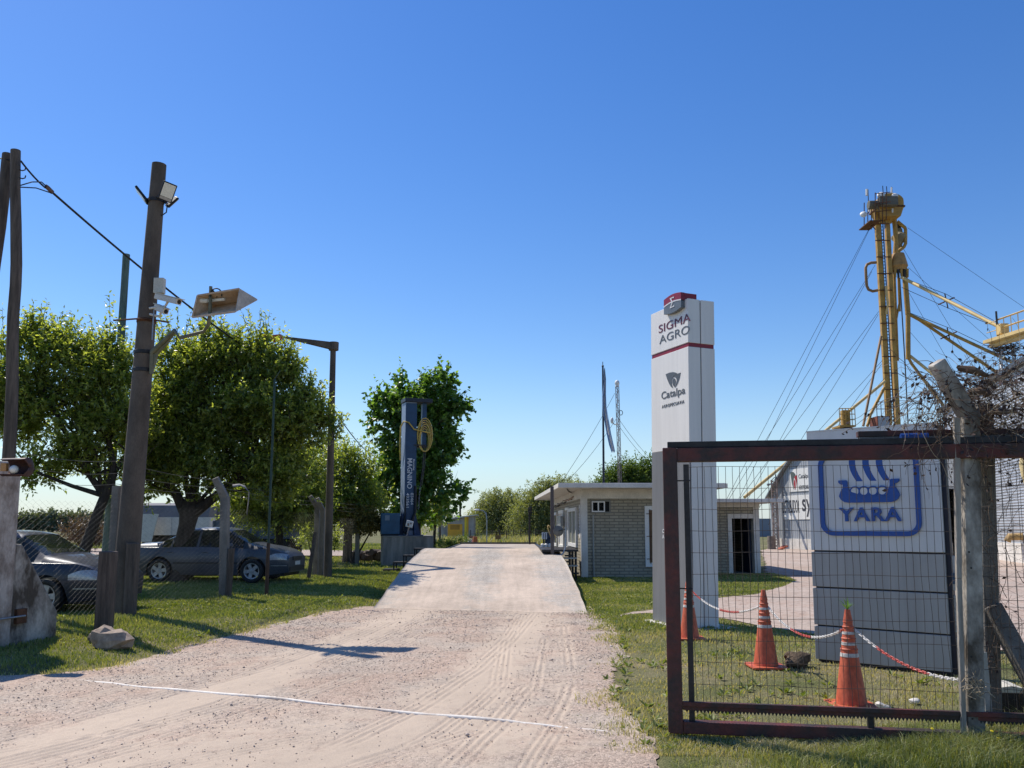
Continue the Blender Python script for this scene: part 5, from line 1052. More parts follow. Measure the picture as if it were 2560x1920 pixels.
mb = MB(); mb.prism([(x, z) for x, z in mid] + list(reversed(arc(ex0, ex1, ez1, .035))), eo, X1, Z1, -(PRO - .001)); mb.prism([(ex0, ZT + .002), (ex1, ZT + .002)] + list(reversed(arc(ex0, ex1, ez1 - .005, .033))), V(0, 0, 0), X1, Z1, -(TD * .45)); em = mb.build('emblem', DRED, tot, world=False, bevel=.004)
mb = MB(); mb.prism(list(arc(ex0, ex1, ez0, -.035)) + list(reversed([(x, z - .012) for x, z in mid])), eo, X1, Z1, -(PRO - .001)); mb.build('emblem_base', M('emblem grey', (.13, .145, .155), .35), tot, world=False, bevel=.004)
mb = MB(); mb.prism([(x, z - .011) for x, z in mid] + list(reversed([(x, z + .012) for x, z in mid])), eo, X1, Z1, .004)
xc, s_ = (ex0 + ex1) / 2, (ez1 - ez0) * .40
sig = [(-.5, .62), (.5, .62), (.5, .42), (.38, .42), (.33, .5), (-.18, .5), (.2, .0), (-.22, -.52), (.36, -.52), (.42, -.42), (.54, -.42), (.54, -.64), (-.5, -.64), (-.5, -.56), (-.02, .0), (-.5, .56)]
mb.prism([(xc + x * s_ * 1.25, zm + z * s_ * 1.35) for x, z in sig], eo - V(0, .001, 0), X1, Z1, .006); mb.build('emblem_symbol', LW, tot, world=False)
def tline(mb, txt, u0, v0, u1, v1, hpx, bold, y=-.0005, spacing=1.0):
    x0, z0 = tl(u0, v0); x1, z1 = tl(u1, v1); zz = (z0 + z1) / 2; h = tl(u0, v0 - hpx)[1] - z0
    mb.text(txt, (x0, y, zz), X1, Z1, x1 - x0, h, .006, bold, spacing=spacing)
mb = MB(); tline(mb, 'SIGMA', 1638, 829, 1717, 806, 20, .0); mb.build('lettering', M('dark red print', (.12, .012, .022), .35), tot, world=False)
mb = MB(); tline(mb, 'AGRO', 1640, 856, 1715, 836, 20, .0); mb.build('lettering', SDARK, tot, world=False); mb = MB(); tline(mb, 'Catalpa', 1647, 1003, 1706, 990, 24, .006); mb.build('lettering', SDARK, tot, world=False); mb = MB(); tline(mb, 'AGROPECUARIA', 1648.5, 1019, 1704, 1009, 8, .0, spacing=1.25); mb.build('lettering', SDARK, tot, world=False)
LEAF = [(.0, .97), (.25, 1.0), (.5, .97), (.70, .88), (.79, .80), (.60, .73), (.47, .62), (.40, .47), (.40, .30), (.45, .12), (.50, .03), (.36, .12), (.22, .36), (.10, .66)]
LEAFR = [(1.0, .80), (.93, .52), (.82, .26), (.70, .09), (.60, .02), (.70, .20), (.75, .38), (.72, .54), (.63, .64), (.56, .67), (.70, .76), (.85, .79)]
DROP = [(.56, .60), (.64, .52), (.68, .38), (.64, .22), (.56, .08), (.49, .20), (.45, .36), (.48, .50)]
def plogo(mb, x0, x1, z0, z1, y, parts, dep=.006, o=None, a=X1, b=Z1):
    for pts in parts: mb.prism([(x0 + (x1 - x0) * x, z0 + (z1 - z0) * z) for x, z in pts], o or V(0, y, 0), a, b, dep)
x0, _ = tl(1657, 950); x1, _ = tl(1694, 950); z0 = tl(1676, 970)[1]; z1 = tl(1676, 928)[1]; mb = MB(); plogo(mb, x0, x1, z0, z1, -.0005, (LEAF, LEAFR, DROP)); mb.build('leaf_logo', SDARK, tot, world=False)
x0, z0 = tl(1653.5, 1332); mb = MB(); h = tl(1653, 1323)[1] - z0; mb.text('CO', (x0, -.0005, z0), X1, Z1, None, h, .005, .012); x0, z0 = tl(1653.5, 1346); mb.text('A', (x0, -.0005, z0), X1, Z1, None, h * 1.05, .005, .012); mb.build('lettering', WHITE, tot, world=False)
tot.rotation_euler = (Matrix.Rotation(rad(.75), 3, 'Y') @ Matrix.Rotation(rzT, 3, 'Z')).to_euler()   # it leans a touch
# --- low wide sign with the ship logo
BL, BRr = G(2039, 1653), G(2380, 1688); ux2, uin2, YW, rzY = frame_of(BL, BRr)
ya_ = thing('ship_sign', tuple(BL), 'wide grey and white panel sign with a blue ship emblem and blue lettering', 'sign', rz=rzY)
def yl_(u, v):
    p = hit(u, v, BL, uin2) - BL; return p.dot(ux2), p.z
ZY = yl_(2014, 1079)[1]; cuts = [(yl_(2030, a)[1] + yl_(2360, b)[1]) / 2 for a, b in ((1563, 1586), (1467, 1483), (1376, 1385))]
YWHITE = streak('pale grey sign panel', (.66, .645, .62), .4, .05); YGREY = streak('mid grey sign panel', (.375, .362, .342), .42, .08); NAVY = M('dark sign edge', (.012, .014, .028), .5)
mb = MB(); mb.boxb(.03, YW + .05, .04, .16, .0, ZY - .03); mb.build('core', NAVY, ya_, world=False)
zs = [.02] + cuts + [ZY]
for i in range(4):
    mb = MB(); mb.boxb(0, YW, 0, .045, zs[i] + .009, zs[i + 1] - .009); mb.build('panel', YWHITE if i == 3 else YGREY, ya_, world=False, bevel=.006)
mb = MB(); mb.boxb(0, YW, -.005, .17, ZY - .010, ZY + .004); mb.build('top_cap', YWHITE, ya_, world=False)
for i in range(3): mb = MB(); mb.boxb(YW + .051, YW + .085, .05, .15, zs[i] + .03, zs[i + 1] - .03); mb.build('side_rib', MT['steel'], ya_, world=False)
pz = yl_(2385, 1447)[1]; mb = MB(); mb.boxb(YW + .052, YW + .16, .02, .12, pz - .06, pz + .06); mb.build('fuse_box', M('blue fuse box', (.03, .07, .12), .5), ya_, world=False)
LB = M('sign blue', (.018, .085, .33), .4, .05, 3); DEP = .028
fx0, fx1 = yl_(2050, 1250)[0], yl_(2302, 1250)[0]; fz0 = (yl_(2060, 1337)[1] + yl_(2300, 1343)[1]) / 2; fz1 = yl_(2170, 1128)[1]
def rrect(x0, x1, z0, z1, r, n=8):
    o = []
    for cx, cz, a0 in ((x1 - r, z1 - r, 0), (x0 + r, z1 - r, 90), (x0 + r, z0 + r, 180), (x1 - r, z0 + r, 270)):
        o += [(cx + r * math.cos(rad(a0 + 90 * i / n)), cz + r * math.sin(rad(a0 + 90 * i / n))) for i in range(n + 1)]
    return o
YO = V(0, -.0005, 0); th = .055
mb = MB(); mb.ring(rrect(fx0, fx1, fz0, fz1, .16), rrect(fx0 + th, fx1 - th, fz0 + th, fz1 - th, .105), YO, X1, Z1, DEP); mb.build('emblem_frame', LB, ya_, world=False)
def yq(x, y): return yl_(1800 + x * .3436, 1040 + y * .3436)
hx0 = yq(868, 540)[0]; hx1 = yq(1310, 540)[0]; hzb = (yq(940, 630)[1] + yq(1240, 628)[1]) / 2; hzt = (yq(880, 470)[1] + yq(1290, 456)[1]) / 2; hw, hh_ = hx1 - hx0, hzt - hzb
hull = [(.0, 1.0), (.0, .90), (.035, .82), (.075, .80), (.07, .66), (.03, .50), (.0, .30), (.03, .14), (.09, .03), (.16, 0), (.84, 0), (.91, .03), (.97, .14), (1.0, .30), (.97, .50), (.93, .66), (.925, .80), (.965, .82), (1.0, .90), (1.0, 1.0), (.87, 1.0), (.85, .92), (.85, .72), (.82, .54), (.79, .48), (.74, .44), (.68, .38), (.62, .42), (.56, .38), (.50, .42), (.44, .38), (.38, .42), (.32, .38), (.26, .44), (.21, .48), (.18, .54), (.15, .72), (.15, .92), (.13, 1.0)]
mb = MB(); mb.prism([(hx0 + x * hw, hzb + z * hh_) for x, z in hull], YO, X1, Z1, DEP); mb.build('hull', LB, ya_, world=False)
for i in range(4):
    cx = hx0 + hw * (.275 + .15 * i); cz = hzb + hh_ * .50; r = hw * .088
    o_ = [(cx + r * math.cos(a * .2618), cz + r * math.sin(a * .2618)) for a in range(24)]; i_ = [(cx + (r - .016) * math.cos(a * .2618), cz + (r - .016) * math.sin(a * .2618)) for a in range(24)]
    mb = MB(); mb.ring(o_, i_, YO - V(0, .002 * i + .001, 0), X1, Z1, DEP + .002); mb.build('shield_ring', LB, ya_, world=False)
    mb = MB(); mb.prism([(cx + (r - .0165) * math.cos(a * .2618), cz + (r - .0165) * math.sin(a * .2618)) for a in range(24)], YO - V(0, .002 * i + .003, 0), X1, Z1, DEP - .004); mb.build('shield_face', YWHITE, ya_, world=False)
for i in range(3):
    bx = yq(930 + 98 * i, 330)[0]; tx_ = yq(1015 + 100 * i, 475)[0]; z1_ = yq(930, 240)[1]; z0_ = yq(1015, 475)[1]; sw = tx_ - bx
    lft = [(bx + sw * (.62 * (1 - math.sin(math.pi * (.12 + .76 * t))) ** 1.0 + .02) + sw * .30 * (1 - t) ** 2.2, z0_ + (z1_ - z0_) * t) for t in [k / 9 for k in range(10)]]
    rgt = [(x + sw * (.60 + .0 * k), z) for k, (x, z) in enumerate(lft)]
    mb = MB(); mb.prism(lft[::-1] + rgt, YO, X1, Z1, DEP) if False else mb.prism(lft + rgt[::-1], YO, X1, Z1, -DEP); so_ = mb.build('sail', LB, ya_, world=False)
    so_.location = (0, 0, 0)
x0 = yq(872, 770)[0]; x1 = yq(1325, 770)[0]; z0 = (yq(900, 767)[1] + yq(1300, 765)[1]) / 2; z1 = (yq(900, 668)[1] + yq(1300, 662)[1]) / 2
mb = MB(); mb.text('YARA', (x0, -.0005, z0), X1, Z1, x1 - x0, z1 - z0, DEP, .022, spacing=1.12); mb.build('lettering', LB, ya_, world=False)

# ================================================================== SLIDING GATE
GA, GB = G(1672, 1840), G(2332, 1868); gux, gin, _, rzG = frame_of(GA, GB)
gate = thing('sliding_gate', tuple(GA), 'worn dark red sliding gate with wire mesh and a toothed rack, standing open', 'gate', rz=rzG)
def gl2(u, v):
    p = hit(u, v, GA, gin) - GA; return p.dot(gux), p.z
RP = MT['rustpaint']; gx1 = 4.6; zb0 = .03; zb1 = gl2(1720, 1801)[1]; ztb = (gl2(1800, 1152)[1] + gl2(2300, 1150)[1]) / 2; ztt = ztb + .115; uw = gl2(1694, 1300)[0] - gl2(1658, 1300)[0]
uxo = gl2(1657, 1200)[0] * .5 + gl2(1671, 1800)[0] * .5
mb = MB(); mb.boxb(uxo, uxo + uw, -.05, .05, zb0, ztt); mb.build('upright', RP, gate, world=False, bevel=.006)
mb = MB(); mb.boxb(uxo + uw + .001, gx1, -.048, .048, ztb, ztt - .002); mb.build('top_bar', RP, gate, world=False, bevel=.006)
mb = MB(); mb.boxb(uxo + .04, gx1, -.03, .03, ztt + .001, ztt + .05); mb.build('top_rail', MT['darksteel'], gate, world=False, bevel=.004)
mb = MB(); mb.boxb(uxo + uw + .001, gx1, -.048, .048, zb0 + .002, zb1); mb.build('bottom_bar', RP, gate, world=False, bevel=.006)
xi = gl2(1713, 1200)[0] * .5 + gl2(1733, 1790)[0] * .5; mb = MB(); mb.boxb(xi - .022, xi + .022, -.02, .02, zb1 + .001, ztb - .02); mb.build('inner_bar', MT['darksteel'], gate, world=False, bevel=.003)
for v in (1202, 1471): zz_ = gl2(1700, v)[1]; mb = MB(); mb.tube([V(uxo + uw, -.0, zz_), V(xi + .03, -.025, zz_)], .006, 6); mb.build('tie_rod', MT['darksteel'], gate, world=False)
zr1 = (gl2(1715, 1737)[1] + gl2(2330, 1789)[1]) / 2; zr0 = zr1 - .065
mb = MB(); mb.boxb(uxo + uw + .001, gx1, -.045, -.005, zr0 + .03, zr1); mb.boxb(uxo + uw + .001, gx1, -.03, -.012, zr0, zr0 + .029); mb.build('rack_bar', RP, gate, world=False, bevel=.003)
mb = MB(); x = uxo + uw + .02
while x < gx1 - .05: mb.prism([(x, zr0), (x + .0125, zr0 - .022), (x + .025, zr0)], (0, -.016, 0), X1, Z1, .012); x += .027
mb.build('rack_teeth', MT['darksteel'], gate, world=False)
xs_, _ = gl2(2177, 1820); mb = MB(); mb.boxb(xs_ - .022, xs_ + .022, -.02, .02, zb1 + .001, zr0 - .001); mb.build('strut', MT['darksteel'], gate, world=False)
mb = MB(); q = random.Random(12); z_hi = ztb - .04; hz = []; zz_ = z_hi; dz0 = .172
nv = int((gx1 - xi - .02) / .0555)
def wob(i, z): return .008 * math.sin(z * 5.1 + i * .9) * sstep(np.array((1.75 - z) / 1.0)) + .004 * math.sin(z * 11 + i * 2.3) * sstep(np.array((1.5 - z) / 1.0))
for i in range(nv):
    x = xi + .035 + i * .0555; mb.tube([V(x + float(wob(i, z_hi - k * .07)) + q.uniform(-.0015, .0015), .035 + .004 * math.sin(k * .7 + i), z_hi - k * .07) for k in range(int((z_hi - zb0) / .07) + 1)], .0020, 4, False)
k = 0
while z_hi - k * dz0 > zb1: zc_ = z_hi - k * dz0; mb.tube([V(xi + .02 + j * .111, .038, zc_ + .004 * math.sin(j * .8 + k)) for j in range(int((gx1 - xi) / .111) + 1)], .0020, 4, False); k += 1
mb.build('wire_mesh', MT['gatewire'], gate, world=False)
# rear upper guide beam with rollers, fixed to the posts
gx0 = gl2(2150, 1090)[0]; gz0, gz1 = gl2(2150, 1104)[1], gl2(2150, 1076)[1]
rg = thing('roller_guide', tuple(GA + gux * gx0 + V(0, 0, gz0)), 'red steel guide beam with blue rollers above the sliding gate', 'gate guide', rz=rzG)
mb = MB(); mb.boxb(0, 2.9, .055, .13, (gz1 - gz0) * .5, gz1 - gz0); mb.build('beam', RP, rg, world=False, bevel=.004)
mb = MB(); mb.boxb(.01, 2.9, .06, .12, .0, (gz1 - gz0) * .5 - .002); mb.build('channel', MT['concrete_dark'], rg, world=False)
for xx_ in (.40, 1.5): 
    mb = MB(); mb.lathe([(.001, -.10), (.028, -.10), (.03, 0), (.03, .1), (.001, .1)], (xx_, .0, .03), 12, (1, 0, 0)); mb.build('roller', M('blue roller', (.015, .05, .2), .4), rg, 50, world=False)
# --- concrete post with bent top, wooden strip, second post and brace
pb = G(2433, 1860); pY = pb.y - .12
pb = P(2430, 1862, pY); pt_ = P(2421, 1040, pY); tip = P(2340, 905, pY - .05)
cp_ = thing('concrete_post', (pb.x, pY, 0), 'mossy concrete post with its top bent to the left in front of the gate', 'post')
mb = MB(); mb.beam(V(pb.x, pY, -.2), pt_, .13, .11, up=(0, 1, 0)); mb.beam(pt_ + (pt_ - tip).normalized() * .05, tip, .128, .108, up=(0, 1, 0), w1=.112, h1=.10); mb.build('shaft', MT['stained'], cp_, bevel=.014)
mb = MB()
for v in (1120, 1190, 1380, 1420, 1642, 1708, 1747, 1797):
    p = P(2430 + (v % 7) - 3 - (1860 - v) * .011, v, pY - .0565); mb.lathe([(.008, 0), (.001, -.001)], p, 8, (0, 1, 0))
mb.build('bolt_hole', MT['black'], cp_)
sp0, sp1 = P(2410, 1866, pY - .05), P(2391, 1045, pY - .05); mb = MB(); mb.beam(V(sp0.x, sp0.y, 0), sp0.lerp(sp1, .5) + V(-.012, 0, 0), .035, .03, up=(0, 1, 0), w1=.04); mb.beam(sp0.lerp(sp1, .5) + V(-.012, 0, 0), sp1, .04, .03, up=(0, 1, 0), w1=.045)
tag(mb.build('wooden_strip', MT['palewood'], bevel=.005), 'bleached wooden strip tied along the left side of the bent concrete post', 'wooden strip')
p2 = P(2474, 1800, pY + .5); p2t = P(2456, 1010, pY + .5); p2s = thing('concrete_post', (p2.x, p2.y, 0), 'darker upright concrete post close behind the bent one', 'post')
mb = MB(); mb.beam(V(p2.x, p2.y, -.2), p2t, .13, .12, up=(0, 1, 0)); mb.build('shaft', MT['concrete_dark'], p2s, bevel=.014)
br0, br1 = P(2478, 1515, pY + .45), P(2620, 1772, pY + .2); mb = MB(); mb.beam(br0, br0 + (br1 - br0) * 1.25, .13, .12, up=(0, 1, 0)); mb.build('brace', MT['concrete_dark'], p2s, bevel=.012)
ap0, ap1 = P(2475, 1850, pY + .3), P(2455, 1630, pY + .3); mb = MB(); mb.beam(V(ap0.x, ap0.y, 0), ap1, .05, .05, up=(0, 1, 0)); tag(mb.build('angle_bar', MT['steel']), 'short grey steel angle bar upright between the posts and the gate motor', 'bar')
mo = P(2522, 1800, pY + .85); gm = thing('gate_motor', (mo.x, mo.y, 0), 'dark gate motor box with a cream lid at the foot of the fence', 'gate motor', rz=rzG)
mz = P(2522, 1726, mo.y).z; mb = MB(); mb.boxb(-.10, .10, -.1, .2, 0, mz); mb.build('box', M('dirty dark box', (.03, .022, .018), .7, .5, 9), gm, world=False, bevel=.01)
mb = MB(); mb.prism([(-.11, 0), (.11, 0), (.09, .04), (.0, .055), (-.09, .04)], (0, -.11, mz + .001), X1, Z1, -.33); mb.build('lid', MT['cream'], gm, world=False)
# --- chain link fence running right from the posts
rf = thing('chain_link_fence', (4.4, pY + .5, 0), 'rusty chain link fence overgrown with dead vine at the right edge', 'fence', rz=0)
fa, fb = P(2452, 1500, pY + .42), P(2760, 1500, pY - .1)
mb = MB(); chainlink(mb, fa, fb, .05, 2.35, .095, .0021); mb.build('mesh_panel', MT['gatewire'], rf)
mb = MB()
for zz_ in np.arange(.2, 2.5, .16): mb.tube([V(fa.x, fa.y, zz_), V(fb.x, fb.y, zz_ + .02)], .0018, 4)
for i in range(14): t_ = i / 13; mb.tube([V(fa.x + (fb.x - fa.x) * t_, fa.y + (fb.y - fa.y) * t_, .05), V(fa.x + (fb.x - fa.x) * t_ + .02, fa.y + (fb.y - fa.y) * t_, 2.4)], .0018, 4)
mb.build('straight_wires', MT['gatewire'], rf)
# --- dead vine
q = random.Random(21)
vine = thing('dead_vine', tuple(pt_), 'tangle of dry brown vine hanging over the bent post and the gate guide', 'vine')
VM = M('dry vine stem', (.13, .085, .055), .85, .45, 6); VM2 = M('pale dry vine stem', (.33, .27, .19), .85, .3, 6)
def stem(mb, p, d, n, st, r, droop):
    pts = [p]; d = d.normalized()
    for i in range(n):
        d = (d + V(q.uniform(-1, 1), q.uniform(-.6, .6), q.uniform(-1, 1)) * .42 + V(0, 0, -droop)).normalized(); pts.append(pts[-1] + d * st)
    mb.tube(pts, [r * (1 - .55 * i / n) for i in range(n + 1)], 4, False); return pts
mbs, mbp, lv, lf = MB(), MB(), [], []
def addleaf(p, s):
    a = V(q.uniform(-1, 1), q.uniform(-1, 1), q.uniform(-1.2, .2)).normalized(); b = a.cross(V(q.uniform(-1, 1), 1, q.uniform(-1, 1))).normalized(); n0 = len(lv)
    lv.extend([p, p + a * s * .5 + b * s * .28, p + a * s * 1.0, p + a * s * .5 - b * s * .28]); lf.append((n0, n0 + 1, n0 + 2)); lf.append((n0, n0 + 2, n0 + 3))
for i in range(620):
    if i < 90: u, v = q.gauss(2330, 30), q.uniform(935, 1070); dr_ = V(q.uniform(-.6, .3), 0, q.uniform(-1, .5)); n = q.randint(8, 18); dp = .16
    elif i < 590: u = q.uniform(2400, 2640); v = q.uniform(930, 1110) + max(0, (2560 - u) * .05); dr_ = V(q.uniform(-1, 1), q.uniform(-.4, .4), q.uniform(-.6, .6)); n = q.randint(6, 14); dp = .03
    else: u, v = q.uniform(2330, 2500), q.uniform(925, 1000); dr_ = V(q.uniform(-.6, 1), 0, q.uniform(-.2, .5)); n = q.randint(7, 14); dp = .13
    p = P(u, v, pY + q.uniform(-.18, .4)); pts = stem(mbs if q.random() < .72 else mbp, p, dr_, n, .045, q.uniform(.0016, .0036), dp)
    for pp_ in pts[2:]:
        if q.random() < .2: addleaf(pp_, q.uniform(.02, .055))
for i in range(60):
    u = q.uniform(2455, 2620); v = q.uniform(1150, 1850); p = P(u, v, pY + .38); pts = stem(mbs, p, V(q.uniform(-.3, .3), 0, 1), q.randint(6, 12), .05, .0028, .02)
    for pp_ in pts[2:]:
        if q.random() < .08: addleaf(pp_, .04)
for (u0, v0, u1, v1, r) in ((2395, 920, 2470, 940, .032), (2425, 980, 2475, 985, .03), (2465, 1035, 2540, 1030, .024)): mbs.tube([P(u0, v0, pY + .05), P((u0 + u1) / 2, (v0 + v1) / 2 - 5, pY), P(u1, v1, pY + .1)], [r * .7, r, r * .5], 8)
mbs.build('stems', VM, vine); mbp.build('pale_stems', VM2, vine); mb = MB(); mb.add(lv, lf); mb.build('dead_leaves', M('dead leaf', (.055, .035, .03), .9, .5, 20), vine)
mb = MB()
for i in range(70):
    p = P(2440, 1712, pY - .1) + V(q.gauss(0, .045), q.gauss(0, .02), q.gauss(0, .04)); mb.tube([p, p + V(q.uniform(-1, 1), q.uniform(-1, 1), q.uniform(-1, 1)) * .07], .0025, 4)
tag(mb.build('straw_clump', M('straw', (.42, .33, .22), .9, .3, 9)), 'clump of dry straw stuck between the posts near the gate motor', 'straw')

# ================================================================== CONES AND CHAINS
ORANGE = M('faded orange plastic', (.42, .075, .03), .55, 0, 7, col2=(.58, .13, .065), thr=(.3, .6), stretch=(1, 1, .5), fine=.1); BAND = M('scuffed white band', (.30, .25, .22), .5, 0, 16, col2=(.58, .55, .51), thr=(.35, .55))
def cone(u, v, label, zoff=0.0, h=.86):
    b = G(u, v); t = thing('traffic_cone', (b.x, b.y, zoff), label, 'traffic cone', 'orange cones linked by chains')
    def R(z): return .142 - (.142 - .026) * (z / h) ** .92
    mb = MB(); zs_ = [0, .03, h * .48, h * .485, h * .60, h * .605, h * .70, h * .705, h * .86, h * .865, h * .95, h]
    pr = []
    for i, z in enumerate(zs_): pr.append((R(z) + (.006 if i in (3, 4, 7, 8) else 0) * 0 + (.005 if i >= 9 and i < 10 else 0), z + .03))
    pr += [(.016, h + .031), (.016, h - .1)]
    mb.lathe(pr, (0, 0, 0), 28); co_ = mb.build('body', ORANGE, t, 45, world=False)
    for z0, z1 in ((.495, .535), (.62, .652), (.735, .765)):
        mb = MB(); mb.lathe([(R(h * z0) + .0005, h * z0 + .03), (R(h * z0) + .0035, h * z0 + .031), (R(h * z1) + .0035, h * z1 + .029), (R(h * z1) + .0005, h * z1 + .03)], (0, 0, 0), 28); mb.build('reflective_band', BAND, t, 40, world=False)
    for z0 in (.575, .69, .815):
        mb = MB(); mb.lathe([(R(h * z0) + .0005, h * z0 + .02), (R(h * z0) + .007, h * z0 + .026), (R(h * z0) + .007, h * z0 + .034), (R(h * z0) + .0005, h * z0 + .04)], (0, 0, 0), 28); mb.build('rib', ORANGE, t, 40, world=False)
    mb = MB(); mb.prism(rrect(-.205, .205, -.205, .205, .05), (0, 0, .004), (1, 0, 0), (0, 1, 0), .024); mb.build('base', ORANGE, t, world=False, bevel=.006)
    return t, b
t1, k1 = cone(1724, 1597, 'orange cone farthest back, partly behind the gate upright'); t2, k2 = cone(1915, 1668, 'middle orange cone standing beside a clod of earth'); t3, k3 = cone(2129, 1756, 'nearest orange cone with a green plant sprouting from its top', -.035)
CW, CRd = M('white plastic chain', (.72, .68, .63), .45, .08, 8), M('red plastic chain', (.56, .10, .075), .45, .12, 8)
def chain(a, b, sag, label, seg=(9, 9), ph=0):
    a, b = Vector(a), Vector(b); L = (b - a).length * (1 + 2.6 * (sag / (b - a).length) ** 2); n = int(L / .034); mb = MB()
    def at_(t): return a.lerp(b, t) - V(0, 0, sag * 4 * t * (1 - t))
    for i in range(n):
        t0, t1_ = i / n, (i + 1) / n; p0, p1 = at_(t0), at_(t1_); d = (p1 - p0).normalized(); c = (p0 + p1) / 2; s1 = d.cross(V(0, 0, 1)).normalized(); s2 = s1.cross(d); s = s1 if i % 2 else s2
        hl, hw_ = .026, .011; pts = [c + d * (hl - hw_) * (1 if abs(th) < math.pi / 2 else -1) + d * hw_ * math.cos(th) + s * hw_ * math.sin(th) for th in [(k + .5) * math.pi / 5 - math.pi for k in range(10)]]
        mb.cur = 1 if ((i + ph) % (seg[0] + seg[1])) >= seg[0] else 0
        mb.tube(pts + [pts[0]], .0042, 5, False)
    return tag(mb.build('plastic_chain', [CW, CRd], smooth=60), label, 'chain', 'red and white chains between the cones')
zc_ = .70
chain((k1.x + .04, k1.y, zc_), (k2.x - .045, k2.y, zc_), .17, 'red and white chain between the farthest cone and the middle cone', (22, 20), 30); chain((k2.x + .045, k2.y, zc_), (k3.x - .05, k3.y, zc_ - .03), .19, 'red and white chain between the middle cone and the nearest cone', (20, 16), 36)
chain((k3.x + .05, k3.y, zc_ - .02), P(2402, 1700, pY + .25), .10, 'red and white chain from the nearest cone down to the concrete post', (15, 20), 5)
PL = leafmat('cone plant leaf', (.06, .13, .03), (.13, .24, .07)); mb = MB(); q = random.Random(5)
for i in range(16):
    d = V(q.uniform(-1, 1), q.uniform(-1, 1), q.uniform(.6, 1.6)).normalized(); s = d.cross(V(0, 0, 1)).normalized(); l = q.uniform(.09, .17); o_ = V(k3.x, k3.y, .855)
    pts = [o_, o_ + d * l * .5 + V(0, 0, .0), o_ + d * l - V(0, 0, .03)]; vs = []
    for w_, p in zip((.003, .006, .0005), pts): vs += [p - s * w_, p + s * w_]
    mb.add(vs, [(0, 1, 3, 2), (2, 3, 5, 4)])
po = mb.build('seedling', PL); at = po.data.attributes.new('tint', 'FLOAT', 'POINT'); at.data.foreach_set('value', [R_.random() for _ in po.data.vertices]); tag(po, 'small feathery green seedling growing out of the nearest cone', 'plant')
c = G(1992, 1667); mb = MB(); mb.ball(c + V(0, 0, .05), 1, 18, 11, (.15, .12, .11)); cc = c + V(0, 0, .05)
mb.v = [tuple(cc + (Vector(p) - cc) * (1 + .5 * float(vnoise(np.array(p[0] * 9), np.array(p[2] * 9 + p[1] * 7), 1, 2)) + .25 * float(vnoise(np.array(p[0] * 25), np.array(p[2] * 25 + p[1] * 7), 1, 3)))) for p in mb.v]
tag(mb.build('earth_clod', M('earth clod', (.10, .07, .045), .95, .4, 12, 1, 60)), 'brown clod of earth and roots beside the middle cone', 'clod')
for (u, v, s, lab) in ((2208, 1771, .07, 'crumpled white scrap lying behind the gate rack'), (2288, 1757, .055, 'small white stone on the grass behind the gate rack')):
    c = G(u, v) + V(0, 0, .02); mb = MB(); mb.ball(c, s, 10, 7, (1, .7, .45)); mb.v = [tuple(c + (Vector(p) - c) * (1 + .5 * float(vnoise(np.array(p[0] * 22), np.array(p[2] * 22 + p[1] * 9), 1, 2)))) for p in mb.v]; tag(mb.build('scrap' if 'scrap' in lab else 'stone', MT['offwhite'], smooth=25), lab, 'scrap' if 'scrap' in lab else 'stone')

# ================================================================== WAREHOUSES
WN = corrugated('ribbed grey sheeting', (.33, .345, .37), 0, .26, .5, .2); WN2 = corrugated('horizontally ribbed silver sheeting', (.42, .44, .46), 2, .13, .42, .35)
W0 = G(1929, 1370); wd = V(.25, -.97, 0).normalized(); rzW = math.atan2(wd.y, wd.x)
wh = thing('warehouse', tuple(W0), 'grey warehouse gable with a white company banner behind the brick office', 'warehouse', rz=rzW)
def wl(u, v):
    p = hit(u, v, W0, V(-wd.y, wd.x, 0)) - W0; return p.dot(wd), p.z
prof = [(0, .72), (17, .72), (17, 3.8), (14.5, 6.0), (11.5, 7.0), (4.1, 7.0), (2.0, 5.4), (0, 3.75)]
mb = MB(); mb.prism(prof, (0, 0, 0), X1, Z1, -.25); mb.build('gable_wall', WN, wh, world=False)
mb = MB(); mb.boxb(-.05, 17.05, -.06, .3, -.2, .719); mb.build('base_wall', MT['offwhite'], wh, world=False)
mb = MB(); rf_ = [(17.2, 3.7), (14.6, 6.12), (11.55, 7.1), (4.05, 7.1), (1.9, 5.5), (-.2, 3.65)]; mb.prism(rf_ + [(x, z - .12) for x, z in reversed(rf_)], (0, -.3, 0), X1, Z1, -45); mb.build('roof', MT['steel'], wh, world=False)
mb = MB(); mb.boxb(0, .25, .252, 44, -.2, 3.6); mb.build('side_wall', WN, wh, world=False)
ax, az1 = wl(1973, 1169); bx, az0 = wl(2012, 1222); mb = MB(); mb.boxb(ax, ax + 6.5, -.05, -.002, wl(1975, 1230)[1], wl(1975, 1174)[1]); mb.build('banner', MT['white'], wh, world=False)
cx_, cz1 = wl(1958, 1238); mb = MB(); mb.boxb(cx_, ax + 7.5, -.045, -.002, wl(1960, 1299)[1], wl(1960, 1240)[1]); mb.build('banner', MT['white'], wh, world=False)
x0, _ = wl(1978, 1200); x1, _ = wl(1995, 1200); z0, z1 = wl(1986, 1227)[1], wl(1986, 1179)[1]; gm_ = M('banner dark green grey', (.09, .11, .10), .6)
mb = MB(); plogo(mb, x0, x1, z0, z1, -.052, (LEAF,)); mb.build('leaf_logo', gm_, wh, world=False)
mb = MB(); plogo(mb, x0, x1, z0, z1, -.052, (LEAFR, DROP)); mb.build('leaf_logo', M('banner red', (.35, .02, .03), .6), wh, world=False)
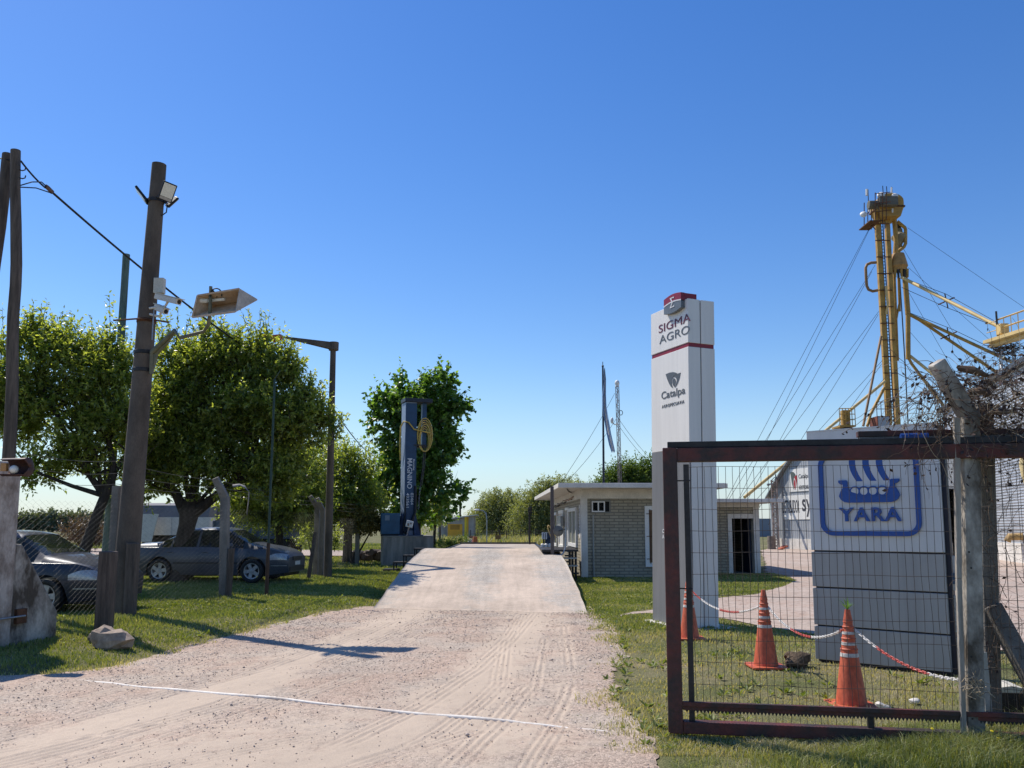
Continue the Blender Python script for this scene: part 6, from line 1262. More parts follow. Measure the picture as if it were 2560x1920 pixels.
mb = MB(); xa, _ = wl(1998, 1195); zq0, zq1 = wl(1998, 1200)[1], wl(1998, 1178)[1]; mb.text('Catalpa', (xa, -.052, zq0), X1, Z1, (wl(2012, 1195)[0] - xa) * 1.9, None, .006, .012); BBK = M('banner black', (.05, .05, .06), .6); mb.build('lettering', BBK, wh, world=False); mb = MB(); mb.text('AGROPECUARIA', (xa, -.052, wl(1998, 1224)[1]), X1, Z1, (wl(2012, 1195)[0] - xa) * 1.85, .28, .006, 0)
mb.build('lettering', BBK, wh, world=False); mb = MB(); xa, _ = wl(1957.5, 1270); xb, _ = wl(2000, 1270); mb.text('DISTRIBUIDOR', (xa, -.047, wl(1978, 1283)[1]), X1, Z1, xb - xa, wl(1978, 1250)[1] - wl(1978, 1283)[1], .006, .012); xc_, _ = wl(2007, 1270); mb.text('sy', (xc_, -.047, wl(2007, 1283)[1] - .25), X1, Z1, 1.1, 1.2, .006, .015)
mb.build('lettering', BBK, wh, world=False)
lx0 = P(1941, 1366, 59.5); lcol = thing('lattice_post', (lx0.x, 59.5, 0), 'rusty lattice post with a small lamp in front of the warehouse gable', 'post')
mb = MB(); lattice(mb, V(lx0.x, 59.5, 0), V(lx0.x - .0, 59.5, P(1940, 1200, 59.5).z), .5, 12, .045, .03, 4); mb.build('lattice', M('rusty white lattice', (.42, .33, .28), .7, .4, 3), lcol)
mb = MB(); pz_ = P(1940, 1200, 59.5); mb.tube([pz_, pz_ + V(-.1, 0, .2), pz_ + V(-.4, 0, -.1)], .03, 6); mb.tube([pz_, pz_ + V(0, 0, .4)], .03, 5); mb.tube([P(1932, 1209, 59.4), P(1918, 1212, 59.4)], [.03, .09], 8); mb.build('lamp', MT['steel'], lcol)
p = G(1929, 1372); mb = MB(); mb.lathe([(.001, .9), (.28, .9), (.29, .6), (.28, .3), (.29, 0)], (p.x - .3, p.y - 1, 0), 14); tag(mb.build('drum', M('dull brown drum', (.2, .16, .13), .7, .3, 4), smooth=40), 'dull brown drum at the foot of the rusty lattice post', 'drum')
p = G(1938, 1373); mb = MB()
for i in range(5): mb.lathe([(.16 + .05 * (i % 2), -.04), (.21 + .05 * (i % 2), 0), (.16 + .05 * (i % 2), .04), (.12, 0), (.16 + .05 * (i % 2), -.04)], (p.x + .1 * i - .15, p.y - 1.6 + .05 * i, .06 + .05 * i), 14)
tag(mb.build('hose_coil', M('orange hose', (.45, .12, .06), .6), smooth=60), 'orange hose coiled on the ground below the lattice post', 'hose')
mb = MB(); a, b = P(1880, 1352, 120), P(1930, 1352, 120); mb.prism([(a.x, 0), (b.x + 6, 0), (b.x + 6, 2.6), (a.x + 1, 2.6), (a.x, 2.2)], (0, 120, 0), X1, Z1, -12); tag(mb.build('distant_shed', M('blue grey sheeting', (.20, .235, .29), .6, .1, .5)), 'low blue grey shed in the far distance beside the office', 'shed')
# near silver shed at the right
S0 = V(26.15, 49.9, 0); S1 = V(20.6, 30.6, 0); sux, sin_, SW, rzS = frame_of(S0, S1); s2_ = thing('silver_shed', tuple(S0), 'long silver ribbed shed with a white base at the right edge', 'warehouse', rz=rzS)
SZ = 8.45; mb = MB(); mb.boxb(.4, SW, 0, .25, .86, SZ); mb.build('long_wall', WN2, s2_, world=False)
mb = MB(); mb.boxb(.4, SW + .05, -.06, .3, -.2, .859); mb.build('base_wall', MT['offwhite'], s2_, world=False)
mb = MB(); mb.boxb(-.35, .399, -.05, 12, -.2, SZ - 1); mb.build('end_column', MT['offwhite'], s2_, world=False)
mb = MB(); mb.prism([(-.25, SZ + .001), (-.25, SZ + .22), (7, SZ + 3.4), (14, SZ + .22), (14, SZ + .001)], (-.3, 0, 0), V(0, 1, 0), Z1, SW + .4); mb.build('roof', M('dark roof edge', (.05, .055, .065), .5), s2_, world=False)
k = hit(2556, 1342, S0, sin_); mb = MB(); d_ = -sin_ * 1; mb.tube([k, k + d_ * .5 + V(0, 0, .0), k + d_ * .6 + V(0, 0, -.2)], [.16, .16, .15], 14); tag(mb.build('outlet_pipe', M('rusty yellow outlet', (.42, .27, .10), .6, .3, 3), smooth=40), 'short rusty yellow outlet pipe low on the silver shed wall', 'pipe')
k = hit(2600, 1160, S0, sin_) + d_ * .45; k2_ = hit(2602, 1232, S0, sin_) + d_ * .35; mb = MB(); mb.tube([k + V(0, 0, .9), k, k2_ + V(0, 0, .7), k2_], [.15, .3, .3, .14], 12); tag(mb.build('hopper', M('pale yellow hopper', (.62, .5, .25), .5, .15, 2), smooth=40), 'pale yellow hopper fixed high on the silver shed wall', 'hopper')

# ================================================================== GRAIN ELEVATOR
EY = 66.0; YS, YP_ = MT['yellowsteel'], MT['yellowpipe']
def E(x, y, dy=0.0): return P(2100 + x * .398, 440 + y * .398, EY + dy)
el = thing('grain_elevator', (E(290, 1555).x, EY, 0), 'tall yellow grain elevator tower with pipes, ladder and an antenna topped head', 'elevator tower')
def leg(x0, y0, x1, y1, w, dy, name='leg'):
    a, b = E(x0, y0, dy), E(x1, y1, dy); xm = a.x; b = V(a.x + (b.x - a.x) * 1.0, b.y, b.z); d = (b - a); b = a + d * ((a.z + .1) / (a.z - b.z)); mb = MB(); mb.beam(a, b, w, .34, up=(0, 1, 0)); return mb.build(name, YS, el)
leg(231, 228, 306, 1555, .38, 0); leg(292, 228, 362, 1555, .34, 0)
mb = MB()
for i in range(12):
    f = i / 12; a = E(231 + 75 * f - 14, 300 + 1250 * f, -.3); b = E(292 + 70 * f + 14, 300 + 1250 * f, -.3); mb.beam(a, b, .1, .06)
mb.build('brace_band', MT['rust'], el)
mb = MB(); 
for dx in (-7, 7): mb.tube([E(259 + dx, 240, -.1), E(334 + dx, 1555, -.1)], .045, 5)
for i in range(66): f = i / 66; mb.tube([E(259 - 7 + 75 * f, 240 + 1315 * f, -.1), E(259 + 7 + 75 * f, 240 + 1315 * f, -.1)], .03, 4)
mb.build('ladder', MT['darksteel'], el)
hc = E(292, 178); R0 = (E(370, 178).x - E(215, 178).x) / 2
mb = MB(); arcp = [(R0 * math.cos(a), R0 * .62 * math.sin(a)) for a in [math.pi * i / 14 for i in range(15)]]; mb.prism(arcp + [(-R0, -.5), (-R0 * .62, -1.35), (R0 * .7, -1.35), (R0, -.5)], hc - V(0, .9, 0), X1, Z1, -1.8); mb.build('head', YS, el, bevel=.05)
mb = MB(); mb.boxb(hc.x - R0 - .06, hc.x + R0 + .06, EY - .96, EY + .96, hc.z - .56, hc.z - .44); mb.build('flange', MT['rust'], el)
mb = MB(); ms0 = E(300, 160, -1.3); mb.box(ms0, (1.5, .5, .75)); mb.tube([ms0 + V(-1.6, 0, -.3), ms0 + V(-.8, 0, -.3)], .35, 10); mb.build('motor', M('motor grey', (.13, .12, .09), .6, .3, 2), el, bevel=.05)
pl0 = E(165, 300, -1.0); mb = MB(); mb.boxb(E(160, 300, -1).x, E(228, 300, -1).x, EY - 1.8, EY + .3, pl0.z - .08, pl0.z)
for k in range(4):
    x = E(160, 300).x + (E(228, 300).x - E(160, 300).x) * k / 3
    for y in (EY - 1.8, EY + .3): mb.tube([V(x, y, pl0.z), V(x + .12, y, pl0.z + 2.3)], .04, 4)
for zz_ in (.7, 1.4, 2.2): mb.tube([V(E(160, 300).x + .08, EY - 1.8, pl0.z + zz_), V(E(262, 300).x, EY - 1.8, pl0.z + zz_ + .15)], .035, 4)
mb.tube([E(190, 300, -1), E(222, 335, -.4)], .05, 4); mb.tube([E(222, 300, -1), E(190, 322, -1)], .04, 4); mb.build('platform', MT['rust'], el)
mb = MB()
for u, v0, v1 in ((176, 85, 235), (268, 62, 130), (292, 65, 130), (324, 68, 140)): mb.tube([E(u + 5, v1, -.8), E(u, v0, -.8)], .035, 4)
mb.build('antenna_rod', MT['darksteel'], el)
mb = MB()
for u, v0, v1, r in ((168, 83, 122, .1), (324, 72, 105, .08), (330, 205, 230, .07), (181, 205, 225, .07), (284, 150, 170, .07)): mb.tube([E(u, v1, -1.1), E(u, v0, -1.1)], r, 6)
for u, v, r in ((148, 238, .28), (258, 117, .30), (345, 122, .26)): c_ = E(u, v, -1.1); mb.lathe([(.001, .12), (r * .6, .08), (r, -.05), (r * .98, -.08), (.001, .05)], c_, 14, (-.3, -.9, .25))
mb.build('antenna', MT['white'], el, 50)
mb = MB(); mb.tube([E(338, 235, .3), E(346, 330, .3), E(352, 420, .3), E(348, 490, .3)], [.2, .19, .19, .22], 10); mb.build('drop_spout', YS, el, 50)
mb = MB(); mb.tube([E(360, 285, .5), E(408, 325, .5), E(412, 340, .5), E(412, 425, .5), E(402, 445, .5), E(355, 482, .5)], .14, 8); mb.build('bypass_pipe', YS, el, 50)
mb = MB(); cq = E(372, 385, .9); mb.lathe([(.1, .75), (.26, .7), (.28, .4), (.62, .1), (.62, -.1), (.22, -.6), (.14, -1.0)], cq, 14); mb.build('cyclone', M('grey cyclone', (.23, .19, .11), .6, .2, 2), el, 40); mb = MB(); mb.lathe([(.001, .2), (.24, .18), (.25, -.2), (.001, -.2)], cq + V(-.05, 0, 1.0), 12); mb.build('cyclone_fan', MT['darksteel'], el, 40)
dq = E(367, 545, .2); mb = MB(); mb.lathe([(.47, .75), (.50, .65), (.66, -.05), (.72, -.35), (.66, -.4), (.6, -.7)], dq, 20); mb.lathe([(.001, .76), (.47, .75)], dq, 20); mb.build('distributor', M('orange yellow distributor', (.40, .22, .07), .55, .2, 2), el, 40)
for k in range(5): mb = MB(); xx_ = dq.x - .5 + k * .25; mb.tube([V(xx_, EY - .2, dq.z - .65), V(xx_ * 1.0 + .0, EY - .2, dq.z - 1.35)], [.13, .08], 8); mb.build('outlet', MT['darksteel'] if k % 2 else YS, el, 50)
mb = MB(); mb.tube([E(228, 543, -.4), E(195, 545, -.4), E(170, 556, -.4), E(161, 578, -.4), E(164, 640, -.4), E(168, 690, -.4), E(180, 714, -.4), E(205, 724, -.4), E(236, 718, -.4)], .12, 8); mb.build('loop_pipe', M('rusty loop pipe', (.27, .15, .06), .6, .2, 2), el, 50)
for x0_, y0_, x1_, y1_, r in ((340, 600, 350, 860, .12), (366, 600, 375, 850, .1), (404, 590, 427, 870, .22), (427, 870, 428, 1150, .2), (350, 860, 362, 1160, .12), (375, 780, 350, 930, .08)):
    mb = MB(); mb.tube([E(x0_, y0_, .3), E(x1_, y1_, .3)], r, 8); mb.build('down_pipe', YS, el, 50)
mb = MB(); mb.tube([E(290, 690, -.35), E(292, 740, -.35), E(300, 800, -.35), E(290, 870, -.2)], .1, 8); mb.build('side_pipe', YP_, el, 50)
mb = MB(); mb.tube([E(375, 640, .6), E(392, 900, .6), E(410, 1200, .6), E(428, 1560, .6)], .05, 5); mb.build('cable_drop', MT['darksteel'], el)
for nm, pts, r, m in (('long_spout', [E(388, 637, -.6), E(1005, 950, -9)], .13, YP_), ('long_spout', [E(432, 868, .3), E(470, 885, 0), E(1156, 1205, -6), E(1330, 1285, -7)], .12, YS), ('long_spout', [E(440, 872, .3), E(500, 905, 0), E(1020, 1258, -4), E(1200, 1380, -5)], .12, YS),
                      ('long_spout', [E(432, 1145, .3), E(450, 1180, .3), E(735, 1555, -3)], .12, YS), ('long_spout', [E(440, 1130, .3), E(590, 1250, -1), E(700, 1345, -2)], .12, YP_), ('long_spout', [E(282, 1290, -.5), E(0, 1525, -2), E(-600, 2018, -8)], .12, YP_),
                      ('brace_tube', [E(258, 1008, -.6), E(146, 1570, -3)], .1, M('brown brace tube', (.26, .15, .07), .6, .2, 1)), ('brace_tube', [E(278, 1330, -.5), E(190, 1500, -1.5), E(172, 1570, -2)], .12, YS)):
    mb = MB(); mb.tube(pts, r, 8); mb.build(nm, m, el, 50)
for cx_, cy_, dd_ in ((667, 790, -4.3), (682, 1005, -1.5)):
    mb = MB(); mb.tube([E(cx_ - 50, cy_ + 18, dd_), E(cx_ + 52, cy_ - 27, dd_)], .05, 4); mb.tube([E(cx_ - 9, cy_ - 52, dd_), E(cx_ + 12, cy_ + 42, dd_)], .05, 4); mb.build('spout_spreader', MT['rust'], el)
mb = MB(); mb.tube([E(388, 637, -.6), E(667, 742, -4.3), E(1005, 930, -9)], .02, 4); mb.tube([E(388, 700, -.6), E(680, 830, -4.3), E(1005, 955, -9)], .02, 4); mb.tube([E(440, 860, .3), E(705, 962, -1.5), E(1156, 1180, -6)], .02, 4); mb.build('spout_stay', MT['darksteel'], el)
gw = [((190, 318), (-770, 2140), -6), ((192, 320), (-700, 2160), -4), ((220, 560), (-760, 2130), -5), ((200, 600), (-650, 2160), -3), ((244, 850), (-720, 2150), -5), ((240, 870), (-560, 2170), -2), ((265, 1160), (-640, 2160), -4), ((262, 1180), (-450, 2190), -2),
      ((425, 325), (1250, 890), 4), ((400, 460), (1200, 1800), 8), ((430, 575), (1300, 1350), 5), ((435, 735), (1100, 1900), 6), ((440, 980), (900, 1500), 5)]
for (a, b, dd_) in gw: mb = MB(); mb.tube([E(*a), E(*b, dd_)], .017, 4); mb.build('guy_wire', MT['darksteel'], el)
wt = thing('loading_platform', (E(290, 1500).x, EY - 8, 0), 'yellow railed platform at the foot of the elevator tower', 'platform')
mb = MB(); a, b = E(0, 1575, -8), E(98, 1575, -8); mb.boxb(a.x, b.x, EY - 8, EY - 6.5, a.z, a.z + .12)
for k in range(6): x = a.x + (b.x - a.x) * k / 5; mb.tube([V(x, EY - 8, a.z), V(x, EY - 8, a.z + 1.3)], .03, 4)
for zz_ in (.5, .9, 1.3): mb.tube([V(a.x, EY - 8, a.z + zz_), V(b.x, EY - 8, a.z + zz_)], .03, 4)
mb.boxb(a.x + .3, a.x + .8, EY - 7.9, EY - 7.4, a.z + .121, a.z + 1.2); mb.build('deck', YS, wt); mb = MB(); mb.boxb(a.x + .4, b.x - .2, EY - 7.8, EY - 7, 0, a.z - .001); mb.build('support', MT['darksteel'], wt)
bb = thing('boot_house', (E(265, 1550, -2).x, EY - 2, 0), 'rusty red boxed landing with a rail beside the tower legs', 'landing'); a, b = E(222, 1575, -2.2), E(300, 1512, -2.2); mb = MB(); mb.boxb(a.x, b.x, EY - 2.6, EY - 1.2, 0, b.z); mb.build('box', M('rusty red box', (.16, .05, .03), .8, .3, 2), bb)
mb = MB(); mb.boxb(a.x + .05, b.x - .1, EY - 2.63, EY - 2.601, b.z - .9, b.z - .05); mb.build('panel', MT['steel'], bb); mb = MB()
for k in range(4): x = a.x + (b.x - a.x) * k / 3; mb.tube([V(x, EY - 2.6, b.z), V(x, EY - 2.6, b.z + 1.1)], .03, 4)
for zz_ in (.55, 1.1): mb.tube([V(a.x, EY - 2.6, b.z + zz_), V(b.x, EY - 2.6, b.z + zz_)], .03, 4)
mb.build('rail', MT['rust'], bb)
# --- yellow catwalk with mast at the right edge
KY = 57.0
def K(x, y, dy=0.0): return P(2100 + x * .398, 440 + y * .398, KY + dy)
cw = thing('catwalk', (K(1040, 1060).x, KY, 0), 'yellow elevated catwalk with railings on a lattice mast at the right edge', 'catwalk')
mb = MB(); a, b = K(960, 1058), K(1330, 945, -6); mb.beam(a + V(0, 0, .15), b + V(0, 0, .15), 1.4, .22); mb.beam(a - V(0, 0, .06), b - V(0, 0, .06), .5, .3); mb.build('deck', YP_, cw)
mb = MB()
for k in range(9):
    f = k / 8; p = a.lerp(b, f) + V(0, -.65, .26); mb.tube([p, p + V(0, 0, 1.35)], .035, 4)
for h in (.7, 1.35): mb.tube([a + V(0, -.65, .26 + h), b + V(0, -.65, .26 + h)], .035, 4); mb.tube([a + V(0, .65, .26 + h), b + V(0, .65, .26 + h)], .03, 4)
mb.build('railing', YP_, cw)
mb = MB(); s0 = K(1020, 955, -1); mb.box(s0 + V(.0, 0, -.1), (.6, .6, .75)); mb.tube([s0 + V(.1, 0, -.4), s0 + V(.05, 0, -1.0)], [.35, .2], 8); mb.build('spout_box', YP_, cw, bevel=.05)
mb = MB(); mb.tube([K(992, 1020, -.8), K(980, 850, -.8)], .07, 5); mb.build('pole', MT['darksteel'], cw)
mb = MB(); bz = K(1045, 1065); lattice(mb, V(bz.x, KY, 0), V(bz.x, KY, bz.z), 1.15, 13, .045, .028, 4); mb.build('mast', MT['steel'], cw)
mb = MB(); q = random.Random(3)
for i in range(260):
    p = V(bz.x, KY, bz.z - .15) + V(q.gauss(0, .45), q.gauss(0, .4), q.gauss(-.1, .2)); mb.tube([p, p + V(q.uniform(-1, 1), q.uniform(-1, 1), q.uniform(-.4, .4)) * .55], .02, 3)
tag(mb.build('twig_nest', M('nest twigs', (.06, .045, .035), .9, .3, 3)), 'large dark twig nest under the yellow catwalk', 'nest')
# ================================================================== TREES
def unit(a): return a / np.maximum(1e-9, np.linalg.norm(a, axis=-1, keepdims=True))
def rdir(g, n): return unit(g.normal(size=(n, 3)))
def blobs_px(lst, Y, dep=.9):
    """crown lobes: centre and half sizes surveyed in the picture, depth from the width"""
    o = []
    for u, v, ru, rv, *k in lst:
        y = Y + (k[0] if k else 0); c = P(u, v, y); e = P(u + ru, v, y); f = P(u, v - rv, y)
        o.append((np.array(c), np.array([(e.x - c.x), (e.x - c.x) * dep + .1, (f.z - c.z)])))
    return o
def clumps(blobs, n, r0, r1, seed, squash=.75):
    """break crown lobes into many small leafy clumps with gaps between"""
    g = np.random.default_rng(seed); vol = np.array([np.prod(b[1]) ** .75 for b in blobs]); o = []
    for i in g.choice(len(blobs), n, p=vol / vol.sum()):
        c, r = blobs[i]; d = unit(g.normal(size=3)); k = 1 - .75 * g.random() ** 1.5; q = g.uniform(r0, r1)
        o.append((c + d * np.maximum(r - q * .5, r * .4) * k, np.array([q, q, q * squash])))
    return o
def leaves(pos, dirs, nrm, L, Wd, g, fold=.25, shape='ash'):
    n = len(pos); side = unit(np.cross(dirs, nrm)); nn = np.cross(side, dirs); L = L[:, None]; Wd = Wd[:, None]
    if shape == 'heart':
        v = np.stack([pos, pos + dirs * L * .10 + side * Wd * .5 + nn * L * .02, pos + dirs * L * .5 + side * Wd * .42 + nn * fold * Wd * .3, pos + dirs * L - nn * L * .15, pos + dirs * L * .5 - side * Wd * .42 + nn * fold * Wd * .3, pos + dirs * L * .10 - side * Wd * .5 + nn * L * .02], 1)
        f = np.array([(0, 1, 2), (0, 2, 3), (0, 3, 4), (0, 4, 5)])
    else:
        v = np.stack([pos, pos + dirs * L * .45 + side * Wd * .5 + nn * fold * Wd, pos + dirs * L, pos + dirs * L * .45 - side * Wd * .5 + nn * fold * Wd], 1)
        f = np.array([(0, 1, 2), (0, 2, 3)])
    k = v.shape[1]; return v.reshape(-1, 3), (f[None] + (np.arange(n) * k)[:, None, None]).reshape(-1, 3), k
def crown(name, root, blobs, nsh, per, slen, L, Wd, mat, seed, up=.55, shell=.55, shape='ash', droop=0.0, spread=.9, twigs=None, tb=0.0):
    g = np.random.default_rng(seed); vol = np.array([np.prod(b[1]) ** .8 for b in blobs]); bi = g.choice(len(blobs), nsh, p=vol / vol.sum())
    c = np.array([b[0] for b in blobs])[bi]; r = np.array([b[1] for b in blobs])[bi]; d = rdir(g, nsh); rr = 1 - shell * g.random(nsh) ** 1.6
    base = c + d * r * rr[:, None] * (1 + .16 * g.normal(size=(nsh, 1)) * (d[:, 2:3] > -.2))
    sd = unit(d * spread + np.array([0, 0, up]) + g.normal(size=(nsh, 3)) * .35); sl = slen * (.55 + .9 * g.random(nsh)) * (1 + .5 * (d[:, 2] > .45))
    t = (np.arange(per)[None] + g.random((nsh, per))) / per
    pos = base[:, None] + sd[:, None] * (t * sl[:, None])[..., None]; pos[..., 2] -= droop * (t * sl[:, None]) ** 2
    ld = unit(sd[:, None] * .55 + rdir(g, nsh * per).reshape(nsh, per, 3) * .95 + np.array([0, 0, -.12 - droop * .6]))
    nr = unit(rdir(g, nsh * per).reshape(nsh, per, 3) * .8 + np.array([-.15, .05, .9]))
    n = nsh * per; LL = L * (.65 + .6 * g.random(n)) * (1.08 - .45 * t.ravel()); WW = Wd * (.7 + .6 * g.random(n)) * (1.08 - .4 * t.ravel())
    v, f, k = leaves(pos.reshape(-1, 3), ld.reshape(-1, 3), nr.reshape(-1, 3), LL, WW, g, shape=shape)
    tint = np.clip(.30 + .20 * g.normal(size=n) + np.repeat(.22 * g.normal(size=nsh), per) + .25 * t.ravel() ** 2 + tb, 0, 1)
    o = np_mesh(name, v, f, mat, root, {'tint': np.repeat(tint, k)})
    if twigs:
        mb = MB()
        for i in g.choice(nsh, min(nsh, twigs), replace=False):
            a, b = Vector(base[i] - sd[i] * .15), Vector(base[i] + sd[i] * sl[i] * .95); b.z -= droop * sl[i] ** 2; mb.tube([a, a.lerp(b, .5) + V(0, 0, droop * sl[i] ** 2 * .25), b], [.011, .007, .003], 3, False)
        mb.build('twigs', MT['bark'], root)
    return base
MT['bark'] = M('dark bark', (.045, .034, .026), .95, .45, 5, 1.2, 22, stretch=(3, 3, .5)); MT['palebark'] = M('pale twig bark', (.16, .125, .095), .9, .3, 5)
ASH = leafmat('ash leaf', (.08, .12, .028), (.37, .415, .135), .56, .34, .7); CAT = leafmat('catalpa leaf', (.04, .095, .02), (.18, .30, .075), .48, .38, .6)
WIL = leafmat('willow leaf', (.14, .17, .075), (.33, .35, .18), .34, .55, .3); OCH = leafmat('ochre creeper leaf', (.10, .095, .03), (.30, .24, .085), .3, .6, .2); DKL = leafmat('dark hedge leaf', (.04, .085, .02), (.18, .25, .06), .3, .5, .3)
def limb(mb, pts, r0, r1, n=9): 
    k = len(pts); mb.tube(pts, [r0 + (r1 - r0) * (i / (k - 1)) ** .8 for i in range(k)], n)
def branches(root, start, blobs, seed, r=.06, mat=None, extra=2):
    q = random.Random(seed); mb = MB()
    for c, rr in blobs:
        for e in range(extra):
            tgt = Vector(c) + V(q.uniform(-.6, .6) * rr[0], q.uniform(-.6, .6) * rr[1], q.uniform(-.3, .6) * rr[2]); a = Vector(start[q.randrange(len(start))]); m1 = a.lerp(tgt, .35) + V(q.uniform(-.15, .15), q.uniform(-.15, .15), .22 * (tgt - a).length * .4); m2 = a.lerp(tgt, .7) + V(q.uniform(-.15, .15), q.uniform(-.15, .15), .1)
            limb(mb, [a, m1, m2, tgt], r, .012, 6)
            for k in range(3):
                s = m2.lerp(tgt, k / 3); d = V(q.uniform(-1, 1), q.uniform(-1, 1), q.uniform(-.2, 1)).normalized(); mb.tube([s, s + d * .4, s + d * .75 + V(0, 0, .1)], [.016, .01, .004], 4, False)
    mb.build('branches', mat or MT['bark'], root)
# --- large tree in front of the grey car
TY = 21.9; tb0 = GL(443, 1456); TY = tb0.y
t2 = thing('tree', tuple(tb0), 'large leafy tree with a thick dark trunk in front of the grey car', 'tree', 'trees behind the fence')
fk = P(474, 1278, TY); mb = MB(); mb.tube([tb0 - V(0, 0, .2), tb0 + V(0, 0, .05), tb0.lerp(fk, .2), tb0.lerp(fk, .5) + V(-.04, 0, 0), tb0.lerp(fk, .8), fk, fk + V(.02, .1, .3)], [.34, .29, .235, .21, .215, .26, .2], 16)
limb(mb, [fk + V(-.08, 0, -.12), P(440, 1235, TY), P(400, 1180, TY - .2), P(370, 1100, TY - .3), P(380, 1000, TY)], .16, .04); limb(mb, [fk + V(.06, 0, -.1), P(530, 1248, TY), P(590, 1200, TY + .1), P(640, 1110, TY), P(660, 1000, TY)], .17, .04)
limb(mb, [fk + V(0, .1, .1), P(490, 1190, TY + .5), P(510, 1080, TY + .6), P(530, 960, TY + .4)], .17, .04); limb(mb, [P(590, 1200, TY + .1), P(680, 1190, TY + .4), P(745, 1130, TY + .5)], .09, .03)
mb.build('trunk', MT['bark'], t2, 50)
b2 = blobs_px([(345, 1070, 60, 110), (560, 1020, 150, 150), (410, 1080, 95, 120), (690, 1090, 110, 130), (440, 940, 90, 95), (650, 930, 85, 95), (540, 915, 75, 70), (770, 1080, 55, 105), (540, 1200, 150, 65), (690, 1215, 90, 60), (380, 1190, 70, 45), (600, 905, 45, 45), (470, 900, 45, 45)], TY, .8)
branches(t2, [fk, P(400, 1180, TY), P(590, 1200, TY), P(510, 1080, TY)], b2, 4, .055)
crown('crown', t2, clumps(b2, 128, .30, .68, 40), 6000, 12, .42, .17, .068, ASH, 42, twigs=700, up=.75, shell=.8)
crown('upright_shoots', t2, blobs_px([(668, 895, 14, 28), (640, 885, 12, 25), (585, 880, 14, 30), (550, 870, 14, 26), (450, 880, 14, 26), (405, 895, 12, 24), (700, 930, 16, 30), (735, 955, 18, 30), (765, 1000, 16, 30), (510, 840, 12, 22), (800, 1060, 16, 20), (835, 1085, 14, 12)], TY, 1), 200, 20, .55, .17, .07, ASH, 43, up=1.8, spread=.45, shell=.9, twigs=170, tb=.12)
# --- left tree with the leaning trunk
t1b = GL(172, 1470); T1 = t1b.y + .4; t1b = P(172, 1465, T1); t1b.z = .1
t1t = thing('tree', tuple(t1b), 'left tree with a thin leaning trunk behind the navy car', 'tree', 'trees behind the fence'); f1 = P(262, 1240, T1)
mb = MB(); limb(mb, [t1b - V(0, 0, .2), t1b.lerp(f1, .3) + V(.03, 0, 0), t1b.lerp(f1, .7), f1, P(285, 1180, T1)], .17, .10, 12); limb(mb, [f1, P(225, 1190, T1), P(170, 1090, T1 - .3), P(110, 980, T1 - .2), P(85, 860, T1)], .10, .02); limb(mb, [P(285, 1180, T1), P(270, 1090, T1), P(250, 960, T1)], .10, .02); limb(mb, [f1, P(180, 1215, T1 - .2), P(90, 1180, T1 - .4), P(40, 1130, T1 - .3)], .07, .02); limb(mb, [P(285, 1180, T1), P(330, 1120, T1 + .3), P(345, 1010, T1 + .2)], .08, .02); mb.build('trunk', MT['bark'], t1t, 50)
b1 = blobs_px([(310, 960, 50, 60), (130, 1000, 90, 100), (235, 1020, 85, 110), (70, 930, 55, 75), (240, 920, 60, 65), (60, 1060, 75, 90), (200, 1150, 85, 75), (320, 1060, 65, 110), (-20, 980, 70, 110), (90, 1170, 70, 45), (310, 1180, 60, 50), (160, 890, 40, 45)], T1, .8)
branches(t1t, [f1, P(225, 1190, T1), P(170, 1090, T1), P(270, 1090, T1)], b1, 8, .04)
crown('crown', t1t, clumps(b1, 66, .28, .60, 50), 2700, 12, .42, .165, .066, ASH, 52, twigs=500, up=.75, shell=.8, tb=.03)
crown('upright_shoots', t1t, blobs_px([(60, 840, 14, 22), (92, 830, 12, 22), (148, 860, 14, 22), (225, 885, 10, 20), (268, 870, 14, 28), (20, 885, 16, 24), (180, 900, 12, 18), (100, 870, 20, 25)], T1, 1), 110, 18, .55, .17, .07, ASH, 53, up=1.8, spread=.45, shell=.9, twigs=90, tb=.1)
# --- trees further along the fence
def bgtree(u, vb, Y, r, lst, nsh, per, seed, label, mat=ASH, L=.16, Wd=.065, slen=.55, group='trees behind the fence', tz=.1, **kw):
    b = P(u, vb, Y); b.z = tz; t = thing('tree', tuple(b), label, 'tree', group); bl = blobs_px(lst, Y, .85); c = Vector(bl[0][0]); mb = MB(); fk_ = V(b.x + (c.x - b.x) * .4, Y, b.z + (c.z - b.z) * .6); limb(mb, [b - V(0, 0, .3), b + V(0, 0, .4), fk_, c], r, r * .4, 10); mb.build('trunk', MT['bark'], t, 50)
    branches(t, [fk_, c], bl, seed, r * .35, extra=1); crown('crown', t, clumps(bl, max(14, nsh // 45), .35, .8, seed + 7), nsh, per, slen, L, Wd, mat, seed, **kw); return t
bgtree(697, 1420, 28.5, .2, [(700, 1200, 95, 80), (760, 1150, 70, 70), (650, 1250, 70, 55), (760, 1250, 60, 60), (640, 1300, 80, 40), (725, 1290, 85, 45)], 3300, 11, 61, 'dark crowned tree behind the street lamp post')
bgtree(868, 1412, 34, .26, [(870, 1200, 60, 55), (845, 1160, 35, 40), (905, 1180, 35, 45), (880, 1260, 70, 40), (800, 1220, 40, 50), (860, 1290, 60, 30)], 2100, 10, 62, 'mid green tree between the street lamp and the broad leaved tree', L=.19, Wd=.08, tb=-.12)
bgtree(1085, 1330, 58, .15, [(1092, 1275, 26, 45), (1075, 1300, 30, 30)], 330, 9, 63, 'small pale green tree just right of the broad leaved tree', L=.26, Wd=.11, tb=.2)
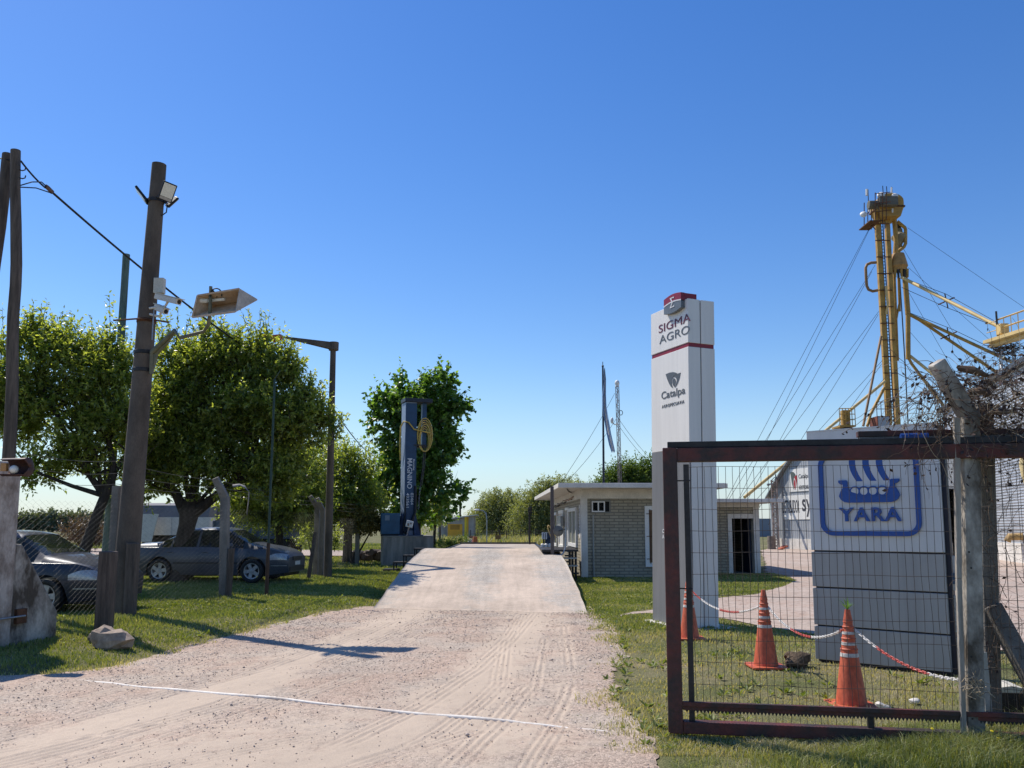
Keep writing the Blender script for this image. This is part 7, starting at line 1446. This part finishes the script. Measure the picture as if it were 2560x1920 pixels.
bgtree(1575, 1300, 54, .25, [(1580, 1205, 60, 36), (1610, 1185, 45, 40), (1530, 1212, 38, 26), (1650, 1210, 60, 45), (1560, 1195, 40, 30)], 2000, 9, 64, 'dense dark round tree rising behind the office roof', mat=DKL, L=.22, Wd=.10, group='trees beyond the weighbridge')
# --- broad leaved tree behind the blue column
QY = 43.0; qb = P(1045, 1360, QY); qb.z = 0.1; t4 = thing('tree', tuple(qb), 'rounded tree with large broad leaves behind the blue column', 'tree', 'trees behind the fence')
b4 = blobs_px([(1010, 1010, 62, 48), (1095, 1005, 62, 62), (1050, 1090, 85, 90), (985, 1160, 48, 80), (1100, 1120, 48, 70), (965, 1215, 42, 55), (1070, 970, 36, 30), (1135, 1030, 30, 45), (1060, 1200, 60, 80), (955, 1070, 28, 45), (1035, 1280, 85, 35), (960, 1020, 25, 35), (1130, 1230, 26, 50)], QY, .8)
mb = MB(); limb(mb, [qb - V(0, 0, .3), qb + V(0, 0, .6), P(1045, 1280, QY), P(1050, 1120, QY), P(1050, 1010, QY)], .22, .05, 10); mb.build('trunk', MT['bark'], t4, 50); branches(t4, [P(1045, 1280, QY), P(1050, 1120, QY)], b4, 14, .06, extra=1)
crown('crown', t4, clumps(b4, 120, .4, .85, 70), 2500, 7, .45, .26, .22, CAT, 71, up=.25, shell=.6, shape='heart', droop=.25, twigs=200)
crown('top_shoots', t4, blobs_px([(1105, 945, 8, 14), (1065, 955, 8, 10), (1000, 965, 8, 12), (1120, 975, 10, 14), (945, 1005, 6, 12), (1165, 1030, 5, 14), (930, 1035, 6, 12)], QY, 1), 46, 9, .8, .26, .22, CAT, 72, up=1.8, spread=.4, shape='heart', droop=.1, tb=.1)
# --- willows
def willow(u, vb, Y, lst, n, seed, label):
    b = P(u, vb, Y); b.z = 0; t = thing('willow', tuple(b), label, 'tree', 'willows beyond the weighbridge'); bl = blobs_px(lst, Y, .8); g = np.random.default_rng(seed); c = Vector(bl[0][0]); mb = MB(); fk_ = V(b.x, Y, c.z * .45); limb(mb, [b - V(0, 0, .2), fk_, c], .3, .1, 9); mb.build('trunk', MT['bark'], t, 50); branches(t, [fk_], bl, seed, .1, extra=2)
    crown('crown', t, bl, n, 16, 1.5, .30, .085, WIL, seed, up=.35, spread=.8, shell=.75, droop=.75, tb=.05); return t
willow(1255, 1350, 86, [(1255, 1255, 42, 32), (1220, 1290, 40, 35), (1290, 1275, 36, 42), (1235, 1265, 34, 34), (1265, 1310, 60, 24)], 1900, 81, 'broad drooping willow left of the signal box')
willow(1345, 1350, 80, [(1360, 1240, 38, 38), (1325, 1275, 38, 42), (1395, 1230, 40, 36), (1350, 1300, 50, 32)], 1700, 82, 'taller willow partly hidden by the office roof')
willow(1440, 1350, 92, [(1430, 1225, 34, 34), (1465, 1235, 30, 30), (1440, 1290, 60, 40)], 900, 83, 'willow whose top shows just above the office roof')
willow(1192, 1350, 105, [(1190, 1318, 30, 22), (1165, 1330, 25, 16)], 500, 84, 'low distant willow beside the shed')
willow(1395, 1350, 120, [(1395, 1315, 50, 26), (1340, 1325, 30, 18)], 600, 85, 'low distant willow seen under the office eaves')
# --- ochre creeper and brown bush
def shrub(name, lst, Y, n, per, seed, mat, label, L=.09, Wd=.05, slen=.3, **kw):
    bl = blobs_px(lst, Y, .8); c = bl[0][0]; t = thing(name, (c[0], Y, .1), label, 'shrub'); mb = MB()
    for b_, r_ in bl: mb.tube([V(c[0], Y, .0), V((c[0] + b_[0]) / 2, Y, b_[2] * .5), Vector(b_)], [.05, .035, .015], 5)
    mb.build('stems', MT['bark'], t); crown('foliage', t, bl, n, per, slen, L, Wd, mat, seed, **kw)
shrub('creeper', [(880, 1285, 20, 16), (912, 1298, 32, 18), (938, 1308, 18, 20), (868, 1275, 10, 10), (905, 1320, 36, 12)], 33, 900, 8, 91, OCH, 'yellowish dry creeper sprawling over the fence left of the blue cabinet', L=.11, Wd=.06, droop=.3)
shrub('bush', [(215, 1340, 38, 18), (180, 1335, 18, 14), (250, 1345, 25, 15)], 48, 500, 8, 92, leafmat('brown bush leaf', (.07, .045, .03), (.17, .11, .08), .2), 'brownish dry bush in the field behind the leaning trunk', L=.2, Wd=.07, slen=.6)
shrub('bush', [(792, 1330, 26, 22), (770, 1352, 18, 14), (825, 1350, 20, 20)], 31, 420, 8, 93, ASH, 'dark green bush behind the paired angled fence posts', L=.13, Wd=.055)
shrub('bush', [(1105, 1360, 26, 6), (1160, 1352, 16, 6), (1135, 1362, 20, 5)], 58, 260, 8, 94, DKL, 'low weedy bush in front of the grey shed', L=.16, Wd=.05)
# --- distant tree line, grass
g = np.random.default_rng(5); tl_b = []
for i in range(46): u = -80 + i * 9 + g.uniform(-6, 6); tl_b.append((u, 1308, g.uniform(9, 18), g.uniform(5, 20)))
for i in range(30): u = 1120 + i * 14 + g.uniform(-6, 6); tl_b.append((u, 1316, g.uniform(9, 18), g.uniform(4, 10)))
for i in range(24): u = 330 + i * 20 + g.uniform(-6, 6); tl_b.append((u, 1312, g.uniform(9, 18), g.uniform(6, 14)))
for i in range(12): u = 1890 + i * 14; tl_b.append((u, 1330, 10, g.uniform(2, 5)))
FAR = leafmat('haze painted leaf', (.12, .15, .11), (.20, .23, .16), .2, .7, .1); o = crown('treeline', None, blobs_px(tl_b, 200, .5), 5200, 5, 1.2, 1.0, .7, FAR, 101) ; tag(bpy.data.objects['treeline'], 'distant row of trees along the horizon, pale with painted haze', 'treeline', kind='stuff')  # lighter leaf colour stands in for haze over the distance
def grassmat(name, cs):
    m = leafmat(name, cs[0], cs[-1], .3, .5, .3); rp = [n for n in m.node_tree.nodes if n.type == 'VALTORGB'][0]; e = rp.color_ramp.elements.new(.45); e.color = (*cs[1], 1); return m
GRASS = grassmat('grass blade', ((.105, .15, .035), (.215, .245, .08), (.48, .415, .29)))
def excluded(x, y):
    e = (y < 16.9) & (x > Lx(y) + .10) & (x < Rx(y) - .30); t = np.clip((y - RA.y) / (CR_Y - RA.y), 0, 1)
    e |= (y > RA.y - .2) & (y < DECK1 + 10) & (x > RA.x + (CL.x - RA.x) * t - .0) & (x < RB.x + (CRr.x - RB.x) * t + .0)
    e |= inpoly(x, y, YPA); lx_ = (x - O.x) * df.x + (y - O.y) * df.y; ly_ = (x - O.x) * ds.x + (y - O.y) * ds.y; e |= (lx_ > -.05) & (lx_ < 6.9) & (ly_ > -.03) & (ly_ < 12) & ((lx_ < LA + .05) | (ly_ > yB))
    bx = (x - bk.x) * math.cos(RZ) + (y - bk.y) * math.sin(RZ); by = -(x - bk.x) * math.sin(RZ) + (y - bk.y) * math.cos(RZ); e |= (bx > 0) & (bx < bw_) & (by > 0) & (by < 1.7)
    for fr_o, a, b, w_, d_ in ((L0, ux, uin, TW, TD), (BL, ux2, uin2, YW, .16)): px_ = (x - fr_o.x) * a.x + (y - fr_o.y) * a.y; py_ = (x - fr_o.x) * b.x + (y - fr_o.y) * b.y; e |= (px_ > -.02) & (px_ < w_ + .02) & (py_ > -.02) & (py_ < d_ + .02)
    return e
def grass(name, label, n, xr, yr, hfun, tfun, seed, wid=.0011, dens=None, curve=.5, ypow=1.0):
    g = np.random.default_rng(seed); y = yr[0] + (yr[1] - yr[0]) * g.random(n) ** ypow; x = g.uniform(xr[0], xr[1], n); k = ~excluded(x, y)
    if dens is not None: k &= g.random(n) < dens(x, y)
    vis = np.abs(x) / np.maximum(y, 1) < .72; k &= vis; x, y = x[k], y[k]; n = len(x); z = np.where((x > Lx(y)) & (x < Rx(y) + EXT) & (y < 16.9), .004, gz(x, y) - .004); h = hfun(x, y) * (.55 + .8 * g.random(n)); w = np.maximum(.0035, wid * y) * (.7 + .6 * g.random(n))
    th = g.random(n) * 6.283; s = np.stack([np.cos(th), np.sin(th), 0 * th], -1); ln = g.random(n) * 6.283; le = np.stack([np.cos(ln), np.sin(ln), 0 * ln], -1) * (h * curve * g.random(n))[:, None]; p = np.stack([x, y, z], -1); upv = np.array([0, 0, 1.0])
    m = p + le * .35 + upv * (h * .55)[:, None]; t = p + le * 1.25 + upv * (h * (1 - .25 * curve))[:, None]; w2 = w[:, None] / 2
    v = np.stack([p - s * w2, p + s * w2, m - s * w2 * .8, m + s * w2 * .8, t], 1).reshape(-1, 3); f = np.array([(0, 1, 3), (0, 3, 2), (2, 3, 4)])
    tint = np.clip(tfun(x, y) + .16 * g.normal(size=n), 0, 1)
    tag(np_mesh(name, v, (f[None] + (np.arange(n) * 5)[:, None, None]).reshape(-1, 3), GRASS, attrs={'tint': np.repeat(tint, 5)}), label, 'grass', kind='stuff')
    return n
def t_left(x, y): return np.clip(.36 + .22 * fbm(x, y, .8, 71) + .12 * fbm(x, y, 3.5, 72) + .35 * sstep((.5 - (Lx(y) - x)) / .5) * (y < 17), 0, 1)
def t_right(x, y): return np.clip(.82 + .30 * fbm(x, y, .9, 75) + .14 * fbm(x, y, 4, 76) - .38 * sstep((y - 11.5) / 3) - .0 * x, 0, 1)
def h_left(x, y): return .042 + .022 * (fbm(x, y, 1.5, 80) + .3) + .05 * np.exp(-((x - F2.x) ** 2 + (y - F2.y) ** 2) / .5) + .08 * np.exp(-((x + 6.4) ** 2 + (y - 13.6) ** 2) / .4) + .03 * (y > 22)
def d_left(x, y): return np.clip(.85 + .5 * fbm(x, y, 1.6, 82) - .75 * sstep((.30 - (Lx(y) - x)) / .40) * (1 - .8 * fbm(x, y, 3.5, 95)), .0, 1)
n1 = grass('lawn_grass', 'short green grass on the bank left of the drive', 250000, (-13, -2.5), (9.2, 30), h_left, t_left, 201, dens=d_left, ypow=1.25)
n2 = grass('far_grass', 'rough grass of the field behind the fence', 90000, (-40, -2.5), (30, 75), lambda x, y: .10 + .06 * fbm(x, y, .5, 83) + .0 * x, lambda x, y: .42 + .25 * fbm(x, y, .25, 84), 202, wid=.0012, ypow=1.3)
def d_right(x, y): return np.clip(.34 + .36 * (y > 11) + .75 * fbm(x, y, 1.5, 86) + .3 * sstep((y - 11) / 2) - 1.0 * sstep((.16 - (x - Rx(y))) / .55) * (1.0 - .9 * fbm(x, y, 3.2, 99)) * (y < 16.5), 0, 1)
n3 = grass('lawn_grass', 'dry patchy mown grass under the gate and around the signs', 230000, (.6, 9), (6.2, 29), lambda x, y: .028 + .018 * (fbm(x, y, 1.5, 88) + .4) + .012 * (y > 12), t_right, 203, dens=d_right, ypow=1.7)
def h_w(x, y): return np.clip(.035 + .075 * (x - 1.2) * (fbm(x, y, 2.2, 90) * .5 + .75), .02, .36) * (1 + .25 * (y < 6.3))
def d_w(x, y): return np.clip(.25 + .45 * (x - 1.2) + .6 * fbm(x, y, 2.3, 92) + .15, .02, 1) * (y < 6.98 - .05 * (x - 1.3)) * (x > Rx(y) - .1)
n4 = grass('tall_grass', 'tall tufty grass and weeds in front of the gate and post', 60000, (1.1, 4.9), (5.6, 7.1), h_w, lambda x, y: .52 + .35 * fbm(x, y, 1.8, 94) - .04 * (x - 2), 204, wid=.0007, dens=d_w, curve=.95, ypow=.6)
n5 = grass('dry_grass', 'tall pale dry grass along the far wire fence', 9000, (-6, 9), (66, 78), lambda x, y: .75 + .3 * fbm(x, y, .8, 96), lambda x, y: .72 + .2 * fbm(x, y, .6, 97), 205, wid=.0011)
# broad leaved weeds in the turf
def weeds(n, seed):
    g = np.random.default_rng(seed); x = g.uniform(-11, 6, n * 5); y = 6.3 + 18 * g.random(n * 5) ** 1.4; w = fbm(x, y, 1.1, 120) + .9 * np.exp(-((x - F2.x) ** 2 + (y - F2.y) ** 2)) + .9 * np.exp(-((x + 6.8) ** 2 + (y - 13.5) ** 2) / 1.5) + .7 * (np.abs(x - Rx(y)) < .3)
    k = ~excluded(x, y) & (g.random(n * 5) < w) & (np.abs(x) / y < .66); x, y = x[k][:n], y[k][:n]; n = len(x); m = 8; z = gz(x, y); s = .035 + .05 * g.random(n)
    th = g.random((n, m)) * 6.283; el_ = g.uniform(.15, .9, (n, m)); d = np.stack([np.cos(th) * np.cos(el_), np.sin(th) * np.cos(el_), np.sin(el_)], -1).reshape(-1, 3)
    pos = np.repeat(np.stack([x, y, z + .005], -1), m, 0) + d * .01; L_ = np.repeat(s, m) * (.7 + .6 * g.random(n * m)); nr = unit(np.array([0, 0, 1.0]) + .3 * g.normal(size=(n * m, 3)))
    v, f, kk = leaves(pos, d, nr, L_, L_ * .38, g); tag(np_mesh('weeds', v, f, GRASS, attrs={'tint': np.repeat(np.clip(.3 + .2 * g.normal(size=n * m), 0, 1), kk)}), 'low broad leaved weeds scattered through the turf', 'weeds', kind='stuff')
weeds(2600, 301)
# tufts on the gravel edges
def d_t(x, y): return np.clip(fbm(x, y, 2.6, 98) * 1.9 - .45, 0, 1)
for u, v in ((2480, 1828), (2496, 1846), (2331, 1822)):
    p = P(u, v, pY - .25); mb = MB(); mb.lathe([(.001, .004), (.010, .003), (.012, 0), (.001, -.003)], p, 9, (0, -.5, .8)); mb.tube([p - V(0, 0, .003), p - V(.0, -.02, .09), V(p.x, p.y + .03, 0)], .0015, 4); fl_ = mb.build('wild_flower', M('yellow petals', (.62, .48, .02), .5)); tag(fl_, 'tiny yellow wild flower in the tall grass by the post', 'flower', 'yellow flowers by the post')
print('GRASS', n1, n2, n3, n4, n5)
